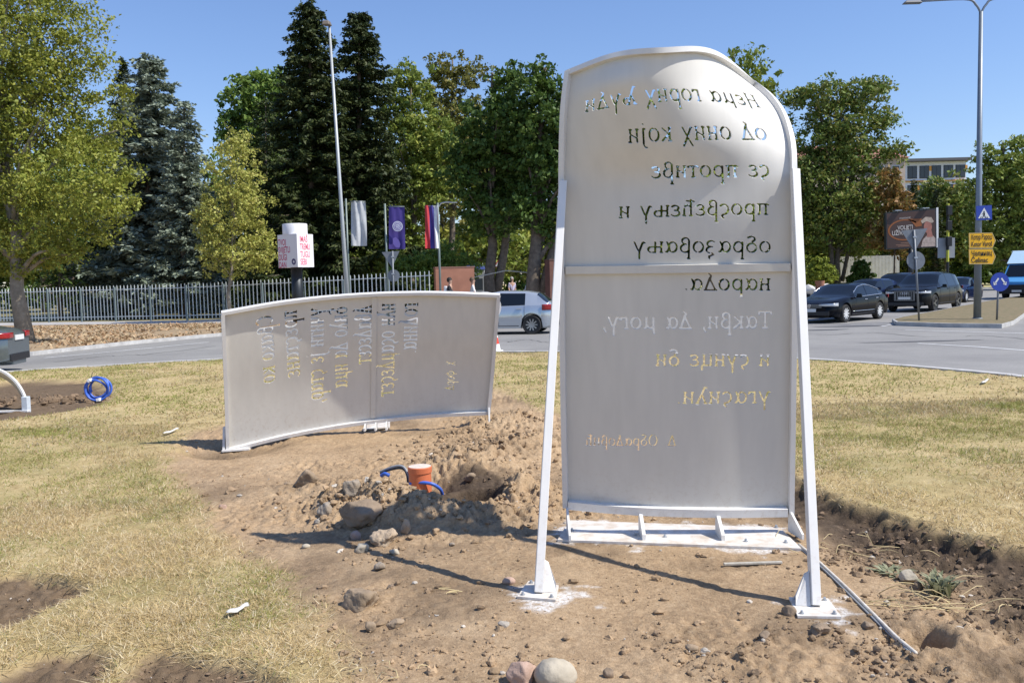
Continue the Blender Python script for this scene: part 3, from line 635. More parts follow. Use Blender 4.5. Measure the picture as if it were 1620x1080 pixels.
# ================================================================== STENCIL LETTERING (stroke skeletons, x-height = 1)
def arc(cx, cy, rx, ry, a0, a1, n=14):
    return [(cx + rx * math.cos(math.radians(a)), cy + ry * math.sin(math.radians(a))) for a in np.linspace(a0, a1, n)]
GL = {
 'о': (1.0, [arc(.5, .5, .42, .5, 112, 262), arc(.5, .5, .42, .5, -68, 82)]),
 'е': (.85, [arc(.47, .74, .33, .25, 30, 175) + arc(.45, .76, .28, .23, 185, 268), arc(.45, .26, .38, .27, 80, 180), arc(.45, .26, .38, .27, 192, 330)]),
 'с': (.85, [arc(.5, .52, .4, .48, 40, 160), arc(.5, .52, .4, .48, 175, 255) + [(.62, .0), (.66, -.14), (.52, -.32)]]),
 'п': (1.05, [[(0, .88), (.1, .97), (1.0, .97)], [(.25, .86), (.25, .0)], [(.8, .86), (.8, .06), (.92, 0)], [(.14, 0), (.36, 0)]]),
 'р': (1.0, [[(.14, .95), (.14, -.62)], arc(.5, .5, .38, .48, 160, 10), arc(.5, .5, .38, .48, -6, -150), [(.04, -.62), (.24, -.62)]]),
 'т': (.85, [[(.0, .86), (.06, .97), (.84, .97), (.88, .86)], [(.44, .86), (.44, .0)], [(.28, 0), (.6, 0)]]),
 'и': (1.0, [[(.2, 1), (.2, .46)], [(.2, .3), (.2, 0)], [(.82, 1), (.82, .66)], [(.82, .5), (.82, 0)], [(.24, .32), (.78, .64)], [(.08, 1), (.3, 1)], [(.72, 0), (.96, .02)], [(.7, 1), (.9, 1)]]),
 'н': (1.0, [[(.2, 1), (.2, .58)], [(.2, .42), (.2, 0)], [(.82, 1), (.82, .58)], [(.82, .42), (.82, 0)], [(.24, .5), (.76, .52)], [(.08, 1), (.3, 1)], [(.1, 0), (.3, 0)], [(.72, 0), (.94, .0)], [(.72, 1), (.92, 1)]]),
 'в': (1.0, [[(.16, 1.1), (.16, -.6)], arc(.47, 1.08, .31, .30, 175, 10), [(.76, 1.0), (.62, .82), (.42, .78)], arc(.5, .38, .38, .38, 75, -55), arc(.5, .38, .38, .38, -75, -155), [(.06, -.6), (.26, -.6)]]),
 'ћ': (1.05, [[(.26, 1.5), (.26, .76)], [(.26, .62), (.26, 0)], [(-.02, 1.34), (.66, 1.40)], arc(.58, .62, .30, .38, 150, 40), [(.86, .68), (.86, .0)], [(.14, 0), (.4, 0)], [(.76, 0), (.98, .04)]]),
 'њ': (1.4, [[(.15, 1), (.15, .58)], [(.15, .42), (.15, 0)], [(.68, 1), (.68, .6)], [(.68, .44), (.68, .0)], [(.2, .5), (.64, .52)], [(.76, .53), (.95, .53)], arc(1.0, .27, .3, .27, 70, -75), [(.68, 0), (.9, 0)], [(.04, 1), (.24, 1)], [(.04, 0), (.24, 0)]]),
 'у': (1.0, [[(.02, .92), (.14, 1), (.26, .86), (.5, .12)], [(.94, 1), (.62, .2)], [(.5, .04), (.5, -.62)]]),
 'б': (1.0, [arc(.5, .42, .4, .42, 120, 265), arc(.5, .42, .4, .42, -78, 98), [(.46, .98), (.22, 1.18), (.28, 1.4), (.56, 1.5), (.86, 1.38)]]),
 'а': (1.1, [arc(.42, .5, .36, .48, 60, 176), arc(.42, .5, .36, .48, 190, 300), [(.92, 1.0), (.78, .62), (.66, .24)], [(.7, .84), (.76, .3), (.9, .02), (1.02, .05)]]),
 'з': (.9, [arc(.45, .8, .34, .28, 140, -50), [(.6, .56), (.34, .52)], arc(.45, .22, .4, .3, 78, -70) , [(.36, -.08), (.22, -.22), (.62, -.40), (.58, -.6)]]),
 'д': (1.1, [[(.7, 1.5), (.5, 1.36), (.58, 1.0)], [(.56, .95), (.14, .06)], [(.6, 1.15), (.96, .08)], [(.02, 0), (.46, 0)], [(.58, 0), (1.08, 0)]]),
 'к': (.95, [[(.18, 1), (.18, .0)], [(.8, .98), (.3, .54)], [(.32, .44), (.88, .0)], [(.06, 0), (.3, 0)], [(.06, 1), (.26, 1)]]),
 'г': (.72, [[(.2, 1), (.2, 0)], [(.28, .97), (.66, .97), (.72, .8)], [(.06, 0), (.36, 0)]]),
 'м': (1.15, [[(.2, 1), (.2, .3)], [(.2, .18), (.16, -.45)], [(.26, .12), (.44, .0), (.62, .08), (.78, .3)], [(.84, 1), (.84, .12), (1.02, .0)]]),
 'х': (1.0, [[(.04, .96), (.16, .98), (.48, .34)], [(.54, .2), (.92, -.5)], [(.9, 1), (.58, .36)], [(.44, .12), (.1, -.5)]]),
 'л': (.95, [[(.06, 1.42), (.22, 1.46), (.44, .92)], [(.48, .82), (.84, .02)], [(.42, .72), (.12, .0)], [(.0, 0), (.24, 0)], [(.74, 0), (.96, 0)]]),
 'љ': (1.3, [[(.06, 1.42), (.22, 1.46), (.44, .92)], [(.48, .82), (.74, .02)], [(.42, .72), (.12, .0)], [(.0, 0), (.24, 0)], [(.7, .52), (.9, .54)], arc(.92, .27, .3, .27, 70, -75), [(.66, 0), (.84, 0)]]),
 'ј': (.55, [[(.32, 1), (.32, -.2)], [(.28, -.32), (.16, -.5), (.0, -.5)], [(.16, 1), (.32, 1)], [(.31, 1.36), (.33, 1.36)]]),
 'ц': (1.1, [[(.18, 1), (.18, .1)], [(.8, 1), (.8, .12)], [(.14, .03), (.9, .03)], [(.98, .0), (.98, -.38)], [(.06, 1), (.28, 1)], [(.7, 1), (.9, 1)]]),
 'ч': (1.0, [[(.18, 1), (.18, .68)], arc(.48, .66, .3, .3, 195, 310), [(.82, 1), (.82, 0)], [(.06, 1), (.28, 1)], [(.7, 0), (.94, 0)]]),
 'Н': (1.2, [[(.2, 1.45), (.2, .82)], [(.2, .66), (.2, 0)], [(.98, 1.45), (.98, .82)], [(.98, .66), (.98, -.3)], [(.26, .74), (.92, .74)], [(.06, 1.45), (.34, 1.45)], [(.06, 0), (.34, 0)], [(.84, 1.45), (1.1, 1.45)]]),
 'Т': (1.15, [[(.0, 1.24), (.04, 1.42), (.5, 1.42)], [(.64, 1.42), (1.1, 1.42), (1.14, 1.24)], [(.57, 1.38), (.57, .06)], [(.36, 0), (.78, 0)]]),
 'Д': (1.25, [[(.56, 1.36), (.14, .08)], [(.64, 1.3), (1.02, .1)], [(-.02, 0), (.5, 0)], [(.64, 0), (1.2, 0)]]),
 'О': (1.35, [arc(.65, .72, .58, .74, 108, 262), arc(.65, .72, .58, .74, -72, 80)]),
 'С': (1.2, [arc(.65, .72, .56, .74, 45, 168), arc(.65, .72, .56, .74, 182, 315)]),
 'Х': (1.15, [[(.06, 1.4), (.2, 1.42), (.52, .82)], [(.6, .66), (1.0, .0)], [(1.0, 1.42), (.62, .86)], [(.48, .6), (.08, .0)]]),
 'Ф': (1.3, [[(.62, 1.4), (.62, -.3)], arc(.42, .62, .38, .46, 70, 290), arc(.82, .62, .38, .46, -110, 110)]),
 '.': (.4, [[(.16, .06), (.18, .06)]]), ',': (.4, [[(.18, .08), (.2, -.06), (.06, -.3)]]), ' ': (.62, []),
}
def layout(text):
    x = 0; segs = []
    for ch in text:
        w_, st = GL[ch]
        for s in st:
            for a, b in zip(s[:-1], s[1:]): segs.append((x + a[0], a[1], x + b[0], b[1]))
        x += w_ + 0.16
    return np.array(segs), x - 0.16
def stencil_field(Xm, Ym, field, text, o, ex, ey, length, xh, thick=0.105, thin=0.055):
    """carve text into field; o origin of baseline start, ex text direction, ey text up (unit, metres on the sheet)"""
    segs, wd = layout(text); o = np.array(o, float); ex = np.array(ex, float); ex /= np.linalg.norm(ex); ey = np.array(ey, float); ey /= np.linalg.norm(ey)
    sx = length / wd; a = math.radians(32)
    M2 = np.array([[math.cos(a), math.sin(a)], [-math.sin(a), math.cos(a)]])      # pen angle
    k = thick / thin
    U = ((Xm - o[0]) * ex[0] + (Ym - o[1]) * ex[1]) / xh; Vv = ((Xm - o[0]) * ey[0] + (Ym - o[1]) * ey[1]) / xh
    def tr(u, v):
        p, q = M2[0, 0] * u + M2[0, 1] * v, M2[1, 0] * u + M2[1, 1] * v; return p, q * k
    for (x0, y0, x1, y1) in segs:
        x0 *= sx / xh; x1 *= sx / xh
        bx = (U > min(x0, x1) - .25) & (U < max(x0, x1) + .25) & (Vv > min(y0, y1) - .25) & (Vv < max(y0, y1) + .25)
        if not bx.any(): continue
        p, q = tr(U[bx], Vv[bx]); a0, b0 = tr(x0, y0); a1, b1 = tr(x1, y1)
        e0, e1 = a1 - a0, b1 - b0; t = np.clip(((p - a0) * e0 + (q - b0) * e1) / (e0 * e0 + e1 * e1 + 1e-12), 0, 1)
        d = np.hypot(p - a0 - t * e0, q - b0 - t * e1) - thick
        field[bx] = np.minimum(field[bx], d)

class Patch:
    """smooth surface through a grid of control points C[t][s]"""
    def __init__(s, tk, sk, C, W, H): s.tk = np.array(tk, float); s.sk = np.array(sk, float); s.C = np.array(C, float); s.W = W; s.H = H
    @staticmethod
    def herm(k, Y, x):
        Y = np.asarray(Y); d = np.gradient(Y, k, axis=0); i = np.clip(np.searchsorted(k, x, 'right') - 1, 0, len(k) - 2)
        h = k[i + 1] - k[i]; u = (x - k[i]) / h; sh = (len(x),) + (1,) * (Y.ndim - 1); u = u.reshape(sh); h = h.reshape(sh)
        return (2 * u**3 - 3 * u**2 + 1) * Y[i] + (u**3 - 2 * u**2 + u) * h * d[i] + (-2 * u**3 + 3 * u**2) * Y[i + 1] + (u**3 - u**2) * h * d[i + 1]
    def grid(s, ss, ts):
        A = s.herm(s.tk, s.C, np.asarray(ts, float))            # nt x ns x 3
        return np.swapaxes(s.herm(s.sk, np.swapaxes(A, 0, 1), np.asarray(ss, float)), 0, 1)
    def at(s, a, b): return s.grid(np.array([a]), np.array([b]))[0, 0]
    def normal(s, a, b):
        e = 0.004; a0, a1 = max(0, a - e), min(1, a + e); b0, b1 = max(0, b - e), min(1, b + e)
        n = np.cross(s.at(a1, b) - s.at(a0, b), s.at(a, b1) - s.at(a, b0)); return n / np.linalg.norm(n)     # towards the camera
    def inv(s, px, py):
        if not hasattr(s, 'lut'):
            ss = np.linspace(0, 1, 241); ts = np.linspace(0, 1, 401); s.lut = (ss, ts, proj(s.grid(ss, ts)))
        ss, ts, (X, Y) = s.lut; k = np.argmin((X - px)**2 + (Y - py)**2); i, j = np.unravel_index(k, X.shape); return ss[j], ts[i]
def sheet(name, pt, texts, step, m, parent, **tkw):
    """curved steel sheet with the lettering really cut out (marching squares)"""
    nu, nv = int(pt.W / step), int(pt.H / step); ss = np.linspace(0, 1, nu + 1); ts = np.linspace(0, 1, nv + 1)
    X, Y = np.meshgrid(ss * pt.W, ts * pt.H); fld = np.full(X.shape, 1.0)
    for t in texts: stencil_field(X, Y, fld, *t, **tkw)
    P = pt.grid(ss, ts).reshape(-1, 3); V = [tuple(p) for p in P]; ins = (fld > 0)
    idx = np.arange(P.shape[0]).reshape(nv + 1, nu + 1); F = []; cache = {}
    full = ins[:-1, :-1] & ins[:-1, 1:] & ins[1:, 1:] & ins[1:, :-1]; anyi = ins[:-1, :-1] | ins[:-1, 1:] | ins[1:, 1:] | ins[1:, :-1]
    f_ = fld.ravel()
    q = np.stack([idx[:-1, :-1], idx[:-1, 1:], idx[1:, 1:], idx[1:, :-1]], -1)
    F = [tuple(r) for r in q[full].tolist()]
    for r in q[anyi & ~full].tolist():
        poly = []
        for a, b in zip(r, r[1:] + r[:1]):
            if f_[a] > 0: poly.append(a)
            if (f_[a] > 0) != (f_[b] > 0):
                k = (min(a, b), max(a, b))
                if k not in cache:
                    t = f_[k[0]] / (f_[k[0]] - f_[k[1]]); t = min(.96, max(.04, t)); p = P[k[0]] * (1 - t) + P[k[1]] * t
                    cache[k] = len(V); V.append(tuple(p))
                poly.append(cache[k])
        if len(poly) >= 3: F.append(tuple(poly))
    used = sorted({i for f in F for i in f}); rm = {o: n for n, o in enumerate(used)}
    me = bpy.data.meshes.new(name); me.from_pydata([V[i] for i in used], [], [tuple(rm[i] for i in f) for f in F]); me.update()
    me.polygons.foreach_set('use_smooth', [True] * len(me.polygons))
    o = link(name, me, m, parent); sl = o.modifiers.new('thickness', 'SOLIDIFY'); sl.thickness = 0.006; sl.offset = -1; return o
def rim(name, pt, path, wid, out, back, m, parent, inward):
    """flat bar along the sheet edge: path = [(s,t)], inward = in-plane direction in (s,t) metres"""
    mb = MB(); V = []; n = len(path)
    for (a, b) in path:
        p = pt.at(a, b); nn = pt.normal(a, b)
        q = pt.at(min(1, max(0, a + inward[0] * 0.02 / pt.W)), min(1, max(0, b + inward[1] * 0.02 / pt.H))); d = q - p; d -= nn * (d @ nn); d /= np.linalg.norm(d)
        V += [p - d * .004 - nn * back, p + d * wid - nn * back, p + d * wid + nn * out, p - d * .004 + nn * out]
    F = [(i * 4 + j, i * 4 + (j + 1) % 4, (i + 1) * 4 + (j + 1) % 4, (i + 1) * 4 + j) for i in range(n - 1) for j in range(4)] + [(3, 2, 1, 0), tuple(range(4 * n - 4, 4 * n))]
    mb.add(V, F); return mb.build(name, m, parent, smooth=True)

def quad5(L, Mm, R):     # five columns through left, middle, right points
    f = lambda s: [2 * (s - .5) * (s - 1) * L[i] - 4 * s * (s - 1) * Mm[i] + 2 * s * (s - .5) * R[i] for i in range(3)]
    return [f(s) for s in (0, .25, .5, .75, 1)]
# ------------------------------------------------------------------ standing page panel
rows = [(0.0, quad5((893, 800, 5.76), (1060, 812, 5.60), (1253, 812, 5.58))),
        (.26, quad5((889, 620, 5.62), (1072, 622, 5.46), (1256, 622, 5.44))),
        (.53, quad5((887, 431, 5.49), (1072, 429, 5.33), (1258, 426, 5.30))),
        (.66, quad5((886, 347, 5.43), (1072, 340, 5.27), (1258, 337, 5.24))),
        (.75, quad5((886, 284, 5.37), (1072, 277, 5.23), (1257, 276, 5.23))),
        (.82, quad5((888, 236, 5.33), (1070, 225, 5.13), (1252, 226, 5.30))),
        (.89, quad5((891, 183, 5.29), (1064, 165, 5.05), (1236, 182, 5.46))),
        (.945, quad5((895, 149, 5.27), (1058, 122, 5.01), (1217, 157, 5.64))),
        (1.0, [(899, 114, 5.26), (976, 88, 5.07), (1050, 77, 4.98), (1124, 84, 5.22), (1191, 136, 5.86)])]
tall = Patch([r[0] for r in rows], [0, .25, .5, .75, 1], [[PD(*p) for p in r[1]] for r in rows], 1.45, 2.86)
def tall_text(text, xr, yr, xl, yl, xh):
    a = tall.inv(xr, yr); b = tall.inv(xl, yl); p = np.array([a[0] * tall.W, a[1] * tall.H]); q = np.array([b[0] * tall.W, b[1] * tall.H]); e = q - p
    return (text, p, e, np.array([e[1], -e[0]]) if e[0] < 0 else e, np.linalg.norm(e), xh)
TT = []
for t in (('Нема горих људи', 1204, 170, 925, 178, .068), ('од оних који', 1214, 222, 994, 227, .068), ('се противе', 1217, 280, 1031, 282, .069), ('просвећењу и', 1216, 338.5, 979, 344, .069),
          ('образовању', 1220, 398.5, 1003, 399.5, .069), ('народа.', 1219, 458, 1081, 458.5, .069), ('Такви, да могу,', 1220, 518, 953, 519, .069), ('и сунце би', 1219, 577.5, 1037, 578, .068),
          ('угасили.', 1219, 637, 1070, 637.5, .068), ('Д. Обрадовић', 1069, 705, 927, 704, .045)):
    tt = tall_text(*t); TT.append(tt)
tp = empty('page_panel', [*(G(1072, 848)[:2]), 0]); tp_inv = Vector(tp.location)
setp(tp, 'tall standing white steel page with mirrored cut-out Cyrillic text, propped on two slanting legs', 'sign panel')
def fixp(o, root): o.matrix_parent_inverse = Matrix.Translation(-root.location); return o
N40 = np.linspace(0, 1, 41); N80 = np.linspace(0, 1, 90)
fixp(sheet('sheet', tall, TT, 0.0052, SHEET, tp), tp)
fixp(rim('side_rim', tall, [(0, t) for t in N80], .028, .034, .012, WHITE, tp, (1, 0)), tp)
fixp(rim('side_rim', tall, [(1, t) for t in N80], .028, .034, .012, WHITE, tp, (-1, 0)), tp)
fixp(rim('top_rim', tall, [(s, 1) for s in N40 * .9955 + .002], .026, .030, .014, WHITE, tp, (0, -1)), tp)
fixp(rim('bottom_rim', tall, [(s, 0) for s in N40 * .95 + .025], .050, .042, .010, WHITE, tp, (0, 1)), tp)
fixp(rim('cross_bar', tall, [(s, .529) for s in N40 * .95 + .025], .044, .026, -.001, SHEET, tp, (0, 1)), tp)
# base plate, posts, gussets
mb = MB(); bpoly = W2([(882, 857), (902, 826), (1234, 838), (1268, 871)]); mb.prism(bpoly[::-1], .002, .016)
fixp(mb.build('base_plate', WHITE_DUSTY, tp), tp)
def gusset(nm, foot, top, depth, wtop, th, root, m=WHITE, vec=(0, -1)):
    """trapezoid web standing on the ground from under the sheet towards the viewer"""
    f = Vector((foot[0], foot[1], 0.016)); t = Vector([float(c) for c in top]); d = Vector((vec[0], vec[1], 0)).normalized(); side = Vector((-d.y, d.x, 0)) * th / 2
    P = [f, f + d * depth, f + d * depth + Vector((0, 0, .035)), t + d * wtop, t]
    mb = MB(); n = len(P); V = [p - side for p in P] + [p + side for p in P]
    mb.add(V, [tuple(range(n)), tuple(range(2 * n - 1, n - 1, -1))] + [(i, n + i, n + (i + 1) % n, (i + 1) % n) for i in range(n)])
    return fixp(mb.build(nm, m, root), root)
bl = tall.at(0.012, 0.0); br = tall.at(.988, 0.0)
gusset('end_bracket', bl, bl + np.array([0, 0, .0]), .27, .045, .014, tp)
gusset('end_bracket', br, br + np.array([0, 0, .02]), .20, .035, .014, tp, vec=(.12, -1))
for s in (.365, .70):
    p = tall.at(s, 0); gusset('bracket', p, p + np.array([0, 0, .006]), .17, .04, .022, tp)
for px, py in ((905, 843), (1005, 850), (1052, 853), (1180, 860), (1243, 862), (1228, 838)):
    p = G(px, py); mb = MB(); mb.lathe([(0, .034), (.007, .034), (.008, .03), (.008, .02), (.014, .02), (.014, .0165)], (p[0], p[1], 0), 8)
    fixp(mb.build('bolt', GALV, tp), tp)
def leg(foot_px, attach, wid=.046):
    f = G(*foot_px); top = Vector([float(c) for c in attach]); base = Vector((f[0], f[1], .016)); mb = MB()
    mb.bar(base, top, wid, wid, up=(0, 1, 0.2)); o = fixp(mb.build('leg', WHITE, tp, bevel=.003), tp)
    return o, base, top
la = tall.at(0, .742) + np.array([.014, -.06, 0]); ra = tall.at(1, .757) + np.array([-.016, -.06, 0])
for foot, att, px4, gs in (((852, 941), la, [(818, 947), (836, 922), (884, 929), (879, 952)], 1), ((1290, 962), ra, [(1262, 978), (1248, 948), (1310, 950), (1331, 979)], -1)):
    lg, base, top = leg(foot, att)
    mb = MB(); mb.prism(W2(px4), .002, .014); pl = mb.build('foot_plate', WHITE_DUSTY, lg)
    d = (top - base).normalized(); mb = MB()
    P = [base + Vector((gs * .025, 0, 0)), base + Vector((gs * .095, .01, 0)), base + Vector((gs * .092, .02, .045)), base + d * .15 + Vector((gs * .045, .01, 0)), base + d * .165 + Vector((gs * .025, 0, 0))]
    sd_ = Vector((0, .006, 0)); n = len(P); V = [p - sd_ for p in P] + [p + sd_ for p in P]
    mb.add(V, [tuple(range(n)), tuple(range(2 * n - 1, n - 1, -1))] + [(i, n + i, n + (i + 1) % n, (i + 1) % n) for i in range(n)])
    mb.build('gusset', WHITE, lg); mb = MB()
    P = [base + Vector((0, .025, 0)), base + Vector((0, .11, 0)), base + Vector((0, .115, .03)), base + d * .17 + Vector((0, .03, 0))]
    sd_ = Vector((.006, 0, 0)); n = len(P); V = [p - sd_ for p in P] + [p + sd_ for p in P]
    mb.add(V, [tuple(range(n)), tuple(range(2 * n - 1, n - 1, -1))] + [(i, n + i, n + (i + 1) % n, (i + 1) % n) for i in range(n)])
    g_ = mb.build('gusset', WHITE, lg)
    c4 = np.array(W2(px4)); cc = c4.mean(0)
    for p in c4: q = p + (cc - p) * .25; mb = MB(); mb.lathe([(0, .03), (.006, .03), (.007, .026), (.007, .018), (.012, .018), (.012, .0145)], (q[0], q[1], 0), 8); mb.build('anchor_bolt', GALV, lg)

# ------------------------------------------------------------------ page panel lying on its long side
lr = [(0.0, quad5((358, 713, 9.70), (560, 671, 10.02), (775, 653, 10.12))),
      (.33, quad5((356, 641, 9.57), (560, 602, 9.91), (781, 590, 10.02))),
      (.67, quad5((353, 565, 9.40), (560, 533, 9.74), (786, 527, 9.86))),
      (1.0, quad5((350, 493, 9.25), (560, 465, 9.60), (791, 465, 9.72)))]
low = Patch([r[0] for r in lr], [0, .25, .5, .75, 1], [[PD(*p) for p in r[1]] for r in lr], 3.0, 1.46)
def low_text(text, x0, y0, x1, y1, xh):
    a = low.inv(x0, y0); b = low.inv(x1, y1); p = np.array([a[0] * low.W, a[1] * low.H]); q = np.array([b[0] * low.W, b[1] * low.H]); e = q - p
    return (text, p, e, np.array([e[1], -e[0]]), np.linalg.norm(e), xh)
LT = [low_text(*t) for t in (('Свако ко', 430, 498, 436, 603, .13), ('престане', 469, 490, 474, 594, .13), ('учити је стар,', 511, 487, 512, 636, .13), ('било да има', 549, 485, 550, 612, .13),
                             ('двадесет', 588, 483, 587, 574, .13), ('или осамдесет', 624, 480, 622, 625, .13), ('година.', 661, 479, 659, 558, .13), ('Х. Форд', 722, 572, 718, 617, .07))]
lp = empty('page_panel', [*low.at(.5, 0)[:2], 0])
setp(lp, 'long white steel page lying on its side, curved, its cut-out Cyrillic lines running downwards', 'sign panel')
fixp(sheet('sheet', low, LT, 0.0075, SHEET, lp, thick=.078, thin=.046), lp)
fixp(rim('top_rim', low, [(s, 1) for s in N40], .030, .045, .02, WHITE, lp, (0, -1)), lp)
fixp(rim('bottom_rim', low, [(s, 0) for s in N40], .034, .05, .01, WHITE, lp, (0, 1)), lp)
fixp(rim('side_rim', low, [(0, t) for t in N40 * .97 + .015], .034, .045, .02, WHITE, lp, (1, 0)), lp)
fixp(rim('side_rim', low, [(1, t) for t in N40 * .97 + .015], .034, .045, .02, WHITE, lp, (-1, 0)), lp)
fixp(rim('stiffener', low, [(.565, t) for t in N40 * .94 + .03], .05, .012, -.001, SHEET, lp, (1, 0)), lp)
for s, pxs in ((.53, [(573, 681), (582, 672), (617, 668), (617, 677)]),):
    mb = MB(); mb.prism(W2(pxs)[::-1], .002, .016); fixp(mb.build('base_plate', WHITE_DUSTY, lp), lp)
for s in (.545, .585, .625):
    p = low.at(s, 0); gusset('bracket', p, p + np.array([0, 0, .01]), .12, .03, .016, lp)
p = low.at(.004, 0); gz0 = gz(p[0], p[1])
mb = MB(); f0 = Vector((float(p[0]), float(p[1]) - .02, gz0)); V = []
for sx in (-.012, .012): V += [f0 + Vector((sx - .02, -.05, .0)), f0 + Vector((sx - .02, .10, 0)), f0 + Vector((sx - .02, .06, .26)), f0 + Vector((sx - .02, .0, .26))]
mb.add(V, [(0, 1, 2, 3), (7, 6, 5, 4), (0, 4, 5, 1), (1, 5, 6, 2), (2, 6, 7, 3), (3, 7, 4, 0)])
fixp(mb.build('end_bracket', WHITE, lp), lp)
q = low.at(.1, 0); mb = MB(); mb.prism([(p[0] - .03, p[1] - .10), (q[0], q[1] - .10), (q[0], q[1] + .02), (p[0] - .03, p[1] + .06)][::1], gz0 + .0, gz0 + .02)
fixp(mb.build('foot_plate', WHITE, lp), lp)
p = low.at(.998, 0); gusset('end_bracket', p, p + np.array([0, 0, .10]), .14, .05, .016, lp)

# curled end of another panel peeking over the low one
ca = PD(790, 476, 12.4)
rp = empty('page_panel', [ca[0], ca[1], 0]); setp(rp, 'white curled end of another steel page, arching over the right corner of the lying page', 'sign panel')
mb = MB(); K = 22; R_ = .20; V = []
ctr = PD(767, 486, 12.4); 
for i in range(K + 1):
    a = math.radians(-70 + 300 * i / K)
    for rr, dy in ((R_, 0), (R_ + .03, 0), (R_ + .03, .05), (R_, .05)): V.append((ctr[0] + rr * math.cos(a) * 1.0, ctr[1] + dy, ctr[2] + rr * math.sin(a) * .95))
mb.add(V, [(i * 4 + j, i * 4 + (j + 1) % 4, (i + 1) * 4 + (j + 1) % 4, (i + 1) * 4 + j) for i in range(K) for j in range(4)])
fixp(mb.build('end_rim', WHITE, rp), rp)
mb = MB(); arcp = [(ctr[0] + (R_ + .004) * math.cos(math.radians(-70 + 300 * i / K)), ctr[2] + .95 * (R_ + .004) * math.sin(math.radians(-70 + 300 * i / K))) for i in range(K + 1)]
arcp = [(arcp[0][0], .02)] + arcp + [(arcp[-1][0], .02)]
V = [(a, ctr[1] + .02, b) for a, b in arcp] + [(a, ctr[1] + .035, b) for a, b in arcp]; n = len(arcp)
mb.add(V, [tuple(range(n)), tuple(range(2 * n - 1, n - 1, -1))] + [(i, n + i, n + (i + 1) % n, (i + 1) % n) for i in range(n)])
fixp(mb.build('sheet', SHEET, rp), rp)

# ------------------------------------------------------------------ panel end at the left picture edge (arched rim, lying on the ground)
foot = Gg(41, 652); D0 = foot[1]; sc = D0 / FPX
ap = empty('page_panel', foot); setp(ap, 'white arched end of a steel page on the ground, cut by the left picture edge', 'sign panel')
cx0 = foot[0] - 62 * sc; ax_, az_ = 62 * sc, 70 * sc
def arch(fx, fz, a): return cx0 + ax_ * fx * math.cos(a), foot[2] + az_ * fz * math.sin(a)
AN = np.linspace(0, math.pi, 40)
mb = MB(); V = []
for a in AN:
    for f, dy in ((1.0, 0), (1.045, 0), (1.045, .05), (1.0, .05)):
        x, z = arch(f, f, a); V.append((x, D0 + dy, z))
mb.add(V, [(i * 4 + j, i * 4 + (j + 1) % 4, (i + 1) * 4 + (j + 1) % 4, (i + 1) * 4 + j) for i in range(len(AN) - 1) for j in range(4)])
fixp(mb.build('end_rim', WHITE, ap, smooth=True), ap)
mb = MB(); ND = 12; V = []
for j in range(ND):
    for a in AN:
        x, z = arch(1.02, 1.02 * (1 - .22 * j / (ND - 1)), a); V.append((x - .35 * j / (ND - 1), D0 + .05 + .5 * j / (ND - 1), z))
na = len(AN)
mb.add(V, [(j * na + i, j * na + i + 1, (j + 1) * na + i + 1, (j + 1) * na + i) for j in range(ND - 1) for i in range(na - 1)])
sh_ = mb.build('sheet', SHEET, ap, smooth='all'); sl = sh_.modifiers.new('thickness', 'SOLIDIFY'); sl.thickness = .006; fixp(sh_, ap)
mb = MB(); mb.box((foot[0] + .01, D0 + .0, foot[2] + .10), (.085, .10, .24)); fixp(mb.build('foot_bracket', mat('galv_white', (.55, .60, .64), .5, var=.1), ap, bevel=.006), ap)
mb = MB(); mb.box((cx0, D0 - .03, foot[2] + .012), (2 * ax_ + .12, .09, .024)); fixp(mb.build('base_plate', WHITE, ap), ap)

# ================================================================== SITE THINGS: pipe, hoses, coil, cable, slats
ORANGE = mat('orange_pvc', (0.62, 0.17, 0.07), 0.45, var=.06, scale=10)
BLUEHOSE = mat('blue_conduit', (0.05, 0.13, 0.52), 0.4, var=.1, scale=30)
DUSTCAP = mat('dusty_pipe_cap', (0.66, 0.55, 0.46), 0.9, var=.15, scale=25)
pb = PD(665, 766, 7.12); pz = gz(pb[0], pb[1]); prd = 18 * 7.12 / FPX
tz = PD(665, 737, 7.12)[2]
pr = empty('drain_pipe', (pb[0], pb[1], pz)); setp(pr, 'upright orange plastic pipe stub with a dusty pale lid in the dug soil', 'pipe')
mb = MB(); mb.lathe([(prd, pz - .15), (prd, tz - .05), (prd + .007, tz - .048), (prd + .007, tz - .006), (prd, tz)], (pb[0], pb[1], 0), 32); fixp(mb.build('pipe_wall', ORANGE, pr, smooth=True), pr)
mb = MB(); mb.lathe([(0, tz + .002), (prd * .9, tz + .002), (prd, tz + .001), (prd, tz - .01)], (pb[0], pb[1], 0), 32); fixp(mb.build('lid', DUSTCAP, pr, smooth=True), pr)
def spline(P, n=40):
    P = np.array(P, float); k = np.linspace(0, 1, len(P)); return Patch.herm(k, P, np.linspace(0, 1, n))
def hose(name, pts, r, m, label, cat='hose', group=None, n=40, nn=8):
    P = spline(pts, n); o = empty(name, P[0]); mb = MB(); mb.tube([p - P[0] for p in P], r, nn)
    bpy.data.objects.remove(o); o = mb.build(name, m, smooth='all'); o.location = Vector([float(c) for c in P[0]]); setp(o, label, cat, group); return o
hose('conduit_hose', [PD(641, 776, 7.1), PD(647, 766, 7.08), PD(664, 763, 7.04), PD(683, 765, 7.03), PD(696, 773, 7.06), PD(700, 782, 7.1)], .014, BLUEHOSE, 'short blue conduit looping over the soil in front of the orange pipe')
CABB = mat('black_cable', (.03, .035, .045), .5)
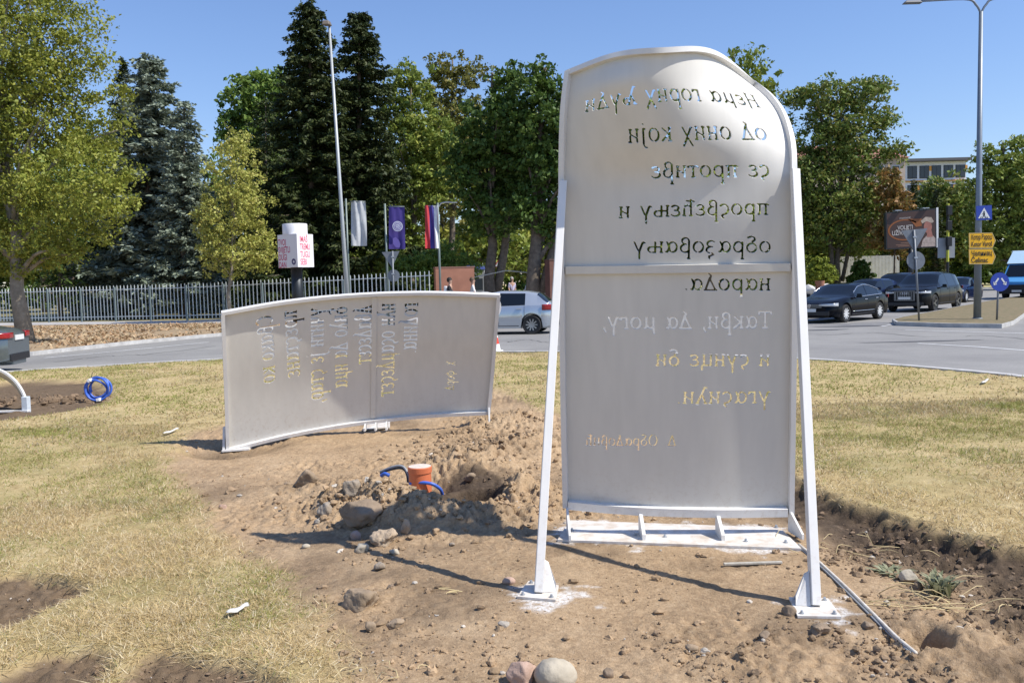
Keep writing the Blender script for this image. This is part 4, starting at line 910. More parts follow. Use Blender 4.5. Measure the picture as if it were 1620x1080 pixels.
for i, (off, lab, cm) in enumerate(((0, 'black cable bending up out of the soil left of the orange pipe', CABB), (5, 'grey cable lying along the black one left of the orange pipe', mat('grey_cable', (.30, .32, .34), .5)))):
    hose('power_cable', [PD(602, 748 - off * .4, 7.35), PD(616, 743 - off * .6, 7.3), PD(632, 740 - off * .7, 7.25), PD(641, 744 - off * .6, 7.22), PD(645 + off * .4, 756, 7.18), PD(645 + off * .5, 772, 7.15)], .010, cm, lab, 'cable')
hose('conduit_hose', [PD(603, 752, 7.3), PD(609, 749, 7.28), PD(616, 752, 7.27)], .016, BLUEHOSE, 'tiny end of blue conduit under the black and grey cables')
# coil
cc = Gg(154, 636); k = cc[1] / FPX; ctr = cc + np.array([0, .05, 19 * k])
cb = empty('conduit_coil', cc); setp(cb, 'coil of blue conduit standing on edge beside the dug strip in the grass', 'hose coil')
mb = MB(); pts = []
for t in np.linspace(0, 1, 180):
    a = t * 2 * math.pi * 4.2 + 2.2; r = (18.5 - 4.5 * abs(math.sin(t * 7.3)) * .6) * k * (1 - .12 * math.sin(a + t * 5)); pts.append(ctr + np.array([r * math.cos(a) + .02 * math.sin(t * 20), .10 * (t - .5) + .03 * math.sin(a * 1.3), r * math.sin(a) * .96 - .3 * abs(math.cos(a)) * .02]))
mb.tube(pts, .018, 8); fixp(mb.build('hose', BLUEHOSE, cb, smooth='all'), cb)
for a in (2.15, 4.9):
    p = ctr + np.array([17 * k * math.cos(a), -.03, 17 * k * math.sin(a)]); mb = MB()
    mb.box(p, (.05, .16, .055), Matrix.Rotation(-a, 3, 'Y')); fixp(mb.build('tape', mat('white_tape', (.8, .8, .8), .6), cb, bevel=.006), cb)
mb = MB(); mb.tube([ctr + np.array([-.12, 0, .1]), ctr + np.array([-.075, .0, .27])], .005, 5); mb.tube([tuple(p) for p in spline([ctr + np.array([.06, 0, .1]), ctr + np.array([.15, -.02, .03]), ctr + np.array([.08, 0, -.12]), ctr + np.array([-.06, .02, -.1])], 20)], .006, 5)
fixp(mb.build('wire', CABB, cb), cb)
# white cable on the right
def onground(pxs, lift): return [Gg(*p) + np.array([0, 0, lift]) for p in pxs]
WCAB = mat('dusty_white_cable', (.70, .67, .60), .6, col2=(.50, .44, .36), scale=14)
hose('cable', onground([(1264, 864), (1285, 882), (1316, 910), (1345, 938), (1372, 965), (1395, 988), (1420, 1012), (1449, 1037)], .012), .009, WCAB, 'long dusty white cable running past the right leg into the small hole', 'cable', n=70)
hose('cable', onground([(1267, 869), (1288, 888), (1314, 912), (1342, 940), (1369, 967), (1392, 990), (1417, 1013), (1440, 1034)], .006), .005, mat('grey_cable', (.30, .32, .34), .5), 'thin grey cable lying right beside the long white one', 'cable', n=70)
mb = MB(); a, b = Gg(1145, 895), Gg(1237, 892); mb.bar(Vector(a) + Vector((0, 0, .012)), Vector(b) + Vector((0, 0, .012)), .022, .014); o = mb.build('metal_slat', mat('weathered_slat', (.48, .45, .38), .6, .2, var=.2, scale=20), bevel=.003)
setp(o, 'thin weathered metal slat lying on the bare soil in front of the base plate', 'slat')
mb = MB(); a, b = Gg(1254, 878), Gg(1256 + 2, 884)
# scrap of paper in the grass, sliver of foil further back
def scrap(px0, px1, wd, label, name='paper_scrap', cat='litter', m=None):
    a, b = Gg(*px0), Gg(*px1); a = a + np.array([0, 0, .03]); b = b + np.array([0, 0, .035]); t = (b - a) / np.linalg.norm(b - a); sN = np.cross(t, [0, 0, 1]); V = []; K = 9
    for i in range(K):
        u = i / (K - 1); c = a + (b - a) * u
        for s in (-1, 0, 1): V.append(c + sN * s * wd / 2 * (1 - .5 * abs(2 * u - 1) ** 3 + .12 * math.sin(u * 21 + s)) + np.array([0, 0, .006 * math.sin(u * 9 + s * 1.3) + (.01 if s == 0 else 0)]))
    mb = MB(); mb.add(V, [(i * 3 + j, i * 3 + j + 1, (i + 1) * 3 + j + 1, (i + 1) * 3 + j) for i in range(K - 1) for j in range(2)])
    o = mb.build(name, m or mat('paper_white', (.60, .58, .53), .85), smooth='all'); sl = o.modifiers.new('t', 'SOLIDIFY'); sl.thickness = .002; setp(o, label, cat)
scrap((358, 979), (393, 966), .045, 'crumpled white scrap of paper lying in the dry grass')
scrap((258, 690), (282, 682), .05, 'pale sliver of foil lying in the grass left of the lying page')
scrap((1553, 609), (1563, 603), .05, 'small white scrap in the grass near the kerb on the right')
# straw and cut weeds
def strands(name, label, cat, px, n, L0, rad, m, up=.1, r=.002, seed=0):
    rg = np.random.default_rng(seed); c = Gg(*px); mb = MB()
    for i in range(n):
        a = rg.uniform(0, 6.28); q = c + np.array([rg.normal() * rad, rg.normal() * rad * .6, 0]); q[2] = gz(q[0], q[1]) + .01; L_ = L0 * rg.uniform(.5, 1.2); e = q + np.array([math.cos(a) * L_, math.sin(a) * L_ * .6, abs(rg.normal()) * up])
        mid = (q + e) / 2 + np.array([rg.normal() * .02, 0, abs(rg.normal()) * up * .5]); mb.tube([tuple(p) for p in spline([q, mid, e], 6)], [r, r, r, r * .9, r * .7, r * .3], 4)
    o = mb.build(name, m); setp(o, kind='stuff'); return o
WEED = leaf_mat('weed_leaf', [(.17, .19, .10), (.36, .36, .22), (.26, .26, .15)], .25)
def weed(label, px, n, hgt, rad, seed):
    rg = np.random.default_rng(seed); c = Gg(*px); e = empty('weed_plant', c); setp(e, label, 'plant'); mb = MB(); st = MB()
    for i in range(n):
        a = rg.uniform(0, 6.28); q = np.array([rg.normal() * rad * .3, rg.normal() * rad * .3, .0]); L_ = hgt * rg.uniform(.5, 1.2); tip = q + np.array([math.cos(a) * rad * 1.2, math.sin(a) * rad, L_]); mid = q * .4 + tip * .6 + np.array([0, 0, L_ * .25]); sd = np.array([-math.sin(a), math.cos(a), 0]) * rg.uniform(.006, .014)
        mb.add([q - sd * .4, q + sd * .4, mid + sd, mid - sd, tip], [(0, 1, 2, 3), (3, 2, 4)])
        if i % 4 == 0: st.tube([tuple(q), tuple(mid * .9)], .003, 4)
    mb.build('foliage', WEED, e); st.build('stem', mat('dry_stem', (.42, .34, .18), .8), e)
weed('wilted pale green weed with narrow leaves at the right edge of the dug ground', (1487, 940), 70, .09, .08, 3)
weed('flattened heap of cut green stalks left of the squarish tan stone', (1412, 908), 60, .035, .09, 4)
STRAW = mat('straw', (.58, .46, .24), .8)
strands('straw_stalks', 'dry straw stalks lying over the soil around the wilted weed', 'straw', (1470, 955), 26, .28, .18, STRAW, .05, .0025, 5)
strands('straw_stalks', 'few straw stalks on the dark soil under the turf step at the right', 'straw', (1360, 870), 18, .18, .2, STRAW, .04, .002, 6)
strands('straw_stalks', 'pale straw bits left of the left foot plate', 'straw', (722, 935), 5, .12, .05, STRAW, .01, .0025, 7)
strands('straw_stalks', 'pale straw bits at the bottom left of the bare soil', 'straw', (585, 1068), 9, .10, .08, STRAW, .02, .0025, 8)

# ================================================================== TREES
def leaf_mesh(name, C, size, m, parent, up=0.5, asp=0.55, rng=RNG, droop=0.0):
    """many single leaves (rhombi) at centres C"""
    n = len(C); nr = rng.normal(size=(n, 3)); nr[:, 2] += up; nr /= np.linalg.norm(nr, axis=1)[:, None]
    t = np.cross(nr, rng.normal(size=(n, 3))); t /= np.linalg.norm(t, axis=1)[:, None] + 1e-9
    if droop: t[:, 2] -= droop; t /= np.linalg.norm(t, axis=1)[:, None]
    b = np.cross(nr, t); s = (size * rng.uniform(.45, 1.5, n))[:, None]
    V = np.stack([C - t * s * .5, C + b * s * asp * .5 - t * s * .05, C + t * s * .5, C - b * s * asp * .5 - t * s * .05], 1).reshape(-1, 3)
    return np_mesh(name, V, np.arange(4 * n).reshape(-1, 4), m, parent)
BARK = mat('bark', (0.20, 0.16, 0.12), 0.9, col2=(0.10, 0.08, 0.06), scale=6, bump=.6, bscale=14)
BARKL = mat('pale_bark', (0.36, 0.32, 0.26), 0.85, col2=(0.20, 0.17, 0.13), scale=3, bump=.4, bscale=10)
def blob(px, py, r, D, ry=None, dz=0):
    return (PD(px, py, D + dz), r * D / FPX, (ry or r) * D / FPX)
def tree(name, label, base_px, D, blobs, lm, n_leaf, lsize, trunk_r=.25, bark=BARK, zbase=0.0, sub=55, limbs=10, lean_top=None, cat='tree', group='trees around the roundabout', seed=0, fork=None, rc=.45):
    """blobs: (px, py, radius px horizontally, radius px vertically, depth offset m)"""
    rg = np.random.default_rng(seed + 5); b = PD(base_px[0], base_px[1], D); b[2] = zbase
    e = empty(name, b); setp(e, label, cat, group)
    B = [blob(q[0], q[1], q[2], D, q[3], q[4] if len(q) > 4 else rg.uniform(-1, 1) * q[2] * D / FPX * .5) for q in blobs]
    vol = np.array([q[1] ** 2 * q[2] for q in B]); vol = vol ** .8; vol /= vol.sum(); subs = []; w_ = []
    for (c, rx, rz), f in zip(B, vol):
        k = max(3, int(sub * f * len(B) ** .5 * 2.2))
        d = rg.normal(size=(k, 3)); d /= np.linalg.norm(d, axis=1)[:, None]; rr = rg.random(k) ** .38 * np.where(rg.random(k) < .16, rg.uniform(1.05, 1.32, k), 1)
        p = c + d * rr[:, None] * np.array([rx, rx * .95, rz]); subs.append(p); w_.append(np.full(k, f / k))
    S = np.concatenate(subs); Wt = np.concatenate(w_); Wt /= Wt.sum()
    m_ = rg.multinomial(n_leaf, Wt); rad = .74 * rc * rg.uniform(.5, 1.35, len(S)) * max(.6, np.mean([q[1] for q in B]) ** .5 * .75)
    idx = np.repeat(np.arange(len(S)), m_); d = rg.normal(size=(n_leaf, 3)); d /= np.linalg.norm(d, axis=1)[:, None]
    C = S[idx] + d * (rg.random(n_leaf) ** .45 * rad[idx])[:, None] * np.array([1.15, 1.15, .75]); C = C[C[:, 2] > zbase + .25]
    leaf_mesh('crown', C - b, lsize, lm, e, rng=rg)
    mb = MB(); top = np.mean([q[0] for q in B], 0); zt = max(q[0][2] + q[2] * .5 for q in B); tp_ = np.array([top[0] if lean_top is None else PD(lean_top, base_px[1], D)[0], b[1], zt])
    path = [b * (1 - u) + tp_ * u + np.array([rg.normal() * .12, rg.normal() * .12, 0]) * (0 < u) for u in np.linspace(0, 1, 8)]
    path[0][2] = zbase - .1
    rr = [trunk_r * (1.25 if u == 0 else 1) * (1 - .8 * u) for u in np.linspace(0, 1, 8)]
    mb.tube([p - b for p in path], rr, 10)
    for i in rg.choice(len(S), min(limbs, len(S)), replace=False):
        tgt = S[i]; u = np.clip((tgt[2] - b[2]) / (zt - b[2]) * .62, .18, .85); p0 = b * (1 - u) + tp_ * u; mid = p0 * .5 + tgt * .5 + np.array([0, 0, .12 * np.linalg.norm(tgt - p0)])
        r0 = trunk_r * (1 - .8 * u) * .5; mb.tube([tuple(p - b) for p in spline([p0, mid, tgt], 7)], np.linspace(r0, r0 * .15, 7), 6)
    for fk in (fork or []):
        P_ = [PD(x, y, D) for x, y in fk[0]]; mb.tube([tuple(p - b) for p in spline(P_, 9)], np.linspace(fk[1], fk[1] * .5, 9), 8)
    mb.build('trunk', bark, e, smooth='all'); return e
def conifer(name, label, apex_px, base_y, D, half_px, lm, droop=.5, zbase=0.0, bottom=.06, dens=1.0, tw=.42, seed=0, squeeze=.9, group='conifers in the park', tail=0.0):
    rg = np.random.default_rng(seed + 77); a = PD(apex_px[0], apex_px[1], D); b = np.array([PD(apex_px[0], base_y, D)[0], D, zbase]); H = a[2] - zbase; R = half_px * D / FPX
    e = empty(name, b); setp(e, label, 'tree', group); C0, T0, U0_ = [], [], []
    z = H * bottom; mb = MB(); ax = a - b
    while z < H * .985:
        f = z / H; L0 = R * (1 - f) ** squeeze + .10; nb = int(8 + 4 * (1 - f))
        for _ in range(nb):
            an = rg.uniform(0, 6.283); L_ = L0 * rg.uniform(.72, 1.22); dirv = np.array([math.cos(an), math.sin(an), 0]); zz = z + rg.normal() * .12; k = max(3, int(L_ / .16))
            u = (np.arange(k) + .6) / k; u = np.clip(u, .12, 1)
            P_ = ax * (zz / H) + dirv * (u * L_)[:, None] + np.array([0, 0, 1]) * (-droop * L_ * (u ** 1.25) * .55 + .30 * L_ * droop * u ** 3 + (1 - f) * 0)[:, None]
            for s in (-1, 1, 0):
                side = np.array([-dirv[1], dirv[0], 0]) * s
                sp = rg.uniform(.5, 1.1, k)[:, None]
                t = dirv * .55 + side * .8 + np.array([0, 0, -tail - droop * .35]) if s else dirv + np.array([0, 0, -droop * .2 - tail * .6])
                t = t + rg.normal(size=(k, 3)) * .22; t /= np.linalg.norm(t, axis=1)[:, None]
                C0.append(P_); T0.append(t * sp * tw * (.65 + .5 * (1 - f)) * (1.0 if s else .8))
            if f < .55 and rg.random() < .35: mb.tube([tuple(p) for p in (ax * (zz / H), P_[k // 2], P_[-1])], [.05, .03, .01], 5)
        z += .30 + .10 * (1 - f)
    P_ = np.concatenate(C0); T = np.concatenate(T0); rep = max(1, int(round(dens * 2)))
    P_ = np.repeat(P_, rep, 0) + rg.normal(size=(len(P_) * rep, 3)) * .07; T = np.repeat(T, rep, 0) * rg.uniform(.7, 1.2, (len(P_), 1)) + rg.normal(size=P_.shape) * .05
    nrm = rg.normal(size=P_.shape) * .6 + np.array([0, 0, .8]); B_ = np.cross(nrm, T); B_ /= np.linalg.norm(B_, axis=1)[:, None] + 1e-9; wd = .062 * rg.uniform(.7, 1.4, (len(P_), 1)) * (tw / .42)
    V = np.stack([P_, P_ + T * .5 + B_ * wd, P_ + T, P_ + T * .5 - B_ * wd], 1).reshape(-1, 3)
    np_mesh('crown', V, np.arange(len(V)).reshape(-1, 4), lm, e)
    mb.tube([(0, 0, -.1), tuple(ax * .5), tuple(ax * .97)], [H * .016 + .06, H * .009 + .03, .02], 10); mb.build('trunk', BARK, e, smooth='all'); return e

L_PLANE = leaf_mat('plane_leaf', [(0.159, 0.201, 0.028), (0.280, 0.306, 0.042), (0.225, 0.244, 0.037), (0.355, 0.349, 0.066), (0.187, 0.233, 0.037)], .24)
L_YELLOW = leaf_mat('yellowing_leaf', [(0.293, 0.334, 0.070), (0.487, 0.476, 0.113), (0.412, 0.426, 0.098), (0.559, 0.489, 0.155)], .24)
L_GREEN = leaf_mat('green_leaf', [(0.104, 0.182, 0.033), (0.182, 0.273, 0.052), (0.143, 0.221, 0.039), (0.260, 0.338, 0.078)], .24)
L_OLIVE = leaf_mat('olive_leaf', [(0.142, 0.199, 0.034), (0.242, 0.303, 0.054), (0.185, 0.240, 0.041), (0.340, 0.350, 0.068)], .22)
L_DARK = leaf_mat('dark_leaf', [(0.050, 0.102, 0.020), (0.095, 0.156, 0.027), (0.066, 0.122, 0.022), (0.155, 0.217, 0.045)], .22)
L_AILAN = leaf_mat('long_green_leaf', [(0.104, 0.169, 0.033), (0.195, 0.260, 0.052), (0.143, 0.208, 0.039), (0.312, 0.286, 0.078), (0.130, 0.182, 0.039)], .22)
L_RUST = leaf_mat('rusty_leaf', [(.25, .19, .05), (.32, .16, .05), (.20, .20, .05)], .22)
L_BLUE = leaf_mat('blue_needles', [(0.152, 0.186, 0.132), (0.248, 0.293, 0.218), (0.343, 0.392, 0.295), (0.095, 0.128, 0.085)], .12, .6)
L_SPRUCE = leaf_mat('spruce_needles', [(0.022, 0.041, 0.012), (0.046, 0.066, 0.017), (0.071, 0.085, 0.022), (0.031, 0.048, 0.014)], .12, .6)
L_YEW = leaf_mat('yew_needles', [(.06, .10, .02), (.12, .17, .04), (.09, .13, .03)], .2)

tree('plane_tree', 'big yellow green plane tree filling the upper left corner, trunk on the leafy verge', (42, 541), 31,
     [(60, 350, 100, 70, 0), (120, 290, 92, 80, -1), (30, 220, 105, 90, 0), (150, 190, 58, 52, .5), (95, 120, 78, 60, 0), (25, 90, 110, 90, 0), (100, 30, 62, 50, 0), (-60, 300, 110, 120, 0), (-80, 120, 120, 120, 0), (20, -20, 90, 60, 0), (178, 300, 34, 40, -.6), (120, 385, 46, 34, 0), (45, 410, 60, 28, .5), (188, 150, 24, 18, 0), (170, 95, 26, 18, 0)],
     L_PLANE, 76000, .125, .25, BARKL, sub=150, limbs=22, lean_top=6, seed=1, fork=[([(12, 330), (-8, 210), (6, 172), (45, 156), (78, 143)], .09)], rc=.62, group='trees left of the lying panel')
conifer('blue_spruce', 'tallest blue grey spruce behind the white fence, just right of the plane tree', (235, 86), 505, 58, 106, L_BLUE, .38, tail=.05, seed=1, squeeze=.52, tw=.55, dens=1.3)
conifer('blue_spruce', 'shorter blue grey spruce between the tallest blue spruce and the small yellow tree', (291, 158), 503, 55, 62, L_BLUE, .38, tail=.05, seed=2, squeeze=.55, tw=.48, dens=1.2)
conifer('dark_spruce', 'dark green conifer half hidden between plane tree and blue spruce', (196, 92), 505, 66, 88, L_SPRUCE, .5, seed=3, dens=1.0)
conifer('dark_spruce', 'very tall black green spruce left of the leaning lamp post', (490, -8), 470, 54, 98, L_SPRUCE, .75, tail=.35, seed=4, squeeze=.56, dens=2.4)
conifer('dark_spruce', 'very tall black green spruce right of the leaning lamp post', (568, 8), 468, 56, 98, L_SPRUCE, .75, tail=.35, seed=5, squeeze=.60, dens=2.4)
conifer('dark_spruce', 'broad dark spruce behind the small yellow tree', (420, 150), 470, 66, 90, L_SPRUCE, .6, tail=.2, seed=12, squeeze=.6, dens=.6)
conifer('yew_tree', 'low bright green yew just right of the plane tree trunk', (95, 330), 500, 56, 52, L_YEW, .5, seed=6, squeeze=.5, tw=.4, dens=.6, bottom=.2)
tree('young_tree', 'slim yellow green young tree on the pavement in front of the white fence', (366, 503), 47,
     [(368, 400, 50, 42, 0), (362, 340, 56, 50, 0), (372, 275, 46, 48, 0), (376, 232, 26, 28, 0), (340, 385, 32, 30, 0), (405, 380, 32, 36, 0), (330, 345, 26, 24, 0), (415, 410, 26, 20, 0), (398, 320, 28, 34, 0)],
     L_YELLOW, 17000, .145, .10, BARKL, sub=100, limbs=14, seed=2, rc=.5, group='trees left of the lying panel')
tree('broadleaf_tree', 'bright green broad tree in the gap between blue spruces and dark spruce', (405, 470), 70, [(395, 160, 46, 44, 0), (425, 150, 40, 40, 0), (405, 215, 60, 44, 0), (365, 200, 26, 22, 0), (420, 280, 50, 44, 0), (440, 130, 26, 22, 0)], L_GREEN, 15000, .34, .3, sub=80, seed=3, rc=.6)
tree('broadleaf_tree', 'light olive tree right next to the right hand tall dark spruce', (655, 455), 62, [(650, 140, 42, 40, 0), (660, 215, 60, 50, 0), (655, 300, 58, 50, 0), (630, 180, 30, 40, 0), (690, 260, 46, 50, 0), (640, 360, 52, 36, 0)], L_OLIVE, 20000, .28, .3, sub=110, seed=4, rc=.5)
tree('broadleaf_tree', 'tallest olive brown tree behind the flags with two rounded tops', (715, 455), 70, [(697, 105, 26, 28, 0), (745, 110, 24, 30, 0), (715, 160, 48, 46, 0), (730, 230, 52, 60, 0), (700, 300, 50, 50, 0)], leaf_mat('bronze_leaf', [(.15, .16, .035), (.24, .22, .05), (.14, .16, .035), (.28, .23, .06)], .24), 15000, .28, .3, sub=90, seed=5, rc=.5)
tree('broadleaf_tree', 'dark tree with paired trunks right of the tricolour flag', (778, 462), 50, [(800, 130, 30, 32, 0), (790, 200, 66, 56, 0), (760, 280, 55, 50, 0), (820, 265, 56, 60, 0), (790, 335, 60, 40, 0), (735, 240, 34, 40, 0)], L_DARK, 22000, .25, .34, sub=120, seed=6, limbs=16, rc=.5, fork=[([(786, 462), (800, 380), (806, 300), (800, 220)], .26)])
tree('broadleaf_tree', 'dark tree with a thick trunk nearest the left leg of the tall panel', (845, 462), 48, [(846, 125, 34, 34, 0), (850, 195, 52, 56, 0), (875, 160, 30, 38, 0), (868, 270, 46, 56, 0), (900, 240, 60, 80, 0), (840, 330, 46, 36, 0), (890, 350, 40, 46, 0)], L_DARK, 20000, .25, .42, sub=110, seed=7, limbs=16, rc=.5, fork=[([(858, 462), (880, 380), (905, 300), (915, 200)], .28)])
tree('broadleaf_tree', 'tree whose dark round top shows above the right shoulder of the tall panel', (1120, 452), 80, [(1180, 125, 46, 44, 0), (1150, 170, 60, 60, 0), (1215, 150, 20, 24, 0), (1188, 92, 26, 18, 0), (1100, 200, 90, 80, 0), (1130, 300, 100, 80, 0)], L_OLIVE, 14000, .42, .4, sub=110, seed=8, rc=.6)
tree('ailanthus_tree', 'tall airy tree with several stems directly right of the tall panel', (1325, 448), 88, [(1300, 155, 44, 26, 0), (1365, 150, 42, 26, 0), (1335, 190, 60, 34, 0), (1262, 155, 28, 16, 0), (1398, 190, 22, 22, 0), (1290, 240, 52, 40, 0), (1350, 245, 52, 40, 0), (1320, 310, 66, 50, 0), (1390, 310, 36, 40, 0), (1420, 240, 28, 16, 0), (1285, 360, 50, 40, 0), (1360, 370, 46, 36, 0), (1250, 300, 44, 60, 0), (1245, 190, 14, 14, 0), (1385, 135, 22, 12, 0)],
     L_AILAN, 36000, .36, .3, sub=190, seed=9, limbs=26, rc=.8, fork=[([(1318, 445), (1312, 350), (1316, 240), (1290, 170)], .28), ([(1332, 445), (1350, 370), (1385, 290)], .22)], group='trees on the far side of the street')
tree('shrub_tree', 'small tree with rusty orange leaves right behind the billboard', (1418, 448), 84, [(1415, 330, 30, 40, 0), (1405, 290, 24, 26, 0), (1395, 370, 26, 30, 0), (1420, 385, 26, 20, 0)], L_RUST, 5000, .4, .12, sub=60, seed=10, rc=.6, group='trees on the far side of the street')
tree('broadleaf_tree', 'light green tree in front of the white and orange building', (1492, 445), 98, [(1490, 310, 40, 30, 0), (1510, 345, 40, 30, 0), (1465, 330, 24, 26, 0), (1530, 320, 26, 30, 0), (1520, 385, 36, 30, 0), (1470, 385, 36, 30, 0)], L_AILAN, 12000, .46, .2, sub=90, seed=11, rc=.7, group='trees on the far side of the street')
conifer('thuja_tree', 'narrow dark thuja left of the light green tree by the building', (1447, 282), 440, 95, 12, L_SPRUCE, .2, seed=8, squeeze=.45, tw=.5, dens=.6, group='thujas by the building')
conifer('thuja_tree', 'narrow dark thuja right of its twin, in front of the light green tree', (1481, 294), 440, 92, 11, L_SPRUCE, .2, seed=9, squeeze=.45, tw=.5, dens=.6, group='thujas by the building')
tree('broadleaf_tree', 'big olive tree with bare twigs on top at the right picture edge', (1600, 440), 78, [(1600, 290, 50, 46, 0), (1570, 340, 42, 46, 0), (1640, 310, 60, 70, 0), (1580, 260, 22, 26, 0), (1556, 245, 16, 20, 0), (1606, 232, 22, 14, 0), (1600, 385, 56, 34, 0), (1548, 290, 18, 26, 0), (1560, 395, 34, 30, 0)], L_OLIVE, 28000, .32, .3, sub=150, seed=12, limbs=26, rc=.6, group='trees on the far side of the street')
tree('bush', 'bright yellow green bush beside the white boulders on the right', (1297, 455), 84, [(1297, 430, 20, 18, 0), (1312, 436, 14, 12, 0), (1284, 438, 12, 12, 0), (1298, 414, 11, 10, 0)], leaf_mat('bright_leaf', [(.22, .28, .04), (.34, .38, .07), (.26, .32, .05)], .24), 4200, .34, .06, sub=50, seed=13, rc=.45, cat='bush', group='bushes on the far side of the street')
tree('bush', 'dark green bush under the airy tree, left of the pale wall', (1362, 450), 86, [(1362, 428, 15, 16, 0), (1372, 438, 10, 10, 0), (1350, 440, 10, 10, 0)], L_DARK, 2600, .34, .06, sub=40, seed=14, rc=.4, cat='bush', group='bushes on the far side of the street')
tree('hedge_shrub', 'rounded dark green shrub behind the brick wall, under the tricolour flag', (705, 458), 52, [(700, 410, 46, 28, 0), (670, 420, 40, 22, 0), (735, 425, 30, 20, 0), (640, 425, 30, 18, 0)], L_GREEN, 9000, .17, .06, sub=90, seed=15, rc=.35, cat='bush', group='shrubs behind the fence')
tree('hedge_shrub', 'low olive shrub behind the fence under the purple banner', (590, 462), 54, [(590, 415, 36, 26, 0), (560, 425, 30, 22, 0), (615, 400, 26, 24, 0)], L_OLIVE, 6500, .17, .06, sub=70, seed=16, rc=.35, cat='bush', group='shrubs behind the fence')
# deeper rows that close the view into the park and behind the street
deep = [(450, 260, 80, L_GREEN), (540, 250, 84, L_DARK), (620, 230, 82, L_OLIVE), (700, 215, 88, L_YELLOW), (780, 200, 80, L_OLIVE), (855, 210, 86, L_YELLOW), (930, 190, 84, L_DARK), (1010, 210, 82, L_OLIVE), (150, 230, 88, L_DARK), (70, 260, 84, L_OLIVE), (270, 270, 86, L_DARK), (350, 280, 88, L_GREEN), (-20, 250, 86, L_DARK), (1075, 330, 90, L_DARK), (1150, 335, 88, L_DARK), (1215, 330, 92, L_OLIVE)]
words = ['behind the leaning lamp post', 'behind the right hand tall spruce', 'behind the purple banner', 'glowing yellow behind the tricolour flag', 'behind the paired trunks', 'glowing yellow right behind the thick trunk', 'hidden mostly by the left part of the tall panel', 'hidden mostly by the middle of the tall panel', 'behind the blue spruces', 'behind the plane tree trunk', 'between the two blue spruces', 'behind the small yellow tree', 'at the far left picture edge', 'low, behind the middle of the tall panel', 'low, behind the right half of the tall panel', 'low, behind the right leg of the tall panel']
for i, (px, py, D, lm) in enumerate(deep):
    rg = np.random.default_rng(200 + i); bl_ = [(px + rg.uniform(-50, 50), py + rg.uniform(0, 200), rg.uniform(40, 65), rg.uniform(34, 55)) for _ in range(7)] + [(px, py, 46, 40), (px, 395, 70, 44)]
    tree('park_tree', 'background park tree ' + words[i], (px, 452), D, bl_, lm, 8000, .5, .32, sub=80, seed=20 + i, limbs=8, rc=.8, group='trees deep in the park')
for i, (px, py, lb) in enumerate([(1265, 330, 'dark background tree just right of the tall panel, low behind the airy tree'), (1345, 345, 'dark background tree filling the gap under the airy tree'), (1545, 370, 'background tree behind the yellow direction signs'), (1440, 395, 'low background tree behind the billboard post'), (1660, 330, 'background tree beyond the right picture edge, behind the blue van')]):
    rg = np.random.default_rng(300 + i); bl_ = [(px + rg.uniform(-28, 28), py + rg.uniform(-10, 70), rg.uniform(24, 38), rg.uniform(22, 34)) for _ in range(6)] + [(px, py + 70, 40, 26)]
    tree('park_tree', lb, (px, 440), 100, bl_, (L_DARK, L_OLIVE)[i % 2], 7000, .5, .2, sub=70, seed=40 + i, limbs=6, rc=.8, group='trees on the far side of the street')
for x0, x1, D, n, yt in ((-160, 1000, 112, 15000, 375), (1225, 1720, 128, 7000, 380)):
    px = RNG.uniform(x0, x1, n); C = np.array([PD(a, 450, D + RNG.uniform(-5, 5)) for a in px]); top = np.array([PD(a, yt + 26 * (vnoise(a * .021, .5, 5) + .6 * vnoise(a * .07, .2, 6)), D)[2] for a in px]); C[:, 2] = top * RNG.random(n) ** .8
    setp(leaf_mesh('far_wood', C, .95, L_DARK if D < 120 else L_OLIVE, None), kind='stuff')
# trunks inside the park, seen through the fence
for i, px in enumerate((116, 165, 208, 243, 285, 330)):
    D = 64 + 5 * (i % 3); p = PD(px, 470, D); e = empty('park_trunk_tree', (p[0], p[1], 0))
    setp(e, ('thin', 'slanting', 'dark', 'stout', 'slender', 'grey')[i] + ' park tree trunk seen through the white fence, ' + ('first', 'second', 'third', 'fourth', 'fifth', 'sixth')[i] + ' from the plane tree', 'tree', 'trunks behind the white fence')
    mb = MB(); mb.tube([(0, 0, -.1), (.05 * (i % 3 - 1), 0, 3), (.3 * (i % 3 - 1), 0, 8)], [.26, .2, .14], 10); mb.build('trunk', BARK, e, smooth='all')
    rg = np.random.default_rng(i); leaf_mesh('crown', rg.normal(size=(1800, 3)) * [1.6, 1.6, 1.1] + [0, 0, 8], .4, (L_DARK, L_SPRUCE)[i % 2], e, rng=rg)
# fallen leaves on the verge and under the trees
def litter(name, poly, n, size, m, z=0.0):
    P = np.array(poly); lo, hi = P.min(0), P.max(0); x = RNG.uniform(lo[0], hi[0], n * 3); y = RNG.uniform(lo[1], hi[1], n * 3); k = (poly_sd(P, x, y) < -.1) & (fbm(x * .5, y * .5, 3, 7) + RNG.normal(size=n * 3) * .3 > -.1); x, y = x[k][:n], y[k][:n]
    o = leaf_mesh(name, np.c_[x, y, np.full(len(x), z + .03)], size, m, None, up=1.6); setp(o, kind='stuff')
litter('fallen_leaves', [p for p in kerbL[2:]] + [tuple(FB + FN * 3.4 - FT * 4.9), (-24, 47), (-34, 44)], 10000, .14, leaf_mat('fallen_leaf', [(.42, .26, .14), (.50, .38, .23), (.36, .22, .12), (.46, .40, .25)], .1))

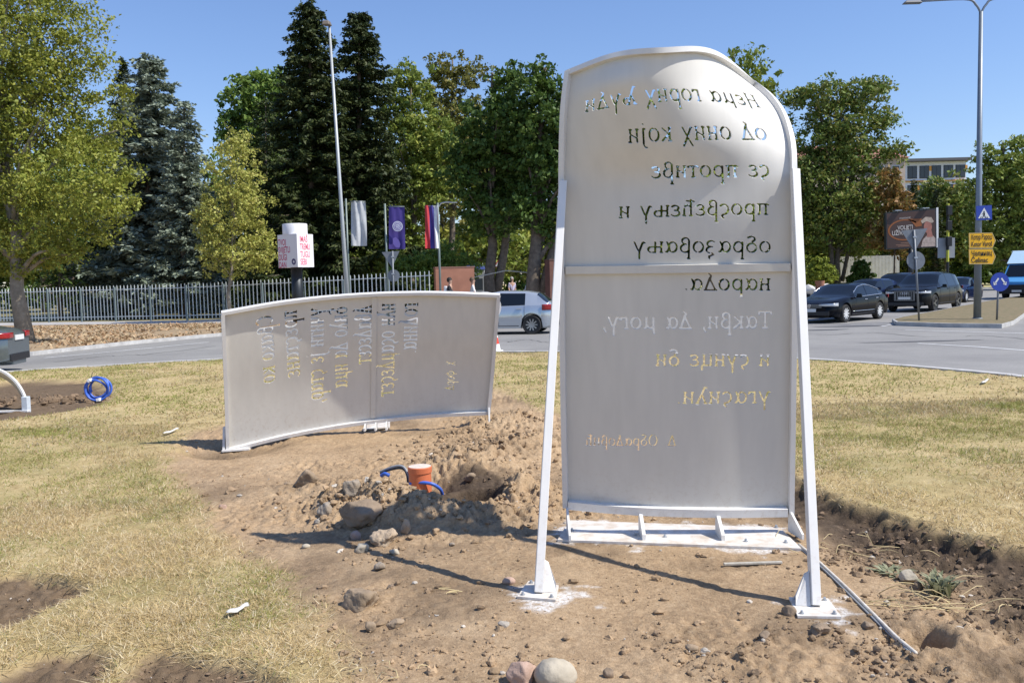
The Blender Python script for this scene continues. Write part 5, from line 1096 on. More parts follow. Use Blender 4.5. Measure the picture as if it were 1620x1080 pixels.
# ================================================================== FENCE, WALL, GATE
FENCE = mat('grey_green_fence_paint', (0.78, 0.83, 0.82), 0.5, col2=(0.64, 0.68, 0.66), scale=2)
fr = empty('picket_fence', (*FA, 0)); setp(fr, 'long pale grey metal picket fence with pointed bars along the park pavement', 'fence')
L_ = np.linalg.norm(FB - FA); nb = 18; bay = 2.5; start = -((nb * bay) - L_)
for i in range(nb):
    p0 = FA + FT * (start + i * bay); p1 = p0 + FT * bay; mb = MB(); npk = 10
    for k in range(npk):
        q = p0 + FT * (k + .5) * bay / npk; h = 2.1 + .27 * max(0, 1 + ((p0 + FT * (k + .5) * bay / npk - FB) @ FT) / 14); zb_f = h - 2.0
        u, v = FT * .019, np.array([-FT[1], FT[0]]) * .014
        V = [(*(q + a * u + b * v), z) for z in (zb_f, h - .07) for a, b in ((-1, -1), (1, -1), (1, 1), (-1, 1))] + [(*(q + FT * RNG.normal() * .012), h + RNG.normal() * .012)]
        mb.add(V, [(0, 1, 5, 4), (1, 2, 6, 5), (2, 3, 7, 6), (3, 0, 4, 7), (4, 5, 8), (5, 6, 8), (6, 7, 8), (7, 4, 8), (3, 2, 1, 0)])
    fixp(mb.build('picket_panel', FENCE, fr), fr)
    for z in (.28, 1.85): lf = [.27 * max(0, 1 + ((pp_ - FB) @ FT) / 14) for pp_ in (p0, p1)]; mb = MB(); mb.bar((*(p0 - v * 2.6), z + lf[0]), (*(p1 - v * 2.6), z + lf[1]), .03, .04); fixp(mb.build('rail', FENCE, fr), fr)
    mb = MB(); c = p0 - v * 5; mb.box((*c, 1.0), (.09, .09, 2.0), Matrix.Rotation(math.atan2(FT[1], FT[0]), 3, 'Z')); fixp(mb.build('post', mat('fence_post_paint', (.20, .25, .25), .5), fr), fr)
mb = MB(); pa_, pb_ = FB - FT * 14.5, FB + FT * .3; nv_ = np.array([-FT[1], FT[0]]) * .1
mb.add([(*(pa_ - nv_), -.1), (*(pb_ - nv_), -.1), (*(pb_ + nv_), -.1), (*(pa_ + nv_), -.1), (*(pa_ - nv_), .02), (*(pb_ - nv_), .32), (*(pb_ + nv_), .32), (*(pa_ + nv_), .02)], [(3, 2, 1, 0), (4, 5, 6, 7), (0, 1, 5, 4), (1, 2, 6, 5), (2, 3, 7, 6), (3, 0, 4, 7)])
fixp(mb.build('plinth', CONC, fr), fr)
BRICK = mat('terracotta_render', (0.34, 0.155, 0.10), 0.9, col2=(0.28, 0.125, 0.08), scale=1.4, bump=.15)
def wallbox(name, label, a, b, th, z0, z1, m, cap=None, cat='wall'):
    a = np.array(a, float); b = np.array(b, float); t = (b - a) / np.linalg.norm(b - a); n = np.array([-t[1], t[0]]) * th / 2
    e = empty(name, (*a, 0)); setp(e, label, cat); mb = MB(); mb.prism([tuple(a - n), tuple(b - n), tuple(b + n), tuple(a + n)], z0, z1); fixp(mb.build('wall', m, e), e)
    if cap:
        n2 = n * 1.12; a2, b2 = a - t * .03, b + t * .03; mb = MB(); mb.prism([tuple(a2 - n2), tuple(b2 - n2), tuple(b2 + n2), tuple(a2 + n2)], z1 + .002, z1 + .07); fixp(mb.build('coping', cap, e), e)
    return e
wa, wb = PD(688, 440, 45.2), PD(749, 440, 46.0)
wallbox('gate_wall', 'reddish brown rendered gate wall at the end of the white fence', wa[:2], wb[:2], .30, -.1, PD(720, 424, 45.6)[2], BRICK, mat('dark_coping', (.22, .11, .08), .8))
ga, gb_ = PD(866, 440, 47), PD(892, 440, 47.5)
wallbox('gate_wall', 'dark brown gate wall partly hidden behind the left leg of the tall panel', ga[:2], gb_[:2], .5, -.1, PD(870, 412, 47)[2], mat('dark_brown_render', (.13, .06, .045), .9, var=.2, scale=2), mat('dark_coping2', (.10, .055, .045), .8))
# small blue roofed kiosk behind the gate wall
kp = PD(753, 450, 55); kk = empty('guard_kiosk', (kp[0], kp[1], 0)); setp(kk, 'small grey kiosk with a blue roof panel behind the reddish gate wall', 'kiosk')
mb = MB(); mb.box((0, 0, 1.25), (1.1, 1.2, 2.5)); mb.build('cabin', mat('grey_cabin', (.35, .36, .36), .6, var=.1), kk)
mb = MB(); mb.box((0, 0, 2.64), (1.2, 1.3, .26), taper=.85); mb.build('roof', mat('blue_roof', (.06, .09, .32), .5), kk)
mb = MB(); mb.box((.15, -.605, 1.6), (.6, .02, .7)); mb.build('window', glass_mat('kiosk_glass', (.05, .06, .07)), kk)
# barrier arm across the park entry, small warning sign
bp0 = PD(741, 437, 49); be = PD(868, 436, 49); br_ = empty('barrier', (bp0[0], bp0[1], 0)); setp(br_, 'thin light barrier arm raised slightly over the park entry road', 'barrier')
mb = MB(); mb.tube([PD(744, 440, 49), PD(800, 428, 49), PD(865, 434, 49)], .03, 6); fixp(mb.build('arm', mat('pale_arm', (.5, .48, .42), .6), br_), br_)
mb = MB(); mb.box((bp0[0], bp0[1], .5), (.3, .3, 1.0)); fixp(mb.build('housing', GALV, br_), br_)
def plate(mb, pts_px, D, th=.02, m=0):
    P = [PD(x, y, D) for x, y in pts_px]; n = len(P); V = P + [p + np.array([0, th, 0]) for p in P]; mb.add(V, [tuple(range(n)), tuple(range(2 * n - 1, n - 1, -1))] + [(i, n + i, n + (i + 1) % n, (i + 1) % n) for i in range(n)], m)
ws = PD(788, 460, 52); we = empty('warning_sign', (ws[0], ws[1], 0)); setp(we, 'small triangular warning sign at the park entry among the trunks', 'traffic sign')
mb = MB(); plate(mb, [(780, 423), (796, 423), (788, 411)], 52); fixp(mb.build('sign_face', mat('warning_red', (.5, .08, .06), .5), we), we)
mb = MB(); plate(mb, [(783, 421.4), (793, 421.4), (788, 414)], 51.98, .01); fixp(mb.build('sign_field', mat('sign_white', (.75, .75, .73), .5), we), we)
mb = MB(); mb.tube([(ws[0], 52.05, 0), (ws[0], 52.05, PD(788, 413, 52)[2])], .03, 8); fixp(mb.build('pole', GALV, we), we)

# ================================================================== STREET FURNITURE
def text_mesh(s, height, m, name, parent, origin, ex, ez, align='LEFT', squeeze=1.0, bold=0.0, maxw=None):
    """flat lettering: origin = baseline start, ex reading direction, ez up (world vectors)"""
    c = bpy.data.curves.new(name, 'FONT'); c.body = s; c.size = 1; c.offset = bold
    o = bpy.data.objects.new(name, c); COL.objects.link(o); dg = bpy.context.evaluated_depsgraph_get(); me = bpy.data.meshes.new_from_object(o.evaluated_get(dg)); bpy.data.objects.remove(o); bpy.data.curves.remove(c)
    V = np.array([v.co for v in me.vertices]); 
    caph = 0.70; k = height / caph; V = V * k; V[:, 0] *= squeeze
    wd = V[:, 0].max()
    if maxw and wd > maxw: V[:, 0] *= maxw / wd; wd = maxw
    if align == 'CENTER': V[:, 0] -= wd / 2
    W = np.asarray(origin)[None] + V[:, :1] * np.asarray(ex)[None] + V[:, 1:2] * np.asarray(ez)[None]
    me.vertices.foreach_set('co', W.astype(np.float32).ravel()); me.update(); me.materials.clear()
    return fixp(link(name, me, m), parent) if False else _lnk(name, me, m, parent)
def _lnk(name, me, m, parent):
    o = link(name, me, m, parent); o.matrix_parent_inverse = Matrix.Translation(-parent.location); return o
UPV = np.array([0, 0, 1.0])
LAMPP = mat('lamp_pole_grey', (0.20, 0.235, 0.27), 0.45, .3, var=.08, scale=3)
# right double lamp post
rp_ = G(1546, 504, 0.02); D = rp_[1]; zt = PD(1553, 20, D)[2]
lr_ = empty('street_lamp', (rp_[0], rp_[1], .02)); setp(lr_, 'tall grey double-armed street lamp on the soil island carrying the yellow direction signs', 'street lamp')
tp_x = PD(1552, 20, D)[0] - rp_[0]
mb = MB(); mb.tube([(0, 0, 0), (tp_x * .38, 0, zt * .36), (tp_x, 0, zt)], [.125, .10, .065], 14); mb.lathe([(.17, 0), (.17, .02), (.13, .03)], (0, 0, 0), 14); mb.build('pole', LAMPP, lr_, smooth='all')
for sgn, far in ((-1, 2.0), (1, 2.0)):
    P_ = spline([(tp_x, 0, zt - .05), (tp_x + sgn * .16, 0, zt + .22), (tp_x + sgn * .5, 0, zt + .42), (tp_x + sgn * far, 0, zt + .40)], 14); mb = MB(); mb.tube([tuple(p) for p in P_], .038, 8); a_ = mb.build('arm', LAMPP, lr_, smooth='all')
    mb = MB(); mb.box((tp_x + sgn * (far + .28), 0, zt + .37), (.62, .24, .09), taper=.7); mb.build('lamp_head', mat('lamp_head_grey', (.12, .13, .14), .5), a_, bevel=.02)
# left leaning lamp post
lb = PD(551, 470, 35); lb[2] = 0; tpl = PD(521, 42, 35)
ll = empty('street_lamp', lb); setp(ll, 'tall pale street lamp leaning left in front of the two very tall dark spruces', 'street lamp'); d = tpl - lb
mb = MB(); mb.tube([(0, 0, 0), tuple(d * .33), tuple(d)], [.10, .075, .045], 12); mb.build('pole', mat('pale_pole', (.40, .42, .42), .5, .25, var=.08), ll, smooth='all')
mb = MB(); mb.box(tuple(d + np.array([-.05, -.22, .06])), (.30, .62, .16), Matrix.Rotation(.15, 3, 'X'), taper=.7); mb.build('lamp_head', mat('lamp_head_brown', (.16, .13, .10), .6), ll, bevel=.03)
# small single lamp deep in the entry
sl0 = PD(699, 460, 49); s0 = np.array([sl0[0] - .1, 49, 0]); zt2 = PD(700, 331, 49)[2]
sl_ = empty('street_lamp', s0); setp(sl_, 'slender pale street lamp with one curved arm just behind the tricolour flag', 'street lamp')
mb = MB(); mb.tube([tuple(p) for p in spline([(0, 0, 0), (0, 0, zt2 * .9), (.12, 0, zt2 + .2), (.4, 0, zt2 + .36), (.75, 0, zt2 + .36)], 24)], .04, 8); mb.build('pole', mat('pale_lamp', (.62, .60, .54), .5), sl_, smooth='all')
mb = MB(); mb.box((.9, 0, zt2 + .34), (.4, .16, .07)); mb.build('lamp_head', mat('pale_lamp2', (.6, .58, .52), .5), sl_, bevel=.02)

# ---- flags
def flag(name, label, pts, D, stripes, pole_x, seed):
    """pts: (x left, y top, x right, y bottom)"""
    xl, yt, xr, yb = pts; b = PD(pole_x, 470, D); b[2] = 0; e = empty(name, b); setp(e, label, 'flag', 'banners along the park fence'); rg = np.random.default_rng(seed)
    mb = MB(); zt = PD(pole_x, yt - 4, D)[2]; mb.tube([(0, 0, 0), (0, 0, zt)], [.05, .04], 8); a = PD(xl - 1, yt + 1, D) - b; c = PD(xr, yt + 1, D) - b; mb.tube([tuple(a), tuple(c)], .018, 6); mb.build('pole', mat('flag_pole', (.18, .22, .20), .5, .3), e, smooth='all')
    n = len(stripes); NU, NV = 8, 26
    for si, m in enumerate(stripes):
        V = []
        for j in range(NV + 1):
            for i in range(NU + 1):
                u = (si + i / NU) / n; v = j / NV; p = PD(xl + (xr - xl) * u + 3.5 * v * (1 if seed != 2 else .4) * (u * .6 + .3), yt + (yb - yt) * v, D) - b
                p[1] += (.07 * math.sin(u * 7 + v * 2.5 + seed) * (.3 + v) + .05 * math.sin(u * 15 - v * 4 + seed)) * (1 if seed != 2 else .3); V.append(p)
        F = [(j * (NU + 1) + i, j * (NU + 1) + i + 1, (j + 1) * (NU + 1) + i + 1, (j + 1) * (NU + 1) + i) for j in range(NV) for i in range(NU)]
        mb = MB(); mb.add(V, F); o = mb.build('cloth' if n == 1 else 'stripe', m, e, smooth='all')
    return e, b
cl = lambda n, c: mat(n, c, .8, var=.05, scale=6)
flag('banner', 'pale silver grey banner hanging next to the leaning lamp post', (555, 318, 578, 389), 38, [cl('silver_cloth', (.55, .56, .56))], 553, 1)
fe, fb = flag('banner', 'purple banner with a white round emblem above the back of the yield sign', (615, 326, 640, 394), 36, [cl('purple_cloth', (.06, .04, .22))], 614, 2)
flag('flag', 'tricolour flag hung lengthwise with red, blue and white stripes', (672, 325, 693, 393), 36, [cl('flag_red', (.50, .04, .05)), cl('flag_blue', (.07, .06, .28)), cl('flag_white', (.80, .80, .82))], 697, 3)
WH = cl('emblem_white', (.62, .62, .72)); PU = cl('emblem_purple', (.16, .12, .40))
def disc(mb, cx, cy, r, D, r2=0, n=28):
    a = [(cx + r * math.cos(t), cy + r * math.sin(t)) for t in np.linspace(0, 2 * math.pi, n, endpoint=False)]
    if not r2: mb.add([PD(x, y, D) for x, y in a], [tuple(range(n))]); return
    b = [(cx + r2 * math.cos(t), cy + r2 * math.sin(t)) for t in np.linspace(0, 2 * math.pi, n, endpoint=False)]
    mb.add([PD(x, y, D) for x, y in a + b], [(i, (i + 1) % n, n + (i + 1) % n, n + i) for i in range(n)])
mb = MB(); disc(mb, 629, 358, 8.2, 35.85); o = fixp(mb.build('emblem', WH, fe), fe)
mb = MB(); disc(mb, 629, 358, 6.6, 35.84, 5.8); disc(mb, 629, 358, 4.4, 35.84, 3.7); disc(mb, 628, 359, 2.4, 35.84, 1.8); mb.build('emblem_ring', PU, o)
mb = MB(); mb.add([PD(x, y, 35.83) for x, y in [(621.5, 377), (622, 386), (626, 391), (632, 392), (633.5, 386), (631, 380), (626, 375)]], [tuple(range(7))]); fixp(mb.build('leaf_emblem', PU, fe), fe)
# ---- kiosk-like advertising box with a drum on top
A_DB = 43; pbx = PD(467, 470, A_DB); kb = empty('advertising_pillar', (pbx[0], pbx[1], 0)); setp(kb, 'white square advertising box with pink lettering and a round drum on top', 'advertising pillar')
def ab(px, py, D): return PD(px, py, D) - np.array([pbx[0], pbx[1], 0])
zb0, zt0 = PD(467, 423, A_DB)[2], PD(467, 371, A_DB)[2]; c0 = ab(470.5, 400, A_DB - .75); cL = ab(440, 400, A_DB + .10); cR = ab(496, 400, A_DB + .25); cB = cL + cR - c0
mb = MB(); mb.prism([(p[0], p[1]) for p in (c0, cR, cB, cL)], zb0, zt0); mb.build('box', mat('ad_white', (.80, .79, .80), .5, var=.02), kb)
mid = (cL + cR) / 2; rr = abs(PD(486, 360, A_DB)[0] - PD(447, 360, A_DB)[0]) / 2; zz = PD(467, 355, A_DB)[2]
mb = MB(); mb.lathe([(rr, zt0), (rr, zz), (rr * .97, zz + .03), (0, zz + .03)], (mid[0], mid[1], 0), 36); mb.build('drum', mat('ad_white2', (.82, .82, .84), .4), kb, smooth=True)
mb = MB(); mb.tube([(mid[0], mid[1], 0), (mid[0], mid[1], zb0)], .28, 14); mb.build('post', DARKMETAL, kb, smooth='all')
PINK = mat('pink_print', (.75, .12, .20), .6); DPINK = mat('dark_pink_print', (.62, .06, .16), .6)
def facetext(lines, p0, p1, m, hgt, x0, ztop, gap, nm='lettering'):
    ex = (p1 - p0); L0 = np.linalg.norm(ex[:2]); ex = np.array([ex[0], ex[1], 0]) / L0; nrm = np.array([ex[1], -ex[0], 0])
    for i, t in enumerate(lines):
        o = p0 * np.array([1, 1, 0]) + ex * x0 * L0 + nrm * .006 + UPV * (ztop - i * gap - hgt) + np.array([pbx[0], pbx[1], 0]); text_mesh(t, hgt, m, nm, kb, o, ex, UPV, squeeze=.62, bold=.012, maxw=L0 * .62)
facetext(['IMAŠ', 'TREMU', 'TUGU', 'SEBI'], c0, cR, PINK, .29, .16, zt0 - .10, .36)
facetext(['TVOJ', 'SVIJETLI', 'DUGI', 'DAN'], cL, c0, DPINK, .29, .02, zt0 - .22, .36)
ex = (c0 - cL); ex /= np.linalg.norm(ex); nr = np.array([ex[1], -ex[0], 0]); oc = cL + ex * np.linalg.norm(c0 - cL) * .80; oc[2] = zb0 + .26; oc = oc + nr * .008
mb = MB(); n = 24; V = [oc + (ex * math.cos(t) + UPV * math.sin(t)) * r for r in (.15, .06) for t in np.linspace(0, 2 * math.pi, n, endpoint=False)]; mb.add(V, [(i, (i + 1) % n, n + (i + 1) % n, n + i) for i in range(n)]); mb.build('round_mark', mat('navy_print', (.07, .06, .16), .6), kb)

# ---- traffic signs
def post_sign(name, label, base_px, top_px, D, r, zb, cat='traffic sign', m=mat('sign_pole_grey', (.20, .215, .235), .5, .2)):
    b = PD(*base_px, D); b[2] = zb; t = PD(*top_px, D); e = empty(name, b); setp(e, label, cat); mb = MB(); mb.tube([(0, 0, 0), tuple(t - b)], r, 10); mb.build('pole', m, e, smooth='all'); return e
def yback(label, D, base_px, top_px, tri, dcx, dcy, dr, zb):
    e = post_sign('yield_sign', label, base_px, top_px, D, .033, zb)
    mb = MB(); plate(mb, tri, D + .035, .02); fixp(mb.build('triangle_plate', SIGNBACK, e), e)
    mb = MB(); cx, cy = dcx, dcy; a = [(cx + dr * math.cos(t), cy + dr * math.sin(t)) for t in np.linspace(0, 2 * math.pi, 28, endpoint=False)]; plate(mb, a, D + .035, .018); fixp(mb.build('round_plate', SIGNBACK, e), e)
    mb = MB()
    a = [(cx + 1.0 * dr * math.cos(t), cy + 1.0 * dr * math.sin(t)) for t in np.linspace(-1.2, .9, 14)] ; b2 = [(cx + .9 * dr * math.cos(t), cy + .9 * dr * math.sin(t)) for t in np.linspace(.9, -1.2, 14)]
    mb = MB()
    for y0 in (tri[0][1] * .7 + tri[2][1] * .3, dcy - dr * .3): c = PD(base_px[0] + (top_px[0] - base_px[0]) * (base_px[1] - y0) / (base_px[1] - top_px[1]), y0, D); mb.box(c, (.11, .075, .05))
    fixp(mb.build('clamp', GALV, e), e); return e
Dr = G(1454, 507, .02)[1]
yback('back of a yield sign above a round sign, on a thin post before the billboard', Dr, (1454, 507), (1446, 364), [(1426, 365), (1467.5, 361), (1447, 398)], 1449, 412, 14.5, .02)
yback('back of a yield sign above a round sign, under the purple banner', 35, (622, 470), (621, 397), [(604, 399), (632, 397), (620, 423)], 622.5, 436, 9.7, 0)
# blue keep-either-side sign
Da = G(1577, 506, .02)[1]; ar = post_sign('arrow_sign', 'round blue sign with two white arrows pointing down left and right on a post', (1577, 506), (1580, 432), Da, .032, .02)
def circ(cx, cy, r, n=36): return [(cx + r * math.cos(t), cy + r * math.sin(t)) for t in np.linspace(0, 2 * math.pi, n, endpoint=False)]
BLUE = mat('sign_blue', (0.025, 0.06, 0.36), 0.4); SW = mat('sign_white', (.75, .75, .73), .5)
mb = MB(); plate(mb, circ(1582, 446, 14.8), Da - .07, .02); f_ = fixp(mb.build('sign_face', BLUE, ar), ar)
mb = MB()
def arrow(mb, tail, tip, w_, D, head=5.2):
    t = np.array(tail, float); p = np.array(tip, float); d = (p - t) / np.linalg.norm(p - t); n = np.array([-d[1], d[0]])
    q = p - d * head * .5
    for poly in ([t - n * w_, q - n * w_, q + n * w_, t + n * w_], [p + d * .8, p - d * head * .75 + n * head * .72, p - d * head * .75 - n * head * .72]): mb.add([PD(*x, D) for x in poly], [tuple(range(len(poly)))])
arrow(mb, (1579.8, 440), (1572.6, 450.6), 1.25, Da - .075, 5); arrow(mb, (1584.4, 440), (1591.6, 450.4), 1.25, Da - .075, 5)
o = fixp(mb.build('arrows', SW, ar), ar)
# pedestrian crossing sign and yellow direction signs hang on the double lamp post
cs = empty('crossing_sign', PD(1561, 336, D)); setp(cs, 'square blue pedestrian crossing sign high on the double-armed lamp post', 'traffic sign')
mb = MB(); plate(mb, [(1544.5, 326), (1569, 324.5), (1569.5, 347.5), (1545, 348.5)], D - .16, .02); fixp(mb.build('sign_face', BLUE, cs), cs)
mb = MB(); mb.add([PD(x, y, D - .165) for x, y in ((1547.5, 345.5), (1557, 328.5), (1566.5, 345))], [(0, 1, 2)]); tri_ = fixp(mb.build('white_triangle', SW, cs), cs)
mb = MB()
for poly in ([(1556, 334), (1558, 334), (1558, 336), (1556, 336)], [(1555.6, 336.5), (1558.4, 336.5), (1558.2, 340.5), (1555.8, 340.5)], [(1555.8, 340.4), (1557, 340.4), (1555, 345), (1553.6, 345)], [(1557, 340.4), (1558.2, 340.4), (1560.4, 345), (1559, 345)], [(1551, 345.2), (1552, 342.5), (1553, 342.5), (1552.4, 345.2)], [(1561.4, 345.2), (1561, 342.5), (1562, 342.5), (1563, 345.2)], [(1555.6, 337), (1554, 339.6), (1553.6, 339.2), (1555.2, 336.6)]): mb.add([PD(x, y, D - .17) for x, y in poly], [tuple(range(len(poly)))])
fixp(mb.build('walking_figure', BLACK, cs), cs)
YEL = mat('sign_yellow', (.90, .47, .008), .45); YB = mat('sign_black', (.02, .02, .02), .5)
for nm, y0, y1, t1, t2, lb in (('upper', 368.5, 392.5, 'Котор Варош', 'Kotor Varoš', 'upper yellow arrow sign reading Котор Варош, Kotor Varoš'), ('lower', 393.8, 418, 'Челинац', 'Čelinac', 'lower yellow arrow sign reading Челинац, Čelinac')):
    ds = empty('direction_sign', PD(1552, (y0 + y1) / 2, D - .2)); setp(ds, lb, 'direction sign', 'yellow direction signs on the lamp post')
    mb = MB(); plate(mb, [(1533, y0), (1570, y0 - .4), (1575.5, (y0 + y1) / 2), (1570.5, y1 - .2), (1533.6, y1)][::1], D - .22, .03); fixp(mb.build('sign_face', YEL, ds), ds)
    mb = MB(); fr_ = [(1533, y0), (1570, y0 - .4), (1575.5, (y0 + y1) / 2), (1570.5, y1 - .2), (1533.6, y1)]; inn = [(1533.9, y0 + .9), (1569.5, y0 + .5), (1574.3, (y0 + y1) / 2), (1570, y1 - 1.1), (1534.5, y1 - .9)]
    mb.add([PD(x, y, D - .224) for x, y in fr_ + inn], [(i, (i + 1) % 5, 5 + (i + 1) % 5, 5 + i) for i in range(5)]); fixp(mb.build('border', YB if False else mat('sign_border', (.60, .45, .2), .5), ds), ds)
    H_ = (y1 - y0)
    for t, yy in ((t1, y0 + H_ * .46), (t2, y0 + H_ * .90)):
        o = PD(1536.5, yy, D - .228); text_mesh(t, .165, YB, 'lettering', ds, o, R0 * math.cos(ROLL) + UPV * 0.005, UPV, squeeze=.80, bold=.02, maxw=.70)
    mb = MB(); c = PD(1547, (y0 + y1) / 2, D - .12); mb.box(c, (.34, .10, .06)); fixp(mb.build('clamp', GALV, ds), ds)
# billboard
DB = 66; bb = PD(1443, 440, DB); be_ = empty('billboard', (bb[0], bb[1], 0)); setp(be_, 'dark brown billboard with an orange ring, white slogan and a woman in a pale hat', 'billboard')
q4 = [(1401, 336.5), (1481, 329.5), (1481.5, 391), (1402, 394.5)]
mb = MB(); plate(mb, q4, DB, .35); fixp(mb.build('frame', DARKMETAL, be_), be_)
mb = MB(); mb.add([PD(1481.2, 328.5, DB), PD(1484.5, 328, DB), PD(1484.8, 391, DB), PD(1481.8, 391.5, DB), PD(1484.5, 328, DB + .4), PD(1484.8, 391, DB + .4)], [(0, 1, 2, 3), (1, 4, 5, 2)]); fixp(mb.build('side_trim', SW, be_), be_)
inn = [(1402.8, 338), (1479.5, 331.5), (1480, 389.5), (1403.6, 393)]
def bbx(u, v): 
    a, b, c, d = [np.array(p) for p in inn]; p = (a * (1 - u) + b * u) * (1 - v) + (d * (1 - u) + c * u) * v; return p
def bpoly(mb, pts, dz): mb.add([PD(*bbx(u, v), DB - dz) for u, v in pts], [tuple(range(len(pts)))])
mb = MB(); bpoly(mb, [(0, 0), (1, 0), (1, 1), (0, 1)], .01); fixp(mb.build('poster', mat('poster_brown', (.045, .025, .02), .45, col2=(.07, .035, .025), scale=.6), be_), be_)
def ringp(mb, cu, cv, ru, rv, w_, a0, a1, dz, n=40):
    A = np.linspace(math.radians(a0), math.radians(a1), n); o = [(cu + ru * math.cos(a), cv - rv * math.sin(a)) for a in A]; i_ = [(cu + (ru - w_) * math.cos(a), cv - (rv - w_ * 1.1) * math.sin(a)) for a in A]
    mb.add([PD(*bbx(u, v), DB - dz) for u, v in o + i_], [(k, k + 1, n + k + 1, n + k) for k in range(n - 1)])
mb = MB(); ringp(mb, .36, .50, .34, .30, .035, 40, 300, .02); bpoly(mb, [(.42, .20), (.72, .22), (.72, .42), (.6, .44), (.52, .30)], .02); fixp(mb.build('orange_ring', mat('poster_orange', (.28, .09, .02), .5), be_), be_)
for t, u, v, h in (('VOLJETI', .22, .49, .30), ('UŽIVATI', .10, .64, .33)): text_mesh(t, h, mat('poster_white', (.50, .46, .42), .5), 'slogan', be_, PD(*bbx(u, v), DB - .03), R0 + UPV * .055, UPV, squeeze=.75, bold=.02, maxw=1.5)
text_mesh('moment', .17, mat('poster_grey', (.40, .36, .33), .5), 'slogan', be_, PD(*bbx(.26, .19), DB - .03), R0 + UPV * .055, UPV, bold=.01, maxw=1.1)
mb = MB(); bpoly(mb, [(.70, 1), (.74, .80), (.82, .70), (.93, .68), (1.0, .78), (1.0, 1)], .02); fixp(mb.build('dress', mat('poster_dress', (.42, .33, .28), .6, var=.25, scale=6), be_), be_)
mb = MB(); bpoly(mb, [(.76 + .085 * (1 + math.cos(t)) , .46 + .17 * math.sin(t)) for t in np.linspace(0, 6.28, 20, endpoint=False)], .025); bpoly(mb, [(.83, .58), (.92, .56), (.95, .74), (.82, .74)], .022); fixp(mb.build('face', mat('poster_skin', (.36, .15, .11), .6, var=.15, scale=4), be_), be_)
mb = MB(); bpoly(mb, [(.70, .28), (.80, .18), (.92, .20), (.97, .32), (.93, .36), (.82, .30), (.73, .36)], .03); fixp(mb.build('hat', mat('poster_hat', (.45, .36, .28), .6, var=.2, scale=5), be_), be_)
mb = MB()
for v, a, b in ((.86, .28, .56), (.91, .18, .50), (.95, .22, .46)): bpoly(mb, [(a, v), (b, v - .005), (b, v + .012), (a, v + .015)], .02)
fixp(mb.build('small_print', mat('poster_print', (.30, .16, .10), .6), be_), be_)
zb_ = PD(1443, 392, DB)[2]; mb = MB(); mb.tube([(bb[0], DB + .2, -.1), (bb[0], DB + .2, zb_ + .5)], .18, 12); fixp(mb.build('post', DARKMETAL, be_, smooth='all'), be_)
for u in (.22, .78): mb = MB(); c = PD(*bbx(u, -.06), DB); mb.box(c, (.5, .5, .06)); mb.box(c + np.array([0, .3, -.05]), (.08, .7, .06)); fixp(mb.build('floodlight', GALV, be_), be_)
# striped traffic light post
TD = 58; tl = PD(1499, 440, TD); te = empty('traffic_light', (tl[0], tl[1], 0)); setp(te, 'yellow and black striped traffic light post right of the billboard', 'traffic light')
zt = PD(1499, 322, TD)[2]; mb = MB(); mb2 = MB(); k = 8
for i in range(k): (mb if i % 2 else mb2).tube([(0, 0, zt * i / k), (0, 0, zt * (i + 1) / k)], .085, 10)
mb.build('yellow_band', mat('post_yellow', (.55, .55, .06), .5), te, smooth=True); mb2.build('black_band', BLACK, te, smooth=True)
for y in (333, 357, 382): c = PD(1499, y, TD)[2]; mb = MB(); mb.box((0, -.16, c), (.32, .24, .62)); mb.build('signal_head', BLACK, te, bevel=.03)
mb = MB(); mb.box((-.05, .1, PD(1499, 392, TD)[2]), (1.1, .06, 1.3)); mb.build('back_board', mat('board_grey', (.32, .33, .34), .6), te)
# traffic cone
cn = Gg(786, 552); k = 24
cn = G(783, 557.5, ROAD_Z); ce = empty('traffic_cone', (cn[0], cn[1], ROAD_Z)); setp(ce, 'red and white traffic cone peeping out behind the right end of the lying page', 'traffic cone')
mb = MB(); mb.box((0, 0, .025), (.42, .42, .05)); mb.build('base', mat('cone_white', (.75, .74, .72), .6), ce, bevel=.01)
for i, (a, b, cm) in enumerate(((.05, .22, 'w'), (.22, .38, 'r'), (.38, .54, 'w'), (.54, .72, 'r'))):
    r0, r1 = .16 * (1 - a / .82), .16 * (1 - b / .82); mb = MB(); mb.lathe([(r0, a), (r1, b)] + ([(0, b)] if i == 3 else []), n=20); mb.build('band', mat('cone_white', (.75, .74, .72)) if cm == 'w' else mat('cone_red', (.62, .06, .03), .5), ce, smooth=True)
# ---- far right: pale wall/fence, boulders, buildings
a_, b__ = PD(1322, 440, 92), PD(1424, 440, 92)
fw = empty('slat_fence', (a_[0], a_[1], 0)); setp(fw, 'pale grey slat fence behind the parked cars, right of the airy tree', 'fence')
zt = PD(1370, 405, 92)[2]; nsl = 46; mb = MB()
for i in range(nsl): x = a_[0] + (b__[0] - a_[0]) * i / nsl; mb.box((x, 92, zt / 2), (.11, .03, zt))
fixp(mb.build('slat_panel', mat('slat_white', (.62, .62, .60), .6, var=.1, scale=1), fw), fw)
for z in (.5, zt - .5): mb = MB(); mb.bar((a_[0], 92.04, z), (b__[0], 92.04, z), .04, .08); fixp(mb.build('rail', GALV, fw), fw)
mb = MB(); mb.box(((a_[0] + b__[0]) / 2, 91.9, .3), (b__[0] - a_[0], .2, .6)); fixp(mb.build('plinth', BRICK, fw), fw)
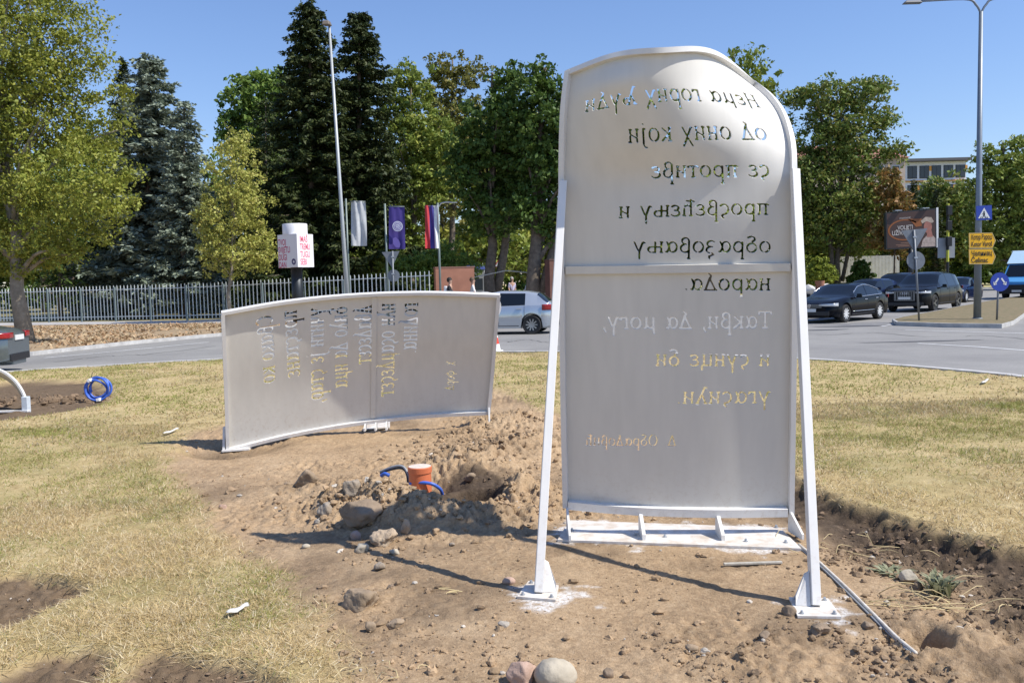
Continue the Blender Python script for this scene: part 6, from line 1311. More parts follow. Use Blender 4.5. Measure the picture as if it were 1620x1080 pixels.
for i, (px, w_, h_, lb) in enumerate(((1281, 1.3, 1.0, 'white boulder at the foot of the bright bush, nearest the leg of the tall panel'), (1309, 1.5, .9, 'white boulder at the foot of the bright bush, further from the leg'), (1297, .8, 1.1, 'brown flower tub between the two white boulders'))):
    p = PD(px, 455, 78); 
    if i < 2:
        V, F = rock_shape(3, 900 + i, .4, .2); o = np_mesh('boulder', V * [w_ / 2, w_ / 2, h_ / 2], F, mat('white_stone', (.70, .68, .64), .8, var=.1), smooth=True); o.location = (p[0], p[1], h_ * .42); setp(o, lb, 'boulder', 'white boulders by the bush')
    else:
        mb = MB(); mb.lathe([(.3, 0), (.42, h_), (.36, h_), (.34, h_ - .1), (0, h_ - .1)], n=18); o = mb.build('flower_tub', BRICK, smooth=True); o.location = (p[0], p[1], 0); setp(o, lb, 'flower tub')
WALLW = mat('white_facade', (.70, .73, .78), .7, var=.05, scale=.5); ORF = mat('orange_facade', (.62, .30, .06), .7); GLS = glass_mat('facade_glass', (.045, .05, .06), .08); GREYF = mat('grey_facade', (.42, .42, .44), .7)
def building():
    DBl = 165; b0 = PD(1410, 440, DBl); e = empty('modern_building', (b0[0], b0[1], 0)); setp(e, 'long white building with orange panels and dark window strips behind the trees on the right', 'building')
    def X(px): return PD(px, 300, DBl)[0]
    def Zp(py): return PD(1480, py, DBl)[2]
    x0, x1 = X(1395), X(1528); mb = MB(); mb.box(((x0 + x1) / 2, DBl + 6, Zp(256) / 2), (x1 - x0, 12, Zp(256))); fixp(mb.build('wall', WALLW, e), e)
    mb = MB(); mb.box(((x0 + x1) / 2 - .3, DBl + 5.5, Zp(253.5)), (x1 - x0 + 1.6, 13.5, .5)); fixp(mb.build('roof', mat('flat_roof_dark', (.10, .10, .11), .7), e), e)
    fh = 3.5; zt = Zp(258)
    for fl in range(5):
        zc = zt - 1.6 - fl * fh
        for i, px in enumerate(range(1398, 1526, 19)):
            xc = X(px + 7); f = MB(); f.box((xc, DBl - .03, zc), (1.75, .10, 2.3)); w = fixp(f.build('window', DARKMETAL, e), e)
            g = MB(); g.box((xc - .41, DBl - .09, zc), (.74, .03, 2.1)); g.box((xc + .41, DBl - .09, zc), (.74, .03, 2.1)); pn = g.build('pane', GLS, w); pn.matrix_parent_inverse = Matrix.Identity(4)
            if (i + fl) % 3 == 0:
                o = MB(); o.box((xc + 1.1, DBl - .05, zc + .65), (.42, .08, .9)); fixp(o.build('orange_panel', ORF, e), e)
        b = MB(); b.box(((x0 + x1) / 2, DBl - .15, zc - 1.65), (x1 - x0, .3, .22)); fixp(b.build('ledge', GREYF if fl else ORF, e), e)
    # side wing turned to the right
    mb = MB(); xa, xb = X(1528), X(1560); mb.prism([(x1 + .01, DBl + 1), (xb, DBl + 12), (xb - 4, DBl + 22), (x1 + .01, DBl + 12)], 0, Zp(254)); fixp(mb.build('wing', WALLW, e), e)
    mb = MB(); mb.prism([(x1 - .2, DBl + .2), (xb + .6, DBl + 11.6), (xb - 4, DBl + 22), (x1 - .2, DBl + 12)], Zp(254) + .01, Zp(252)); fixp(mb.build('wing_roof', mat('flat_roof_dark', (.1, .1, .11)), e), e)
building()
def old_house():
    Dh = 130; b0 = PD(1330, 440, Dh); e = empty('old_building', (b0[0], b0[1], 0)); setp(e, 'beige apartment house with a red brown tiled roof hidden behind the airy tree', 'building')
    x0, x1 = PD(1255, 300, Dh)[0], PD(1432, 300, Dh)[0]; zt = PD(1340, 252, Dh)[2]; zr = PD(1340, 222, Dh)[2]; mb = MB(); mb.box(((x0 + x1) / 2, Dh + 5, zt / 2), (x1 - x0, 10, zt)); fixp(mb.build('wall', mat('beige_facade', (.50, .40, .33), .8, var=.1, scale=.6), e), e)
    mb = MB(); xa, xb = x0 - .5, x1 + .5; V = [(xa, Dh - .6, zt), (xb, Dh - .6, zt), (xb, Dh + 10.6, zt), (xa, Dh + 10.6, zt), (xa + 4, Dh + 5, zr), (xb - 4, Dh + 5, zr)]; mb.add(V, [(0, 1, 5, 4), (1, 2, 5), (2, 3, 4, 5), (3, 0, 4), (3, 2, 1, 0)]); fixp(mb.build('roof', mat('roof_tiles', (.30, .13, .09), .8, var=.25, scale=3), e), e)
    for fl in range(4):
        for i in range(7):
            xc = x0 + 1.6 + i * (x1 - x0 - 3) / 6; zc = zt - 1.8 - fl * 3.1; f = MB(); f.box((xc, Dh - .03, zc), (1.2, .08, 1.5)); w = fixp(f.build('window', mat('window_frame_white', (.7, .7, .68), .6), e), e)
            g = MB(); g.box((xc, Dh - .08, zc), (1.0, .03, 1.3)); g.build('pane', GLS, w)
old_house()

# paved ramp of the park entry, rising gently into the park
mb = MB(); mb.add([(-2.4, 44.5, -.09), (3.4, 44.5, -.09), (3.6, 53, .24), (-2.0, 53, .24), (5.5, 90, .4), (.4, 90, .4), (-2.4, 44.5, -.3), (3.4, 44.5, -.3), (3.6, 53, -.3), (-2.0, 53, -.3), (5.5, 90, -.3), (.4, 90, -.3)],
    [(0, 1, 2, 3), (3, 2, 4, 5), (0, 3, 9, 6), (3, 5, 11, 9), (1, 7, 8, 2), (2, 8, 10, 4)])
setp(mb.build('park_path', PAVE), kind='structure')

# ================================================================== CARS
RUB = mat('tyre_rubber', (.018, .018, .019), .8); ALLOY = mat('alloy_rim', (.70, .71, .72), .35, .3); DRIM = mat('dark_alloy', (.16, .165, .17), .3, .7)
CGL = mat('car_glass', (.010, .014, .020), .02, spec=.40); CHROME = mat('chrome_trim', (.72, .73, .75), .15, .9); HLAMP = mat('headlamp_lens', (.62, .66, .70), .12, .35); TLAMP = mat('tail_lamp_red', (.30, .010, .012), .18, coat=.4)
PLATE = mat('number_plate', (.72, .72, .70), .5); AMB = mat('lamp_amber', (.6, .25, .04), .3)
def paint(n, c, rough=.16, metal=.0): return mat(n, c, .10, metal, spec=.12)
def car(name, label, front_axle, heading, sp, body_m, rim_m=ALLOY, spokes=10, group='cars at the roundabout', trim=None, badge=None, plate_txt=None, cat='car', lamps_on=True):
    L, Wd, wf, wr, rw = sp['L'], sp['W'], sp['wf'], sp['wr'], sp['rw']
    h = np.array(heading, float); h /= np.linalg.norm(h); e = empty(name, (front_axle[0], front_axle[1], ROAD_Z), math.atan2(h[1], h[0])); setp(e, label, cat, group)
    tx, tz = zip(*sp['top']); bx, bz_ = zip(*sp['belt']); px_, pw = zip(*sp['plan'])
    xs = np.unique(np.concatenate([np.linspace(0, L, 56), np.linspace(wf - rw * 1.2, wf + rw * 1.2, 15), np.linspace(wr - rw * 1.2, wr + rw * 1.2, 15), np.array([a for p in sp['side'] for a in p] + [sp['ws'][0], sp['ws'][1], sp['rg'][0], sp['rg'][1]])]))
    zb = sp.get('zb', .19); ar = rw + .055; rings = []
    for x in xs:
        top = np.interp(x, tx, tz); belt = min(np.interp(x, bx, bz_), top - .015); w = np.interp(x, px_, pw) * Wd / 2; hh = top - belt
        za = zb + .02 + .10 * max(0, (1 - min(x, L - x) / .5)) if min(x, L - x) < .5 else zb + .02
        for c in (wf, wr):
            if abs(x - c) < ar: za = max(za, rw + math.sqrt(ar * ar - (x - c) ** 2))
        lo = max(.5 * belt + .04, za + .02); k = min(1, hh / .30)
        p7y = w * .93 - hh * .34 if hh > .12 else w * .86; p7z = belt + max(hh - .085, hh * .6)
        rings.append([(0, zb), (w * .60, zb), (w * .61, max(zb, za)), (w * .965, za), (w * 1.0, lo), (w * .992, max(lo + .01, belt - .10)), (w * .955, max(lo + .02, belt)), (w * (.93 if hh > .12 else .92), max(lo + .025, belt + .012)), (p7y, max(lo + .03, p7z)), (p7y * .84, top - .022 * k - .006), (p7y * .45, top - .003), (0, top)])
    n = len(xs); m = len(rings[0]); V = []; 
    for x, r in zip(xs, rings):
        for y, z in r: V.append((wf - x, y, z))
    off = len(V)
    for x, r in zip(xs, rings):
        for y, z in r: V.append((wf - x, -y, z))
    def fc(i, j, s):
        a = i * m + j; q = (a, a + 1, a + m + 1, a + m)
        return q if s > 0 else tuple(v + off for v in q[::-1])
    sets = {'body': [], 'windscreen': [], 'rear_window': [], 'left': [], 'right': []}
    for i in range(n - 1):
        xm = (xs[i] + xs[i + 1]) / 2
        for j in range(m - 1):
            for s in (1, -1):
                k = 'body'
                if j in (8, 9, 10) and sp['ws'][0] < xm < sp['ws'][1]: k = 'windscreen'
                elif j in (8, 9, 10) and sp['rg'][0] < xm < sp['rg'][1]: k = 'rear_window'
                elif j == 7 and any(a < xm < b for a, b in sp['side']): k = 'left' if s > 0 else 'right'
                sets[k].append(fc(i, j, s))
    for i, rv in ((0, False), (n - 1, True)):
        a = [i * m + j for j in range(m)] + [off + i * m + j for j in range(m - 2, 0, -1)]; sets['body'].append(tuple(a if not rv else a[::-1]))
    def sub(nm, faces, mt, lift=0):
        used = sorted({i for f in faces for i in f}); mp = {o: k for k, o in enumerate(used)}; mb = MB(); mb.add([V[i] for i in used], [tuple(mp[i] for i in f) for f in faces]); return mb.build(nm, mt, e, smooth=True)
    sub('body', sets['body'], body_m)
    for k, nm in (('windscreen', 'windscreen'), ('rear_window', 'rear_window'), ('left', 'side_window'), ('right', 'side_window')):
        if sets[k]: sub(nm, sets[k], CGL)
    def ring_at(x): 
        i = int(np.argmin(np.abs(xs - x))); return xs[i], rings[i]
    # wheels
    for c in (wf, wr):
        for s in (1, -1):
            y = s * (np.interp(c, px_, pw) * Wd / 2 - .115); mb = MB(); mb.lathe([(rw * .66, -.10), (rw * .93, -.11), (rw, -.08), (rw, .08), (rw * .93, .11), (rw * .66, .10)], (0, 0, 0), 30, 'Y'); wl = mb.build('wheel', RUB, e, smooth=True); wl.location = (wf - c, y, rw)
            mb = MB(); ro = rw * .67; mb.lathe([(ro, .105), (ro * .93, .10), (ro * .90, .04), (ro * .5, .02), (0, .02)], (0, 0, 0), 30, 'Y', 1); mb.lathe([(ro * .2, .085), (0, .09)], (0, 0, 0), 16, 'Y')
            for k in range(spokes):
                a = 2 * math.pi * k / spokes; d = Vector((math.cos(a), 0, math.sin(a))); mb.bar(d * ro * .12 + Vector((0, .075, 0)), d * ro * .96 + Vector((0, .085, 0)), .048 if spokes > 6 else .075, .03, up=(0, 1, 0))
            o = mb.build('rim', [rim_m, DARKMETAL], wl, smooth=True); o.rotation_euler = (0, 0, 0 if s > 0 else math.pi)
    def onside(x, z, s, lift=.004):
        _, r = ring_at(x); ys = [p[0] for p in r[3:9]]; zs = [p[1] for p in r[3:9]]; return Vector((wf - x, s * (np.interp(z, zs, ys) + lift), z))
    # lamps, grille, plates, mirrors, handles, trim
    def patch(nm, pts, mt, s, lift=.012):
        P = [onside(x, z, s, lift) for x, z in pts]; mb = MB(); k = len(P); c = sum(P, Vector()) / k + Vector((0, s * .015, 0)); mb.add(P + [c], [(i, (i + 1) % k, k) if s < 0 else ((i + 1) % k, i, k) for i in range(k)]); return mb.build(nm, mt, e, smooth='all')
    def front_lamp(s, rear=False):
        zc = sp['lampr' if rear else 'lampf']; V2 = []; cols, rows_ = 9, 5; wd2, hh2 = sp.get('lampw', (.28, .14)) if not rear else sp.get('lamprw', (.30, .13)); mb = MB()
        for j in range(rows_):
            for i in range(cols):
                u = i / (cols - 1); v = j / (rows_ - 1) * 2 - 1
                x0 = .0 + .0 * u; z = zc + v * hh2 / 2 * (.45 + .55 * u if not rear else 1)
                # runs from near the grille around the corner
                a = u; xx = -.02 if a < .55 else (a - .55) / .45 * .42 - .02; yy_max = np.interp(max(xx, 0), px_ if not rear else [L - q for q in px_[::-1]], pw if not rear else pw[::-1]) * Wd / 2
                yy = (yy_max - wd2 + wd2 * (a / .55) if a < .55 else yy_max) + .012
                X_ = wf - xx if not rear else wf - L + xx; V2.append((X_ + (.0), s * yy, z))
        F = [(j * cols + i, j * cols + i + 1, (j + 1) * cols + i + 1, (j + 1) * cols + i) for j in range(rows_ - 1) for i in range(cols - 1)]; mb.add(V2, F); o = mb.build('tail_light' if rear else 'headlight', TLAMP if rear else HLAMP, e, smooth='all'); sl = o.modifiers.new('t', 'SOLIDIFY'); sl.thickness = .02; sl.offset = 0
    for s in (1, -1): front_lamp(s); front_lamp(s, True)
    gw, gh, gzc = sp['grille']; mb = MB(); mb.box((wf + .012, 0, gzc), (.03, gw, gh)); g_ = mb.build('grille', BLACK, e, bevel=.01); mb = MB()
    for k in range(sp.get('bars', 4)):
        if sp.get('vbars'): mb.box((wf + .032, -gw / 2 + gw * (k + .5) / sp['bars'], gzc), (.02, .018, gh * .9))
        else: mb.box((wf + .032, 0, gzc - gh / 2 + gh * (k + .5) / sp.get('bars', 4)), (.02, gw * .97, .014))
    if sp.get('vbars'):
        for a, b in (((0, -gw / 2, gzc - gh / 2), (0, gw / 2, gzc - gh / 2)), ((0, -gw / 2, gzc + gh / 2), (0, gw / 2, gzc + gh / 2)), ((0, -gw / 2, gzc - gh / 2), (0, -gw / 2, gzc + gh / 2)), ((0, gw / 2, gzc - gh / 2), (0, gw / 2, gzc + gh / 2))): mb.bar(Vector(a) + Vector((wf + .035, 0, 0)), Vector(b) + Vector((wf + .035, 0, 0)), .016, .016)
    mb.build('grille_bar', mat('grille_chrome', (.32, .33, .35), .3, .8), g_)
    mb = MB(); mb.box((wf + .02, 0, .36), (.05, Wd * .80, .16)); mb.build('lower_intake', BLACK, e, bevel=.02)
    mb = MB(); mb.box((wf + .055, 0, sp.get('plz', .47)), (.015, .52, .115)); mb.build('number_plate', PLATE, e)
    mb = MB(); mb.box((wf - L - .02, 0, sp.get('plzr', .80)), (.02, .52, .115)); mb.build('number_plate', PLATE, e)
    mb = MB(); mb.box((wf - L - .012, 0, .36), (.04, Wd * .62, .16)); mb.build('rear_bumper_insert', BLACK, e, bevel=.03)
    if badge == 'rings':
        mb = MB()
        for k in range(4):
            c = np.array([wf + .05, (k - 1.5) * .075, gzc + gh * .28]); mb.tube([c + np.array([0, .05 * math.cos(t), .05 * math.sin(t)]) for t in np.linspace(0, 2 * math.pi, 17)], .008, 5, caps=False)
        mb.build('badge', CHROME, g_, smooth='all')
    if badge == 'round':
        mb = MB(); c = np.array([wf + .05, 0, gzc]); mb.tube([c + np.array([0, .06 * math.cos(t), .06 * math.sin(t)]) for t in np.linspace(0, 2 * math.pi, 21)], .009, 5, caps=False)
        for a, b in (((-.04, .045), (-.012, -.05)), ((-.012, -.05), (0, -.01)), ((0, -.01), (.012, -.05)), ((.012, -.05), (.04, .045)), ((-.02, .055), (0, .0)), ((0, .0), (.02, .055))): mb.bar((wf + .052, a[0], gzc + a[1]), (wf + .052, b[0], gzc + b[1]), .01, .01)
        mb.build('badge', CHROME, g_)
    xm = sp['mirror']; zmir = np.interp(xm, bx, bz_) + .07
    for s in (1, -1):
        p = onside(xm, np.interp(xm, bx, bz_) - .02, s, 0); mb = MB(); mb.box(p + Vector((0, s * .12, .07)), (.10, .20, .14), taper=.85); mb.box(p + Vector((0, s * .02, .03)), (.05, .10, .04)); mb.build('wing_mirror', body_m, e, bevel=.03, smooth=True)
        for x, z in sp['handles']:
            q = onside(x, z, s, .012); mb = MB(); mb.box(q, (.20, .03, .032)); mb.build('door_handle', body_m if not trim else CHROME, e, bevel=.01)
        mb = MB()
        for x in sp['seams']:
            zz = np.linspace(zb + .12, np.interp(x, bx, bz_) - .01, 9); mb.tube([onside(x, z, s, .0005) for z in zz], .006, 4)
        a, b = sp['sill']; mb.tube([onside(x, zb + .10, s, .002) for x in np.linspace(a, b, 14)], .012, 4); mb.build('door_seam', BLACK, e)
        if trim:
            a, b = sp['side'][0][0], sp['side'][-1][1]; mb = MB(); mb.tube([onside(x, np.interp(x, bx, bz_), s, .006) for x in np.linspace(a - .05, b + .05, 24)], .014, 5)
            T_ = []
            for x in np.linspace(a, b, 24):
                _, r = ring_at(x); T_.append(Vector((wf - x, s * (r[8][0] + .008), r[8][1])))
            mb.tube(T_, .013, 5); mb.tube([onside(x, zb + .20, s, .006) for x in np.linspace(wf + rw + .15, wr - rw - .15, 12)], .012, 5); mb.build('window_trim', CHROME, e, smooth='all')
    mb = MB(); mb.box((wf - (sp['ws'][0] + .1), 0, np.interp(sp['ws'][0] + .1, tx, tz) - .06), (.05, Wd * .6, .02)); mb.build('dashboard', BLACK, e)
    return e
SEDAN = dict(L=4.80, W=1.86, wf=.95, wr=3.66, rw=.325, top=[(0, .60), (.12, .70), (.5, .82), (1.25, .94), (1.45, .99), (2.15, 1.36), (2.6, 1.42), (3.1, 1.40), (3.7, 1.25), (4.2, 1.06), (4.65, .99), (4.8, .86)], belt=[(0, .55), (.3, .68), (1.2, .88), (2.5, .92), (3.9, .97), (4.8, .80)], plan=[(0, .66), (.12, .82), (.45, .95), (1, 1), (3.6, 1), (4.4, .94), (4.7, .82), (4.8, .70)],
             ws=(1.42, 2.2), rg=(3.35, 4.1), side=[(1.72, 2.62), (2.70, 3.55), (3.6, 3.85)], lampf=.66, lampr=.86, grille=(.95, .13, .62), bars=3, mirror=1.75, handles=[(2.45, .80), (3.35, .83)], seams=[1.5, 2.62, 3.55], sill=(1.4, 3.2), lampw=(.27, .12))
SUV = dict(L=5.06, W=1.97, wf=.95, wr=3.95, rw=.375, zb=.26, top=[(0, .82), (.10, .95), (.5, 1.06), (1.25, 1.14), (1.45, 1.20), (2.15, 1.66), (2.6, 1.74), (3.6, 1.73), (4.3, 1.66), (4.65, 1.50), (4.95, 1.12), (5.06, .95)], belt=[(0, .76), (.3, .92), (1.2, 1.05), (4.2, 1.12), (5.06, .90)], plan=[(0, .74), (.10, .86), (.4, .96), (1, 1), (4.0, 1), (4.7, .94), (5.06, .80)],
           ws=(1.42, 2.2), rg=(4.45, 4.9), side=[(1.75, 2.72), (2.80, 3.70), (3.78, 4.42)], lampf=.86, lampr=1.0, grille=(.86, .40, .72), bars=9, vbars=True, mirror=1.8, handles=[(2.55, .98), (3.5, 1.0)], seams=[1.55, 2.75, 3.72], sill=(1.45, 3.5), plz=.62, plzr=.9, lampw=(.28, .11))
HATCH = dict(lamprw=(.26, .19), L=4.20, W=1.79, wf=.86, wr=3.44, rw=.32, top=[(0, .62), (.1, .74), (.5, .86), (1.05, .96), (1.2, 1.00), (1.85, 1.40), (2.3, 1.48), (3.2, 1.46), (3.65, 1.38), (3.95, 1.12), (4.15, .98), (4.2, .86)], belt=[(0, .58), (.3, .72), (1.1, .92), (3.3, .97), (3.9, .98), (4.2, .84)], plan=[(0, .70), (.1, .84), (.4, .95), (1, 1), (3.4, 1), (3.9, .95), (4.12, .86), (4.2, .78)],
             ws=(1.18, 1.9), rg=(3.62, 3.98), side=[(1.5, 2.28), (2.34, 3.22)], lampf=.70, lampr=.90, grille=(.9, .10, .66), bars=2, mirror=1.5, handles=[(2.12, .83), (3.02, .86)], seams=[1.3, 2.30, 3.2], sill=(1.3, 3.0), lampw=(.28, .17))
BLACKP = paint('black_car_paint', (.006, .007, .010)); NAVYP = paint('navy_car_paint', (.010, .016, .045)); SILVER = paint('silver_car_paint', (.50, .54, .58), .28, .55); GREYP = paint('grey_car_paint', (.14, .165, .18), .28, .5); SUVP = paint('black_suv_paint', (.010, .011, .013))
def hd(deg): a = math.radians(deg); return (-math.sin(a), -math.cos(a))
p = G(1331, 509.5, ROAD_Z); car('parked_car', 'black coupe-like saloon car with chrome window trim, nearest car on the right', (p[0] - .55, p[1] + .35), hd(47), SEDAN, BLACKP, ALLOY, 10, trim=True, badge='round')
p = G(1479, 492.5, ROAD_Z); car('suv_car', 'black sport utility car with a big upright grille behind the thin yield sign post', (p[0] - .75, p[1] + .5), hd(44), SUV, SUVP, DRIM, 5, badge='rings', trim=False)
p = PD(1540, 470, 49); car('parked_car', 'dark blue saloon car waiting behind the double lamp post', (p[0] - 1.1, 49.5), hd(42), SEDAN, NAVYP, ALLOY, 10)
p = PD(1340, 470, 46); car('parked_car', 'dark blue black hatchback mostly hidden behind the black saloon', (p[0], 45), hd(52), HATCH, NAVYP, ALLOY, 8)
p = PD(1432, 470, 46); car('suv_car', 'dark car whose left front shows behind the black sport utility car', (p[0] - .9, 46), hd(42), SUV, BLACKP, DRIM, 8)
p = G(842, 528.5, ROAD_Z); hh = np.array([-.97, .20]); hh /= np.linalg.norm(hh); nl = np.array([-hh[1], hh[0]]); rear_c = np.array(p[:2]) - nl * (-1) * 0 ; 
fa = np.array([p[0], p[1]]) + hh * 2.58 + np.array([hh[1], -hh[0]]) * .80
car('parked_car', 'silver hatchback seen from its side between the two panels', fa, hh, HATCH, SILVER, mat('grey_alloy', (.34, .34, .33), .35, .6), 10)
p = PD(14, 540, 20); GC = dict(SEDAN); hh = np.array([-.985, -.17]); hh /= np.linalg.norm(hh)
fa = np.array([p[0], 20.4]) + hh * 3.85
car('parked_car', 'dark grey saloon car cut by the left picture edge, its red tail light showing', fa, hh, SEDAN, GREYP, ALLOY, 10)
# van: blue cab with a white box
def van():
    p = PD(1597, 470, 52); e = empty('delivery_van', (p[0] + .75, 52, ROAD_Z), math.atan2(hd(46)[1], hd(46)[0])); setp(e, 'light blue van with a white box body, cut by the right picture edge', 'van', 'cars at the roundabout')
    VB = paint('light_blue_van_paint', (.10, .33, .62), .3, .1); mb = MB(); prof = [(.95, .35), (1.0, .75), (.92, 1.05), (.30, 1.28), (-.42, 2.08), (-1.5, 2.12), (-1.5, .35)]
    fn = lambda a, b, h: (a, h, b); W2_ = .98; n = len(prof)
    V = [(a, -W2_ * (.93 if b > 1.3 else 1), b) for a, b in prof] + [(a, W2_ * (.93 if b > 1.3 else 1), b) for a, b in prof]; mb.add(V, [tuple(range(n)), tuple(range(2 * n - 1, n - 1, -1))] + [(i, n + i, n + (i + 1) % n, (i + 1) % n) for i in range(n)]); mb.build('cab', VB, e, bevel=.06, smooth=True)
    mb = MB(); a, b = Vector((.30, 0, 1.28)), Vector((-.42, 0, 2.08)); nrm = Vector((.8, 0, .72)).normalized() * .02
    P = [a * .94 + b * .06 + Vector((0, s * .86, 0)) + nrm for s in (-1, 1)] + [a * .1 + b * .9 + Vector((0, s * .78, 0)) + nrm for s in (1, -1)]; mb.add(P, [(0, 1, 2, 3)]); mb.build('windscreen', CGL, e)
    for s in (-1, 1):
        mb = MB(); mb.add([(x, s * (.985 if z < 1.4 else .945), z) for x, z in ((.12, 1.32), (-1.0, 1.32), (-1.0, 1.95), (-.40, 1.95))], [(0, 1, 2, 3)]); mb.build('side_window', CGL, e)
        mb = MB(); mb.box((.90, s * .72, .95), (.30, .36, .22)); mb.build('headlight', HLAMP, e, bevel=.05)
        mb = MB(); mb.box((.02, s * 1.12, 1.45), (.10, .22, .34)); mb.box((.02, s * 1.0, 1.40), (.05, .2, .04)); mb.build('wing_mirror', BLACK, e, bevel=.03)
        for x in (.0, -3.3):
            mb = MB(); mb.lathe([(.24, -.12), (.34, -.12), (.36, -.08), (.36, .08), (.34, .12), (.24, .12)], n=24, axis='Y'); w_ = mb.build('wheel', RUB, e, smooth=True); w_.location = (x, s * .88, .36); mb = MB(); mb.lathe([(.24, .10), (.20, .05), (0, .08)], n=20, axis='Y'); o = mb.build('rim', GALV, w_, smooth=True); o.rotation_euler = (0, 0, 0 if s > 0 else math.pi)
    mb = MB(); mb.box((1.0, 0, .72), (.06, 1.5, .30)); mb.box((.98, 0, .46), (.10, 1.96, .24)); mb.build('grille', BLACK, e, bevel=.02)
    mb = MB(); mb.box((1.035, 0, .50), (.02, .52, .12)); mb.build('number_plate', PLATE, e)
    mb = MB(); mb.box((-3.1, 0, 1.72), (3.1, 2.1, 2.3)); mb.build('box_body', mat('van_white', (.72, .74, .76), .5, var=.04), e, bevel=.02)
    mb = MB(); mb.prism([(-.35, 2.10), (-1.5, 2.86), (-1.54, 2.86), (-1.54, 2.10)], -.95, .95, fn=fn); mb.build('wind_deflector', mat('van_pale_blue', (.45, .62, .74), .4), e)
    mb = MB(); mb.box((-1.9, 0, .5), (4.6, .9, .22)); mb.build('chassis', DARKMETAL, e)
van()

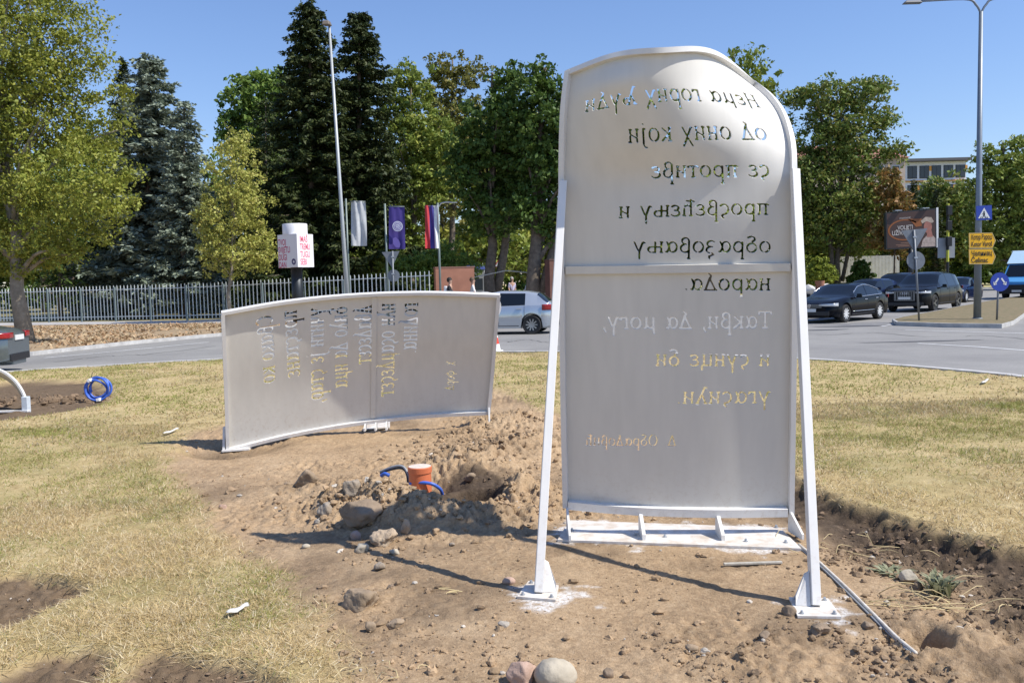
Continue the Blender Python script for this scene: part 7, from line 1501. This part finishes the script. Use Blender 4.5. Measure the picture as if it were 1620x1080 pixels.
# ================================================================== PEOPLE
SKIN = mat('skin', (.46, .28, .20), .6)
def skin_obj(name, verts, edges, radii, m, parent, sub=1):
    me = bpy.data.meshes.new(name); bm = bmesh.new(); ly = bm.verts.layers.skin.verify(); vs = []
    for i, (v, r) in enumerate(zip(verts, radii)):
        q = bm.verts.new(v); q[ly].radius = r if isinstance(r, tuple) else (r, r); q[ly].use_root = (i == 0); vs.append(q)
    for a, b in edges: bm.edges.new((vs[a], vs[b]))
    bm.to_mesh(me); bm.free(); o = link(name, me, m, parent); md = o.modifiers.new('skin', 'SKIN'); md.use_smooth_shade = True; s = o.modifiers.new('sub', 'SUBSURF'); s.levels = sub; s.render_levels = sub; return o
def person(label, pos, rz, shirt, trousers, hair, stride=.14, arm=.1, bag=None, hs=1.0):
    J = {'pel': (0, 0, .95), 'wst': (0, 0, 1.08), 'chs': (0, .0, 1.30), 'nck': (0, .01, 1.46), 'hd0': (0, -.01, 1.55), 'hd1': (0, -.015, 1.66), 'hd2': (0, -.01, 1.72)}
    for s, n in ((-1, 'l'), (1, 'r')):
        st = stride * s; J.update({n + 'hp': (s * .09, 0, .90), n + 'kn': (s * .10, -st * .6 - .02, .49), n + 'an': (s * .10, st * -.9 + .04, .09), n + 'to': (s * .11, st * -.9 - .12, .03), n + 'sh': (s * .18, 0, 1.40), n + 'el': (s * .235, .03 + st * .5, 1.12), n + 'wr': (s * .23, -arm + st * .8, .89), n + 'hn': (s * .225, -arm - .02 + st * .9, .80)})
    R = dict(pel=.125, wst=.12, chs=(.15, .11), nck=.055, hd0=.075, hd1=.092, hd2=.07)
    for n in 'lr': R.update({n + 'hp': .10, n + 'kn': .062, n + 'an': .042, n + 'to': .035, n + 'sh': .06, n + 'el': .042, n + 'wr': .03, n + 'hn': .035})
    E = [('pel', 'wst'), ('wst', 'chs'), ('chs', 'nck'), ('nck', 'hd0'), ('hd0', 'hd1'), ('hd1', 'hd2')] + [e for n in 'lr' for e in (('pel', n + 'hp'), (n + 'hp', n + 'kn'), (n + 'kn', n + 'an'), (n + 'an', n + 'to'), ('chs', n + 'sh'), (n + 'sh', n + 'el'), (n + 'el', n + 'wr'), (n + 'wr', n + 'hn'))]
    def mk(nm, keys, edges, f, m, parent):
        ks = list(keys); return skin_obj(nm, [J[k] for k in ks], [(ks.index(a), ks.index(b)) for a, b in edges if a in ks and b in ks], [tuple(x * f + .004 for x in R[k]) if isinstance(R[k], tuple) else R[k] * f + .004 for k in ks], m, parent)
    o = mk('person', J.keys(), E, 1.0, SKIN, None); o.location = (pos[0], pos[1], pos[2]); o.rotation_euler = (0, 0, rz); o.scale = (hs, hs, hs); setp(o, label, 'person', 'people at the park entry')
    mk('shirt', ['wst', 'pel', 'chs', 'lsh', 'lel', 'rsh', 'rel'], E, 1.10, shirt, o); mk('trousers', ['pel', 'lhp', 'lkn', 'lan', 'rhp', 'rkn', 'ran'], E, 1.12, trousers, o)
    V, F = ICO[2]; H_ = V.copy(); H_[:, 1] += .12; np_mesh('hair', H_[:, :] * [.118, .122, .128] + [0, .014, 1.678], F[[f for f in range(len(F)) if H_[F[f]][:, 2].mean() > -.15 or H_[F[f]][:, 1].mean() > .45]], hair, o, smooth=True)
    mb = MB(); mb.box((0, -.105, 1.625), (.022, .03, .04), taper=.6); mb.build('nose', SKIN, o)
    mb = MB()
    for s in (-1, 1): mb.box((s * .034, -.094, 1.655), (.022, .01, .010))
    mb.box((0, -.098, 1.59), (.045, .008, .010)); mb.build('face_features', mat('dark_features', (.08, .04, .03), .6), o)
    if bag:
        mb = MB(); mb.box((.0, .19, 1.20), (.30, .14, .42)); mb.build('backpack', bag, o, bevel=.04)
    return o
CLW = mat('white_cloth', (.72, .72, .72), .9); CLK = mat('black_cloth', (.02, .02, .025), .9); CLJ = mat('denim', (.10, .13, .22), .9); CLP = mat('lilac_cloth', (.46, .42, .56), .9); CLB = mat('beige_cloth', (.45, .38, .28), .9); HB = mat('dark_hair', (.02, .015, .012), .7); HBR = mat('brown_hair', (.10, .06, .035), .7); HG = mat('grey_hair', (.32, .30, .28), .7)
def pplace(px, py_head, D, **k):
    q = PD(px, py_head, D); return (q[0], q[1], q[2] - 1.77)
def ground_D(px, py_head):     # distance at which a 1.77 m person on the road has the head top at this pixel
    lo, hi = 10, 120
    for _ in range(50):
        m_ = (lo + hi) / 2
        if PD(px, py_head, m_)[2] < ROAD_Z + 1.77: lo = m_
        else: hi = m_
    return lo
def pp(label, px, D, rz, *a, zg=ROAD_Z, **k): q = PD(px, 450, D); return person(label, (q[0], q[1], zg), rz, *a, **k)
pp('person in black with a white bag walking before the reddish gate wall', 712, 43.6, 1.4, CLK, CLK, HB, bag=CLW, zg=0, hs=1.11)
pp('person in a white shirt walking past the right end of the reddish gate wall', 748, 44, 1.6, CLW, CLJ, HBR, stride=.18, zg=0, hs=1.1)
pp('person in lilac top walking under the trees on the park entry road', 810, 52, .4, CLP, CLJ, HG, zg=.20)
pp('person in a white top in dark shade near the left leg of the tall panel', 837, 50, -.3, CLW, CLK, HB, zg=.12, hs=.95)
pp('person in beige top behind the white fence, left of the silver banner', 525, 53, .9, CLB, CLJ, HBR, zg=0)
